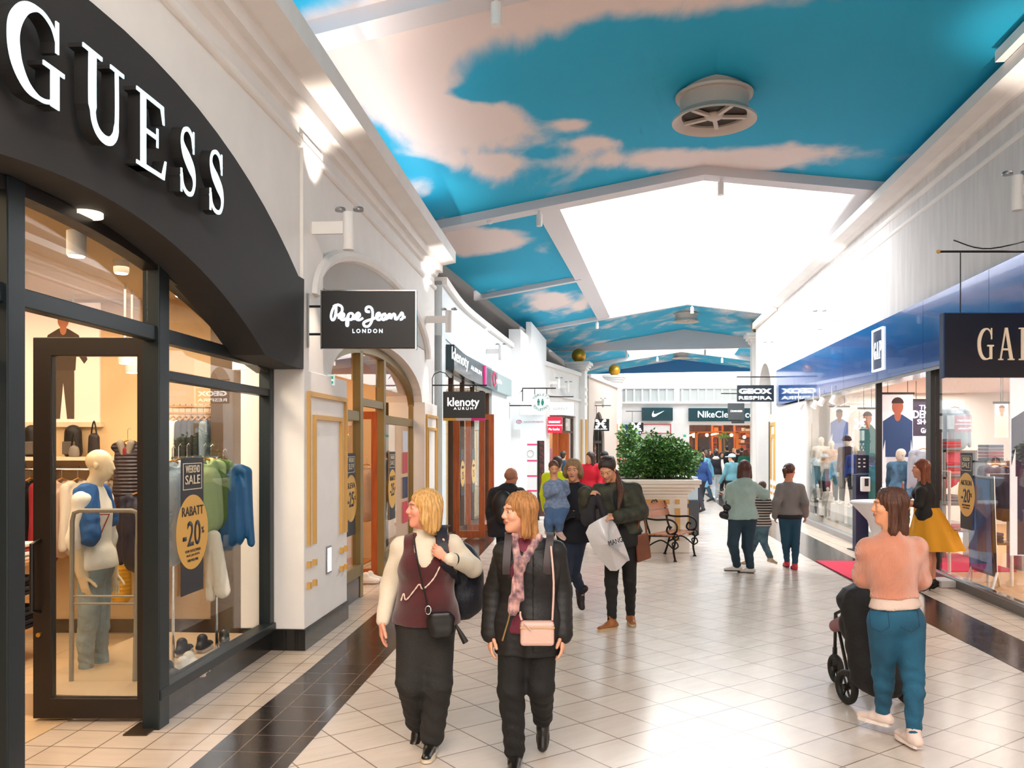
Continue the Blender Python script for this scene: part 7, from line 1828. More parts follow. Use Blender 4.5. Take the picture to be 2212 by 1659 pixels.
# dark column inside and beam under the ceiling
MB().box(-2.95, -2.62, Y0-.5, Y0, 0, 3.4).build('trim_30', mat('brown_column', '#54402c', .7), kind='structure')
mb = MB(); a, b = P(40, 912, Y0), P(218, 655, Y0)
ps_ = thing('poster', 'big backlit poster of a man on the back wall of the nearest shop', 'poster', ((a.x+b.x)/2, Y0, a.z))
WM = flat(Y0)
MB(WM).box(a.x, b.x, 0, .03, a.z, b.z).build('panel', mat('poster_backlit', '#f7dcc8', .6, emit=.35), ps_)
MB(WM).box(a.x-.03, b.x+.03, 0, .06, a.z-.05, a.z).build('ledge', mat('cream_ledge', '#efdcc0', .6), ps_)
cnt = [0]
def prn(base, par):
    def f(poly, col, dy):
        cnt[0] += 1; MB(WM).plate(poly, (), base, base+dy).build('print', mat('print_'+col[1:], col, .6), par)
    return f
figure_print(prn(.03, ps_), P(140, 0, Y0).x, a.z+.01, 1.14, ps_, ('#4c3c30', '#5a4a3e', '#c98560', '#2c1d14'))
sh = thing('wall_shelf', 'long cream wall shelf with bags, under the poster in the nearest shop', 'shelf', (-4.3, Y0, 1.78))
MB().box(-5.3, -3.55, Y0-.38, Y0, 1.79, 1.825).build('board', MC['cream_ledge'], sh)
for x in (-5.1, -3.7): MB().box(x, x+.03, Y0-.3, Y0, 1.7, 1.79).build('bracket', STEEL, sh)
def sbag(lb, u0, u1, vt, col, nm='bag', handle=False, Yb=Y0-.2):
    a, b = P(u0, 990, Yb), P(u1, vt, Yb); o = thing(nm, lb, 'bag', ((a.x+b.x)/2, Yb, 1.825)); w_ = b.x-a.x; h_ = b.z-1.825
    solid('bag_body', [cap(((a.x+b.x)/2, Yb, 1.825+w_*.3), ((a.x+b.x)/2, Yb, b.z-w_*.45), w_*.5, w_*.46, .02, (np.array([0, 1, 0]), 1.5)), halfsp((0, 0, 1.826), (0, 0, -1))], mat('bag'+col[1:], col, .5, bump=.2), .012, o)
    if handle: MB().tube([Vector(p) for p in smoothpts([(a.x+w_*.25, Yb, b.z-.03), ((a.x+b.x)/2, Yb, b.z+.12), (b.x-w_*.25, Yb, b.z-.03)], 5)], .008, 6).build('handle', FRAME, o)
    else: MB().box(a.x+w_*.15, b.x-w_*.15, Yb-w_*.36-.03, Yb-w_*.3, 1.85, 1.85+h_*.4).build('front_pocket', mat('bag_grey', '#5d5650', .7), o, bev=.01)
sbag('black and grey backpack at the left end of the shop shelf', 52, 84, 918, '#1c1a1b', 'backpack')
sbag('large black holdall in the middle of the shop shelf', 138, 178, 918, '#17161a', 'holdall', Yb=Y0-.12)
sbag('small grey handbag with a handle in front of the black holdall', 148, 172, 962, '#8a8078', 'handbag', True, Yb=Y0-.33)
sbag('dark handbag at the right end of the shop shelf', 190, 216, 935, '#2a2226', 'handbag', True)
rl = thing('clothes_rail', 'metal clothes rail under the shelf in the nearest shop', 'rail', (-4.4, Y0-.3, 1.66))
MB().tube([(-5.3, Y0-.3, 1.7), (-3.3, Y0-.3, 1.7)], .012, 8).build('bar', CHROME, rl)
for x in (-5.2, -4.3, -3.4): MB().tube([(x, Y0-.3, 1.7), (x, Y0, 1.7)], .01, 6).build('arm', CHROME, rl)
cols = ['#16161e', '#1a1b28', '#14141a', '#8d1f2a', '#d8b8a8', '#ddd2c6', '#e6ddd2', '#c9b7a6', '#4a2a34', '#20242e', '#2b2530', '#15151b']
x = -5.15
for i, c_ in enumerate(cols):
    nm = {'#8d1f2a': 'red', '#d8b8a8': 'pale pink', '#ddd2c6': 'cream', '#e6ddd2': 'white', '#c9b7a6': 'beige', '#4a2a34': 'plum'}.get(c_, 'dark navy')
    garment('hanging_garment', '%s hanging garment, %s from the left on the rail under the bags' % (nm, ORD[i]), (x, Y0-.3, 1.56), .42, .75 if i % 3 else .85, mat('cloth'+c_[1:], c_, .85), rz=1.45+.1*math.sin(i), depth=.11, group='garments on the rail under the shelf', res=.022)
    x += .16
# padded waistcoat shown to the front
pv_ = garment('padded_waistcoat', 'plum quilted waistcoat with grey hood lining and red inside, hung face-on beside the mannequin', P(276, 962, 8.3), .3, .58, mat('plum_quilt', '#2f2632', .45, wave=(9, 'Z', .6)), .1, .13, False)
solid('lining', [cap((-.05, -.06, .02), (0, -.07, -.16), .035, .02, .02), cap((.05, -.06, .02), (0, -.07, -.16), .035, .02, .02)], mat('grey_lining', '#8d8378', .8), .01, pv_, local=True)
solid('inner_panel', [cap((0, -.055, -.05), (0, -.07, -.17), .04, .03, .02)], mat('red_lining', '#7a1424', .8), .01, pv_, local=True)
garment('jacket', 'dark navy jacket hung low behind the mannequin, right of the waistcoat', P(300, 1075, 8.1), .42, .72, mat('deep_navy', '#141a34', .6, bump=.3), -.3, .12)
garment('jumper', 'yellow garment hung lowest behind the mannequin', P(262, 1215, 8.35), .2, .42, mat('bright_yellow', '#e0a416', .7, wave=(8, 'Z', .3)), .2, .1, False)
# table with folded clothes
ft = thing('display_table', 'wooden shelf unit with folded clothes at the left edge, inside the nearest shop', 'table', (P(45, 900, 7.6).x, 7.6, 0))
xa, xb = P(-60, 900, 7.6).x, P(74, 900, 7.6).x
for z in (.32, .62, .92): MB().box(xa, xb, 7.35, 7.95, z-.03, z).build('shelf_board', mat('shelf_oak', '#b98c5e', .5), ft)
for xx in (xa, xb-.04): MB().box(xx, xx+.04, 7.35, 7.39, 0, .92).build('leg', mat('table_leg', '#6b5138', .5), ft); MB().box(xx, xx+.04, 7.91, 7.95, 0, .92).build('leg', MC['table_leg'], ft)
def pile(lb, x0, x1, Yp, z0, n, cols_, dz=.035, dep=.3, group=None):
    for i in range(n):
        c_ = cols_[i % len(cols_)]; j = .012*math.sin(i*2.3)
        o = MB().box(x0+j, x1+j, Yp-dep/2, Yp+dep/2, z0+i*dz, z0+(i+1)*dz-.004).build('folded_garment', mat('fold'+c_[1:], c_, .85, bump=.3), bev=.012)
        ident(o, lb % (ORD[i]+' from the bottom'), 'folded clothes', group)
pile('white and red folded shirt near the shop door, %s of its pile', xb-.36, xb-.06, 7.6, .92, 4, ['#efe3dc', '#f3ebe6', '#c8404a'], .04, group='folded shirts near the shop door')
pile('dark folded trousers, %s of the middle pile of the shelf unit', xb-.36, xb-.04, 7.6, .62, 4, ['#1b1e28'], .04, group='dark folded trousers, middle shelf')
pile('dark folded jeans, %s of the lowest pile of the shelf unit', xb-.38, xb-.04, 7.6, .32, 5, ['#14161f', '#1b2130'], .04, group='dark folded jeans, lowest shelf')
# ---- mannequin behind the glass door
MAN = mat('mannequin_cream', '#e9d3b0', .35, coat=.3)
def mannequin(name, label, g, top=None, bottom=None, shoes=None, m=MAN, res=.02, hands=True, sleeves=(1, 1), hem=-.04, t=.014, extra=None, body_res=None):
    o = start(name, label, g, 'mannequin')
    p = torso_prims(g, -.004); k = g.k; R = g.HR(); H_ = g.H
    p += [ell(H_(0, -.012, .035), R, (.074*k, .092*k, .083*k), .02*k), ell(H_(0, .022, -.03), R, (.056*k, .066*k, .085*k), .03*k), cap(H_(0, .086, .018), H_(0, .098, -.022), .007*k, .01*k, .015*k), ell(H_(0, .082, -.055), R, (.02*k, .01*k, .008*k), .01*k), cap(H_(0, -.018, -.05), g.nk, .05*k, .053*k, .03*k)]
    for q in (1, -1): p += arm_prims(g, 0, q)+leg_prims(g, 0, q)+(hand_prims(g, q) if hands else [cap(g.w[q], g.w[q]+nz(g.w[q]-g.e[q])*.15*k, .03, .015, .02)])+[cap(g.an[q], g.toe[q], .03*k, .02*k, .02), ell(H_(q*.074, -.002, 0), R, (.008*k, .016*k, .026*k), .006*k)]
    fine = [(g.hd, np.array([.13, .13, .15])*k, res*.45)]
    if hands: fine += [(g.w[q]+nz(g.w[q]-g.e[q])*.08*k, np.array([.09, .09, .09])*k, res*.4) for q in (1, -1)]
    solid('body', p, m, res, o, fine=fine)
    if top: jacket(g, top, o, res*.8, t, hem, 'shirt', sleeves=sleeves, noise=wrinkle(.003))
    if bottom: trousers(g, bottom, o, res*.8, .008, top=.07)
    if shoes:
        for q in (1, -1): shoe(g, q, shoes, o, max(res*.5, .009), MC['sole_white'])
    return o
Y = 6.95
g = Fig(P(205, 900, Y).x, Y, 1.88, 92, wide=1.0, headyaw=88, stride=.12, lead=-1)
g.hd = A(217, 1006, Y); g.nk = A(203, 1052, Y); g.ch = A(199, 1108, Y); g.pv = A(206, 1218, Y)
g.s = {1: A(178, 1082, Y-.17), -1: A(224, 1078, Y+.17)}; g.e = {1: A(160, 1168, Y-.22), -1: A(236, 1160, Y+.22)}; g.w = {1: A(177, 1243, Y-.2), -1: A(245, 1238, Y+.2)}
g.hp = {1: A(198, 1232, Y-.08), -1: A(212, 1232, Y+.08)}; g.kn = {1: A(190, 1350, Y-.09), -1: A(216, 1350, Y+.09)}; g.an = {1: A(186, 1464, Y-.09), -1: A(222, 1462, Y+.09)}; g.toe = {q: g.an[q]+np.array([.15, -.02, -.05]) for q in (1, -1)}
g.footd = {1: nz(np.array([1, -.2, 0])), -1: nz(np.array([1, -.1, 0]))}; g.pn = {1: np.array([-.3, -1, 0]), -1: np.array([0, 1, 0])}; g.curl = {1: .2, -1: .2}
TW = mat('white_tee', '#f1ece6', .8, bump=.2)
o = mannequin('mannequin', 'cream mannequin in white T-shirt and light jeans behind the nearest glass door', g, TW, mat('light_jeans', '#8aa0ac', .85, var=.3, vscale=5, bump=.4), mat('white_sneaker', '#f0ebe2', .5), res=.016, sleeves=(.15, .15), hem=-.03)
solid('denim_shirt', [cap(A(190, 1068, Y-.1), A(196, 1160, Y-.23), .085, .07, .04), cap(A(183, 1068, Y-.1), A(205, 1060, Y+.05), .085, .06, .04), cap(A(215, 1064, Y+.1), A(238, 1120, Y+.18), .085, .07, .04), cap(A(196, 1160, Y-.23), A(193, 1168, Y-.25), .07, .05, .02)], mat('denim_blue', '#17579a', .8, bump=.4), .012, o, noise=wrinkle(.006, 1.4))
mb = MB(flat(Y-.158)); tz = P(0, 1108, Y).z; txx = P(219, 0, Y).x
mb2 = Matrix.Translation((P(216, 0, Y-.13).x, Y-.12, 0)) @ Matrix.Rotation(math.radians(38), 4, 'Z') @ Matrix(((1, 0, 0, 0), (0, -1, 0, 0), (0, 0, 1, 0), (0, 0, 0, 1)))
MB(mb2).plate([(-.07, tz), (.07, tz), (0, tz-.17)], [[(-.058, tz-.008), (.058, tz-.008), (0, tz-.15)]], 0, .006).build('shirt_print', mat('print_red', '#a83a30', .7), o)
# security antenna
sa = thing('security_antenna', 'clear rounded security gate standing just inside the glass door', 'security gate', (P(222, 900, 6.48).x, 6.48, 0))
def S(u, v, Ys=6.48): return P(u, v, Ys)
fr = [S(154, 1500), S(156, 1125), S(160, 1108), S(172, 1103), S(285, 1103), S(296, 1108), S(298, 1125), S(291, 1500)]
MB().tube(fr, .018, 8).build('tube_frame', mat('grey_clear_plastic', '#8f887c', .25), sa, smooth=True)
a, b = S(158, 1500), S(294, 1106); MB().box(a.x, b.x, 6.475, 6.485, a.z, b.z).build('clear_panel', glass('clear_acrylic', (.93, .93, .92), .7), sa)
for v in (1288, 1304): MB().tube([S(157, v), S(295, v)], .01, 6).build('crossbar', MC['grey_clear_plastic'], sa)
a, b = S(156, 1517), S(290, 1482); MB().box(a.x, b.x, 6.43, 6.55, .012, b.z).build('foot_box', MC['grey_clear_plastic'], sa, bev=.02)
# ---- display window: rail, garments, shoes
dr = thing('display_rail', 'metal display rail with clothes in the window right of the door', 'rail', (-3.0, 7.3, .16))
MB().tube([P(372, 990, 6.95), P(470, 985, 7.45)], .012, 8).build('bar', CHROME, dr)
for p_ in (P(374, 990, 6.96), P(468, 985, 7.44)): MB().tube([p_, (p_.x, p_.y, .16)], .012, 8).build('post', CHROME, dr)
for i, (u, v, Yg, w_, h_, c_, rz, lb) in enumerate(((372, 1008, 6.9, .4, .8, '#aebfce', 1.1, 'pale blue shirt, leftmost on the window rail'), (386, 1004, 7.0, .4, .75, '#d6dde2', 1.15, 'off-white shirt, second on the window rail behind the sale banner'), (404, 1002, 7.1, .4, .7, '#5a6a80', 1.1, 'slate blue garment, third on the window rail behind the sale banner'), (440, 1002, 7.2, .4, .62, '#a3b884', .9, 'pale green jacket on the window rail, right of the sale banner'), (455, 1002, 7.3, .42, .6, '#56702c', .7, 'olive green top on the window rail'), (482, 1012, 7.4, .46, .72, '#0f4f7c', .25, 'shiny blue jacket at the right end of the window rail'))):
    garment('hanging_garment', lb, P(u, v, Yg), w_, h_, mat('win'+c_[1:], c_, .5, bump=.4, bscale=20), rz, .14, res=.014, slen=.9)
tr_ = thing('trousers', 'white folded trousers hanging low under the blue jacket in the display window', 'trousers', P(470, 1300, 7.15))
solid('cloth', [cap(P(462, 1160, 7.15), P(480, 1275, 7.15), .06, .07, .03, (np.array([0, 1, 0]), 1.8)), cap(P(455, 1170, 7.2), P(455, 1290, 7.2), .05, .04, .03)], mat('white_cotton', '#e9e2d4', .8), .014, tr_)
garment('coat', 'long dark coat hung on the beige wall at the right of the display window', P(496, 925, 8.6), .4, .95, mat('dark_brown_coat', '#3a2d26', .85), 0, .1)
r2_ = thing('clothes_rail', 'upper wall rail with shirts and dark jackets high in the display window', 'rail', P(415, 890, 8.5))
MB().tube([P(362, 893, 8.5), P(478, 893, 8.5)], .012, 8).build('bar', HW, r2_); MB().box(P(360, 0, 8.5).x, P(482, 0, 8.5).x, 8.45, 8.75, P(0, 880, 8.5).z, P(0, 876, 8.5).z).build('shelf_board', MC['shelf_oak'], r2_)
for i, c_ in enumerate(['#e8dccb', '#efe6da', '#2a2728', '#1c1a1d', '#1f1c1e', '#1a1a20', '#6d7f90']):
    nm = ('cream shirt', 'white shirt', 'charcoal jacket', 'black jacket', 'black jacket', 'black jacket', 'grey-blue shirt')[i]
    garment('hanging_garment', '%s, %s from the left on the upper rail of the display window' % (nm, ORD[i]), P(374+i*13, 910, 8.5), .4, .5, mat('up'+c_[1:], c_, .8), 1.57, .06, res=.022, group='garments on the upper window rail')
def trainer(label, u, v, Yt, yaw, cm, cs, s=1.25):
    p = P(u, v, Yt); p.z = .165; o = thing('trainer_shoe', label, 'shoe', p); g_ = Fig(p.x, Yt, 1.68, yaw); g_.an = {1: np.array([p.x, Yt, p.z+.085])}; g_.toe = {1: g_.an[1]+g_.f*.15-np.array([0, 0, .05])}
    g_.footd = {1: g_.f}; sh_ = shoe(g_, 1, cm, o, .008, cs, soleh=.03, wid=.042); sh_.name = 'upper'
    for i in range(4): q_ = np.array([p.x, Yt, p.z])+g_.f*(.03+.022*i)+np.array([0, 0, .09-.012*i]); MB().tube([Vector(q_-g_.r*.025), Vector(q_+g_.r*.025)], .004, 5).build('lace', TW, o)
    return o
WS = mat('trainer_white', '#efeae2', .5); DS = mat('trainer_navy', '#20222c', .5)
trainer('white trainer with a dark side stripe, nearest in the display window', 395, 0, 6.62, 100, WS, MC['sole_white'])
trainer('white trainer behind the nearest one in the display window', 408, 0, 6.78, 105, WS, MC['sole_white'])
trainer('black and white trainer at the left end of the display window', 362, 0, 6.5, 110, DS, MC['sole_white'])
trainer('dark high trainer, left of the pair at the back of the display window', 393, 0, 7.25, 0, DS, MC['sole_white'])
trainer('dark high trainer, right of the pair at the back of the display window', 437, 0, 7.4, 0, DS, MC['sole_white'])
trainer('black shoe at the right end of the display window', 484, 0, 7.6, -20, MC['black_leather'], MC['sole_dark'])
# sale stickers on the glass
YEL = mat('sale_yellow', '#dfab52', .6); SDK = mat('sale_dark', '#26262c', .6); SCR = mat('sale_cream', '#e8d9bc', .6)
def sale(wf, s0, zc, lines, label, flip=1, off=.012, w_=.4, r=.28):
    T = wf.text(); rt = wf.d*flip; o = thing('sale_sticker', label, 'sticker', wf.pt(s0, off, zc-.6))
    def m(x): return s0+x*flip
    MB(wf.M).box(s0-w_/2, s0+w_/2, off, off+.003, zc-.48, zc+.54).build('banner', SDK, o)
    MB(wf.M).plate([(s0+r*math.cos(t), zc-.02+r*1.04*math.sin(t)) for t in np.linspace(0, 2*PI, 40, endpoint=False)], (), off+.003, off+.005).build('disc', YEL, o)
    mb = MB(wf.M); rect_frame(mb, s0-w_*.42, s0+w_*.42, zc+.3, zc+.5, .006, off+.003, off+.005); mb.build('border', SCR, o)
    text('lettering', lines[0], SCR, wf.pt(s0, off+.005, zc+.455), rt, h=.055, w=.24, parent=o, depth=.002)
    text('lettering', lines[1], SCR, wf.pt(s0, off+.005, zc+.375), rt, h=.07, w=.25, parent=o, depth=.002, bold=.01)
    text('lettering', lines[2], SDK, wf.pt(s0, off+.006, zc+.14), rt, h=.07, w=.36, parent=o, depth=.002, bold=.01)
    text('lettering', '-'+lines[3], SDK, wf.pt(s0-.02*flip, off+.006, zc-.03), rt, h=.19, w=.3, parent=o, depth=.002, bold=.01)
    text('lettering', '%', SDK, wf.pt(s0+.17*flip, off+.006, zc-.02), rt, h=.05, parent=o, depth=.002)
    for i, l in enumerate(lines[4:]): text('lettering', l, SDK, wf.pt(s0, off+.006, zc-.16-.035*i), rt, h=.02, w=.26-.04*i, parent=o, depth=.002)
    return o
sale(WG, WG.sY(6.47), 1.31, ('WEEKEND', 'SALE', 'RABATT', '20', 'VOM OUTLETPREIS', 'AUF JACKEN', 'UND PULLOVER'), 'dark sale banner with a yellow disc reading RABATT 20, on the nearest shop window', w_=.38, r=.27)
sale(WP, WP.sY(10.62), 1.3, ('VIKEND', 'SLEV', 'SLEVA', '25'), 'sale banner with a yellow disc reading SLEVA 25, left of the orange door')
sale(WP, WP.sY(12.95), 1.3, ('WEEKEND', 'SALE', 'RABATT', '25'), 'sale banner with a yellow disc reading RABATT 25, right of the orange door')
def yel_disc(wf, s0, lb):
    o = thing('sale_sticker', lb, 'sticker', wf.pt(s0, .06, .7)); MB(wf.M).box(s0-.2, s0+.2, .055, .06, .85, 1.85).build('banner', SDK, o)
    MB(wf.M).plate([(s0+.27*math.cos(t), 1.32+.28*math.sin(t)) for t in np.linspace(0, 2*PI, 30, endpoint=False)], (), .06, .064).build('disc', YEL, o)
    text('lettering', 'RABATT', SDK, wf.pt(s0, .065, 1.46), wf.d, h=.06, w=.3, parent=o); text('lettering', '25', SDK, wf.pt(s0, .065, 1.28), wf.d, h=.16, parent=o)
yel_disc(kg, 2.25, 'yellow sale disc on a dark banner between the orange door leaves of the jeweller'); yel_disc(kg, 3.75, 'yellow sale disc on a dark banner right of the orange door leaves of the jeweller')
stt = MB(WG.M)
for i in range(3):
    o = MB(WG.M).tube([(sA+.06+.028*math.cos(t), .012, .42+i*.09+.032*math.sin(t)) for t in np.linspace(0, 2*PI, 14, endpoint=False)], .005, 5, closed=True).build('ban_sticker', mat('sticker_red', '#a8303a', .6))
    ident(o, 'small round red sticker low on the shop window, %s' % ('lowest of three', 'middle of three', 'topmost of three')[i], 'sticker')
po = thing('window_poster', 'narrow poster strip in the right pane of the second arch', 'poster', WP.pt(WP.sY(13.9), .02, .6))
for i, (z, c_) in enumerate(((2.0, '#c7ccd8'), (1.65, '#b8424f'), (1.25, '#1d2f57'), (.85, '#c9304a'))): MB(WP.M).box(WP.sY(13.72), WP.sY(14.1), .01, .015, z-.17, z+.17).build('print', mat('pp'+c_[1:], c_, .6), po)
# coat and shoes inside the second arch door
garment('hanging_garment', 'cream coat seen through the orange door of the second arch', P(792, 1010, 12.6), .4, .8, mat('cream_coat', '#dcb79c', .8), .6, .16, res=.02)
for i, (u, Yt) in enumerate(((790, 11.95), (800, 12.1))): t_ = trainer('pale shoe on the orange floor inside the second arch, %s one' % ('left' if i == 0 else 'right'), u, 0, Yt, 90, WS, MC['sole_white']); t_.location.z = .02
# lamps in the near shop and its lights
for i, (u, v, Yl) in enumerate(((165, 553, 5.6), (262, 590, 7.0), (393, 640, 7.2), (270, 785, 8.0), (285, 805, 8.3), (158, 690, 8.6))):
    p = P(u, v, Yl); o = thing('ceiling_spotlight', ('round spotlight under the shop ceiling, largest, behind the upper pane', 'grey cylinder spotlight behind the upper pane', 'spotlight at the left of the arched corner pane', 'spotlight seen over the glass door, upper one', 'spotlight seen over the glass door, lower one', 'spotlight in front of the poster top')[i], 'lamp', p)
    MB().lathe([(.001, p.z), (.055, p.z), (.06, p.z+.01), (.06, p.z+.16), (.001, p.z+.16)], (p.x, p.y, 0), 18).build('lamp_body', WHITE, o, smooth='auto')
    MB().lathe([(.001, p.z-.006), (.048, p.z-.006), (.048, p.z), (.001, p.z)], (p.x, p.y, 0), 16).build('bulb', mat('shop_bulb', '#fff0dc', .5, emit=9), o)
    MB().tube([(p.x, p.y, p.z+.16), (p.x, p.y, 3.45)], .01, 5).build('rod', WHITE, o)
area('shop_light', (-4.6, 6.2, 3.4), (0, 0, 0), 3.2, 4.2, 130, (1, .74, .47))
area('window_light', (-3.0, 7.3, 3.1), (0, 0, .0), .5, 1.6, 45, (1, .8, .58))
area('shop_light', (-3.6, 1.5, 3.4), (0, 0, 0), 2.5, 5, 90, (1, .72, .45))
area('shop_light', (-3.4, 12.0, 3.4), (0, 0, 0), 2.4, 4, 110, (1, .68, .4))
area('jeweller_light', tuple(kg.pt(3.5, -2.2, 3.3)), (0, 0, -.1), 3, 6, 150, (1, .86, .62))
area('shop_light', tuple(G1.pt(2.5, -1.6, 3.3)), (0, 0, -.3), 2, 4, 80, (.9, 1, 1))
area('shop_light', tuple(U1.pt(2.2, -1.4, 3.4)), (0, 0, -.3), 1.6, 3, 60, (1, .8, .6))
gr = garment('hanging_garment', 'pink garment in the window of the passage shop behind the carried boy', (G1.pt(3.9, -.8, 1.75)), .4, .9, mat('dusty_pink', '#c88a98', .8), .3, .2, res=.03)
# tall poster board and screen near the passage
pb = thing('notice_board', 'white notice board with pink headings on the wall of the bright block', 'notice board', P(1152, 1130, 24.5))
a, b = P(1138, 1135, 24.5), P(1166, 950, 24.5); PBM = flat(24.5)
MB(PBM).box(a.x, b.x, -.05, 0, a.z, b.z).build('board', mat('notice_white', '#eef0f0', .6), pb)
for v in (962, 997, 1030, 1062): MB(PBM).box(a.x+.01, b.x-.01, 0, .006, P(0, v, 24.5).z, P(0, v-3.5, 24.5).z).build('heading', mat('notice_pink', '#e0467a', .6), pb)
MB(PBM).tube([(a.x+.1+.09*math.cos(t), .004, P(0, 980, 24.5).z+.1*math.sin(t)) for t in np.linspace(0, 2*PI, 14, endpoint=False)], .01, 5, closed=True).build('symbol', mat('notice_grey', '#b9b9bb', .6), pb)
sc_ = thing('advertising_totem', 'tall thin dark totem with a coloured edge beside the notice board', 'totem', P(1170, 1150, 22)); a, b = P(1161, 1150, 22), P(1176, 952, 22)
MB(flat(22)).box(a.x, a.x+.05, -.5, 0, 0, b.z).build('frame', FRAME, sc_); MB(flat(22)).box(a.x+.05, b.x, -.45, -.02, 0.1, b.z).build('side_panel', mat('totem_side', '#6a3a34', .3, var=.6, vscale=14, col2='#1c1c2a'), sc_)

# ================================================================ right-hand shop contents
def mq(label, u, v, Ym, h_, yaw, top, bottom, z0=.0, shoes='#e8e2da', hat=None, m=None, res=.026, sleeves=(1, 1)):
    p = P(u, 900, Ym); g = Fig(p.x, Ym, h_, yaw, .06, 1, .05, zoff=z0)
    dz = A(u, v, Ym)[2]-z0; g = Fig(p.x, Ym, dz, yaw, .06, 1, .05, zoff=z0)
    o = mannequin('mannequin', label, g, mat('mqt'+top[1:], top, .8, var=.2, vscale=14) if top else None, mat('mqb'+bottom[1:], bottom, .8) if bottom else None, mat('mqs'+shoes[1:], shoes, .6), MANW, res, False, sleeves)
    if hat: solid('hat', [ell(g.H(0, -.01, .06), g.HR(), (.1*g.k, .11*g.k, .08*g.k), .02), ell(g.H(0, 0, .03), g.HR(), (.14*g.k, .15*g.k, .018), .02)], mat('hat_'+hat[1:], hat, .8), .018, o)
    return o
MANW = mat('mannequin_white', '#f0e4d2', .4)
dp = MB(WR.M).box(ry(16.2), ry(21.0), -2.4, -.35, .03, .22).build('display_platform', mat('platform_white', '#f1eeea', .5)); ident(dp, 'low white platform in the long right-hand shop window', 'platform')
mq('mannequin in a white printed T-shirt and black skirt, leftmost of the right-hand window', 1774, 943, 21.0, 1.8, 200, '#e9e0d2', '#26242a', .6, sleeves=(.4, .4))
mq('mannequin in a peach top, second from the left in the right-hand window', 1796, 951, 20.3, 1.75, 195, '#dfb69a', '#8a4a58', .6)
mq('child mannequin in a tie-dye blue top and teal leggings, front of the right-hand window', 1811, 978, 19.6, 1.4, 185, '#7fa9c9', '#17505c', .6)
mq('mannequin with a dark plum hat and dark jacket in the right-hand window', 1830, 942, 19.1, 1.8, 230, '#3a2230', '#22262c', .6, hat='#3c2434')
mq('mannequin in a royal blue shirt, rightmost of the group in the window', 1848, 962, 18.4, 1.7, 200, '#1e3f94', '#22242e', .6)
mq('small child mannequin sitting height, lowest left in the right-hand window', 1766, 1045, 20.9, .9, 190, '#8f8a84', '#6a6a6a', .22)
mq('small child mannequin, second of the low ones in the right-hand window', 1788, 1052, 20.0, .85, 190, '#d9cfc4', '#c9c2ba', .22)
mx_ = [(1774, 21.0), (1796, 20.3), (1811, 19.6), (1830, 19.1), (1848, 18.4)]
for i, (u, y_) in enumerate(mx_):
    c_ = P(u, 900, y_); bb_ = MB().box(c_.x-.12, c_.x+.24, y_-.15, y_+.15, .22, .6).build('display_block', MC['platform_white']); ident(bb_, 'white display block under the %s standing mannequin of the right-hand window' % ORD[i], 'plinth')
# denim jacket bust
Y = 15.2
g = Fig(P(1950, 900, Y).x+.2, Y+.0, 1.75, 225, zoff=.25, headyaw=250); x_ = P(1946, 900, Y)
dz = A(1950, 968, Y)[2]-.25; g = Fig(x_.x, Y, dz, 225, zoff=.25, headyaw=255)
mannequin('mannequin', 'mannequin in a blue denim jacket beside the table in the shop doorway', g, mat('denim_jacket', '#5d86a6', .85, var=.35, vscale=7, bump=.4), mat('khaki', '#5c563e', .8), WS, MANW, .02, False, t=.03, hem=-.02)
bxx = MB().box(x_.x-.4, x_.x+.4, Y-.35, Y+.35, .03, .25).build('display_plinth', MC['platform_white']); ident(bxx, 'white plinth under the mannequin in the denim jacket', 'plinth')
def banner(label, u0, u1, v0, v1, Yb, bg, tone, fx=.5, fh=1.0, name='hanging_banner', emit=.25):
    a, b = P(u0, v1, Yb), P(u1, v0, Yb); o = thing(name, label, 'poster', ((a.x+b.x)/2, Yb, a.z)); M_ = flat(Yb)
    MB(M_).box(a.x, b.x, -.02, 0, a.z, b.z).build('panel', mat('bnr'+bg[1:], bg, .6, emit=emit), o)
    MB(M_).box(a.x-.03, b.x+.03, -.03, .01, b.z, b.z+.04).build('rail', FRAME, o)
    MB().tube([(a.x+.1, Yb, b.z+.04), (a.x+.1, Yb, 3.2)], .006, 5).tube([(b.x-.1, Yb, b.z+.04), (b.x-.1, Yb, 3.2)], .006, 5).build('cord', FRAME, o)
    if tone:
        def f(poly, col, dy): MB(M_).plate([(min(max(p[0], a.x+.01), b.x-.01), min(max(p[1], a.z+.01), b.z-.01)) for p in poly], (), 0, dy).build('print', mat('print_'+col[1:], col, .6), o)
        h_ = (b.z-a.z)*fh; figure_print(f, a.x+(b.x-a.x)*fx, b.z-h_*1.02, h_, o, tone)
    return o, a, b
banner('banner of a man in a denim jacket and white shirt at the shop doorway', 1906, 1972, 852, 1045, 16.3, '#e9e6ea', ('#274a7c', '#d9dde4', '#b8664e', '#3a2018'), fh=1.25)
banner('poster of a person in a patterned blue shirt, behind the window mannequins', 1793, 1833, 880, 1000, 20.95, '#e6e3e4', ('#5a78b8', '#8d9ac0', '#6a4034', '#1e1412'), fh=1.15)
banner('poster of a person in a teal top and cap, right of the window mannequins', 1856, 1892, 884, 1050, 19.2, '#ece8e6', ('#2d6a70', '#3a4a5a', '#a86a50', '#2a1a20'), fh=1.1)
o, a, b = banner('dark denim shop sign board with white capitals inside the right-hand shop', 1968, 2032, 866, 942, 16.9, '#3b3148', None, emit=.05)
for l, v, h_, w_ in (('THE', 880, .09, .26), ('DENIM', 895, .15, .5), ('SHOP', 911, .1, .34), ('GAP', 930, .1, .2)): text('lettering', l, LIT, P(2000, v, 16.87), (1, 0, 0), h=h_, w=w_, parent=o, bold=.02)
banner('tall lit poster panel at the right edge of the view inside the shop', 2183, 2290, 812, 1200, 10.6, '#f0e8ec', ('#3a2c50', '#4a4460', '#c08a74', '#2a1a1a'), emit=.5)
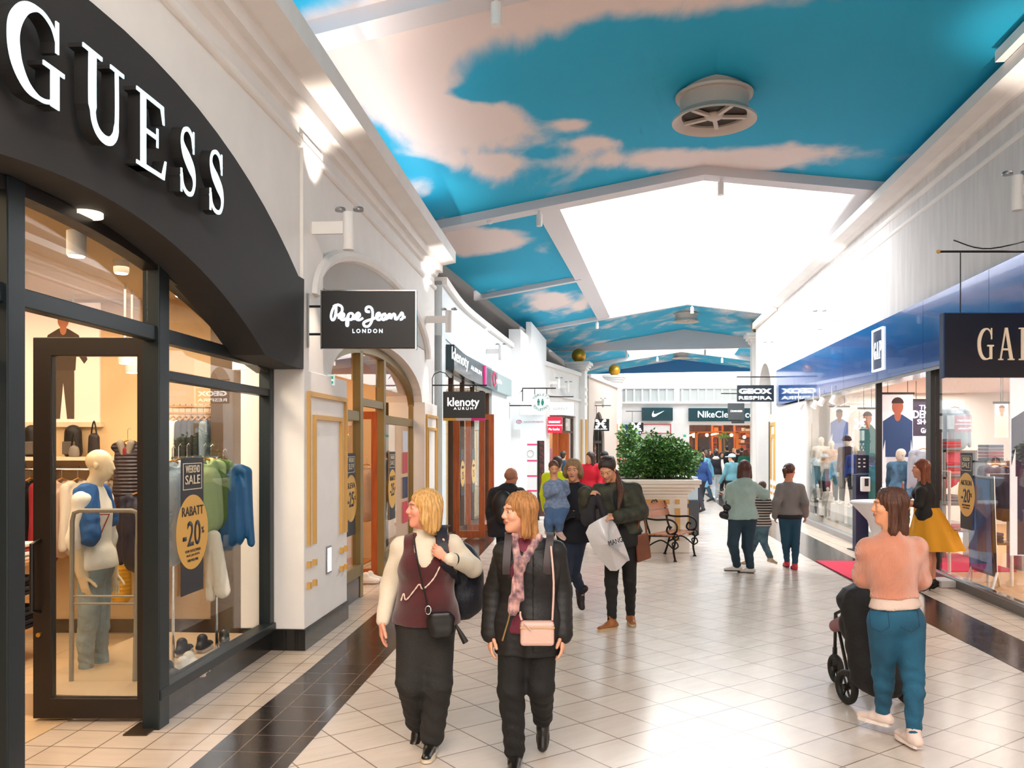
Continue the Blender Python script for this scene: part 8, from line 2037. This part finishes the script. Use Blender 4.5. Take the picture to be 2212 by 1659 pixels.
banner('poster of a laughing face on the back wall of the right-hand shop', 2150, 2178, 872, 945, 15.9, '#f2dcd0', ('#e8c8b8', '#e8c8b8', '#c98468', '#6a4030'), fh=1.6)
# shelves with folded clothes
def stackunit(label, u0, u1, Ys, zs, cols_, seed):
    r_ = random.Random(seed); a, b = P(u0, 900, Ys), P(u1, 900, Ys); o = thing('shelf_unit', label, 'shelving', ((a.x+b.x)/2, Ys, .03))
    for z in zs: MB().box(a.x, b.x, Ys-.2, Ys+.2, z-.03, z).build('shelf_board', mat('shelf_dark_oak', '#7a5a44', .5), o)
    for xx in (a.x, b.x-.04): MB().box(xx, xx+.04, Ys-.2, Ys+.2, .03, zs[-1]).build('side_post', STEEL, o)
    n = 0
    for zi, z in enumerate(zs):
        x = a.x+.08
        while x+.26 < b.x:
            for i in range(r_.randint(3, 5)):
                c_ = r_.choice(cols_); oo = MB().box(x, x+.24, Ys-.15, Ys+.15, z+i*.05, z+i*.05+.045).build('folded_garment', mat('fold'+c_[1:], c_, .85, bump=.3), bev=.01)
                ident(oo, 'folded garment in a stack on the %s' % label.split(',')[0], 'folded clothes', 'folded clothes on the '+label.split(',')[0])
            x += .3
stackunit('pale shelf unit with red and grey stacks, inside the shop behind the AKTION banner', 2026, 2098, 14.6, (.5, .95, 1.4, 1.85), ['#c9304a', '#e07a80', '#d9d2cc', '#8a8a94', '#b8404a'], 1)
stackunit('dark denim shelf unit, at the right behind the blue poster stand', 2112, 2196, 13.2, (.45, .85, 1.25, 1.7), ['#2a3550', '#1d2438', '#4a5470', '#8a2a3a', '#6a6a7a'], 2)
# wall garments
for i, (u, v, Yg, c_, lb) in enumerate(((2063, 885, 15.2, '#a9c2d4', 'light denim jacket hung high on the back wall of the right-hand shop'), (1995, 975, 14.9, '#c3d0e0', 'pale blue shirt hung beside the denim shop board'), (2045, 965, 15.4, '#d2506a', 'bright red top with white print in the right-hand shop'), (1876, 1010, 18.0, '#1f5f5a', 'teal jumper at the right of the window group'), (2150, 1010, 12.6, '#3a2f4a', 'dark purple garment on the rail at the right edge'), (2172, 1015, 12.4, '#2a2436', 'darkest garment on the rail at the right edge'))):
    garment('hanging_garment', lb, P(u, v, Yg), .5, .75, mat('gp'+c_[1:], c_, .8, bump=.3), -.1, .14, res=.024)
for i, (u, v) in enumerate(((1725, 885), (1757, 880), (1771, 874), (1797, 870))):
    Yl = 20.3-i*.7; p = P(u, v, Yl); o = thing('track_spotlight', 'white track spotlight in the right-hand shop window, %s from the left' % ORD[i], 'lamp', p, 'track spotlights in the right-hand window')
    MB().lathe([(.001, -.0), (.07, 0), (.06, .16), (.001, .17)], (p.x, p.y, p.z), 16, Matrix.Rotation(.5, 3, 'Y')).build('lamp_body', WHITE, o, smooth='auto')
    MB().lathe([(.001, -.006), (.06, -.006), (.06, .0), (.001, .0)], (p.x, p.y, p.z), 16, Matrix.Rotation(.5, 3, 'Y')).build('bulb', MC['shop_bulb'], o)
    MB().tube([(p.x, p.y, p.z+.1), (p.x, p.y, 3.2)], .012, 5).build('rod', WHITE, o)
for i, (y0, y1, off) in enumerate(((12.9, 15.2, -1.2), (10, 12.4, -1.3), (9.6, 12.2, -2.6), (13, 16, -3))):
    o = MB(WR.M).box(ry(y0), ry(y1), off-.05, off+.05, 3.16, 3.2).build('light_strip', LIT); ident(o, 'thin white light strip on the right-hand shop ceiling, %s' % ('over the doorway', 'over the blue poster stand', 'deeper behind the window', 'deepest')[i], 'lamp')
area('shop_light', tuple(WR.pt(ry(18), -2.4, 3.15)), (0, 0, -.13), 2.6, 6, 260, (1, .93, .86))
area('shop_light', tuple(WR.pt(ry(11.5), -3, 3.15)), (0, 0, -.13), 4, 6, 300, (1, .9, .82))
area('shop_light', tuple(WR.pt(ry(4), -3, 3.15)), (0, 0, -.13), 4, 6, 150, (1, .9, .82))
sale(WR, ry(11.42), 1.3, ('WEEKEND', 'SALE', 'AKTION', '20', 'RABATT VOM OUTLETPREIS', 'AUF ALLES'), 'dark sale banner with a yellow disc reading AKTION 20 on the right-hand glass', flip=-1, off=-.03)
# blue poster stand
bs = thing('poster_stand', 'blue poster of a dark figure on a white folding stand inside the right-hand glass', 'poster stand', P(2122, 1265, 11.7))
q4 = [(2094, 1228), (2147, 1246), (2140, 1030), (2090, 1026)]; f4 = [P(u, v, 11.35 if u > 2120 else 11.8) for u, v in q4]
dn = Vector((-.035, .01, 0))
MB().hexa([f4[0], f4[1], f4[1]-dn, f4[0]-dn], [f4[3], f4[2], f4[2]-dn, f4[3]-dn]).build('frame', mat('black_edge', '#141a2c', .4), bs)
BP = mat('poster_blue', '#1d74c4', .35, var=.35, vscale=2.2, col2='#123a9c')
def lerp(a, b, t): return a+(b-a)*t
c4 = [lerp(lerp(f4[0], f4[1], u), lerp(f4[3], f4[2], u), v) for u, v in ((.05, .03), (.95, .03), (.95, .97), (.05, .97))]; dn2 = Vector((-.006, -.006, 0))
MB().hexa([c4[0]+dn2*.2, c4[1]+dn2*.2, c4[1]+dn2, c4[0]+dn2], [c4[3]+dn2*.2, c4[2]+dn2*.2, c4[2]+dn2, c4[3]+dn2]).build('poster_print', BP, bs)
def on(u, v): return lerp(lerp(f4[0], f4[1], u), lerp(f4[3], f4[2], u), v)+dn2*1.2
sil = [(.35, .05), (.45, .05), (.5, .3), (.58, .05), (.7, .05), (.72, .45), (.78, .62), (.7, .75), (.62, .78), (.64, .86), (.56, .9), (.48, .86), (.5, .78), (.4, .74), (.34, .6), (.4, .45)]
sp_ = [on(a, b) for a, b in sil]; n_ = len(sp_); tri = tessellate_polygon([[Vector((a, b, 0)) for a, b in sil]])
MB().add(sp_+[p+dn2*.3 for p in sp_], [tuple(t) for t in tri]+[tuple(n_+i for i in t[::-1]) for t in tri]+[(i, (i+1) % n_, n_+(i+1) % n_, n_+i) for i in range(n_)]).build('figure_print', mat('fig_blue', '#0f3f86', .5), bs)
MB().hexa([f4[1]-dn*1.1, f4[1]+Vector((.11, .1, 0)), f4[1]+Vector((.11, .13, 0)), f4[1]-dn*1.1+Vector((0, .03, 0))], [f4[2]-dn*1.1, f4[2]+Vector((.11, .1, 0)), f4[2]+Vector((.11, .13, 0)), f4[2]-dn*1.1+Vector((0, .03, 0))]).build('side_panel', WHITE, bs)
for p_, d_ in ((f4[0], (-.12, -.12)), (f4[0], (.14, .2)), (f4[1], (-.1, -.14)), (f4[1], (.2, .22))): MB().tube([p_-dn+Vector((0, 0, .05)), Vector((p_.x+d_[0], p_.y+d_[1], .045))], .018, 8).build('leg', WHITE, bs)
# security gates inside
for i, (u, Yq) in enumerate(((2028, 12.9), (2160, 11.6))):
    p = P(u, 900, Yq); o = thing('security_antenna', 'pale security gate inside the right-hand glass, %s' % ('behind the AKTION banner' if i == 0 else 'right of the blue poster'), 'security gate', (p.x, Yq, .03))
    MB().tube([(p.x-.16, Yq, .03), (p.x-.16, Yq, 1.55), (p.x+.16, Yq, 1.55), (p.x+.16, Yq, .03)], .022, 8).build('tube_frame', WHITE, o, smooth=True)
# sanitiser stand
ss = thing('sanitiser_stand', 'dark information stand with a white hand sanitiser dispenser by the shop window', 'stand', P(1862, 1200, 15.6)); SM_ = flat(15.6)
a, b = P(1851, 0, 15.6), P(1878, 0, 15.6); NV = mat('stand_navy', '#1a2044', .4)
MB(SM_).box(a.x, b.x, -.2, -.04, 0, P(0, 1025, 15.6).z).build('column', NV, ss); MB(SM_).box(a.x, b.x, -.06, -.02, P(0, 1022, 15.6).z, P(0, 983, 15.6).z).build('panel', mat('stand_panel', '#141a38', .4), ss)
MB(SM_).box(a.x+.02, b.x-.06, -.05, -.03, P(0, 982, 15.6).z, P(0, 974, 15.6).z).build('header', mat('header_grey', '#8a9098', .5), ss)
for r_ in range(3):
    for c__ in range(2): px_ = P(1857+c__*11, 992+r_*8, 15.6); MB(SM_).box(px_.x-.02, px_.x+.02, -.02, -.016, px_.z-.012, px_.z+.012).build('symbol', TW, ss)
a, b = P(1861, 1062, 15.5), P(1879, 1030, 15.5); d_ = MB(flat(15.5)).box(a.x, b.x, -.08, .04, a.z, b.z).build('dispenser', mat('dispenser_white', '#eef0f0', .4), ss, bev=.02); MB(flat(15.5)).box(a.x+.04, b.x-.04, .04, .045, a.z+.1, b.z-.03).build('dispenser_window', mat('window_dark', '#2a3038', .3), d_)
MB(SM_).box(P(1846, 0, 15.6).x, P(1882, 0, 15.6).x, -.35, .15, 0, .02).build('foot_plate', FRAME, ss)
# red mat, box
rm = MB().hexa([(4.88, 12.35, .004), (6.05, 12.1, .004), (6.55, 14.2, .004), (5.06, 14.26, .004)], [(4.88, 12.35, .016), (6.05, 12.1, .016), (6.55, 14.2, .016), (5.06, 14.26, .016)]).build('floor_mat', mat('red_carpet', '#cc2647', .9, bump=.4)); ident(rm, 'red carpet mat lying in front of the right-hand shop doorway', 'mat')
r2 = MB().hexa([(6.25, 12.9, .032), (7.6, 12.9, .032), (7.8, 15, .032), (6.5, 15, .032)], [(6.25, 12.9, .045), (7.6, 12.9, .045), (7.8, 15, .045), (6.5, 15, .045)]).build('floor_mat', MC['red_carpet']); ident(r2, 'red carpet inside the right-hand shop doorway', 'mat')
bx_ = MB().box(P(2022, 0, 11.75).x, P(2056, 0, 11.75).x, 11.6, 11.95, .005, .1).build('low_box', mat('box_grey', '#b9b4b2', .6), bev=.008); ident(bx_, 'flat pale grey box on the floor at the end of the glass plinth', 'box')
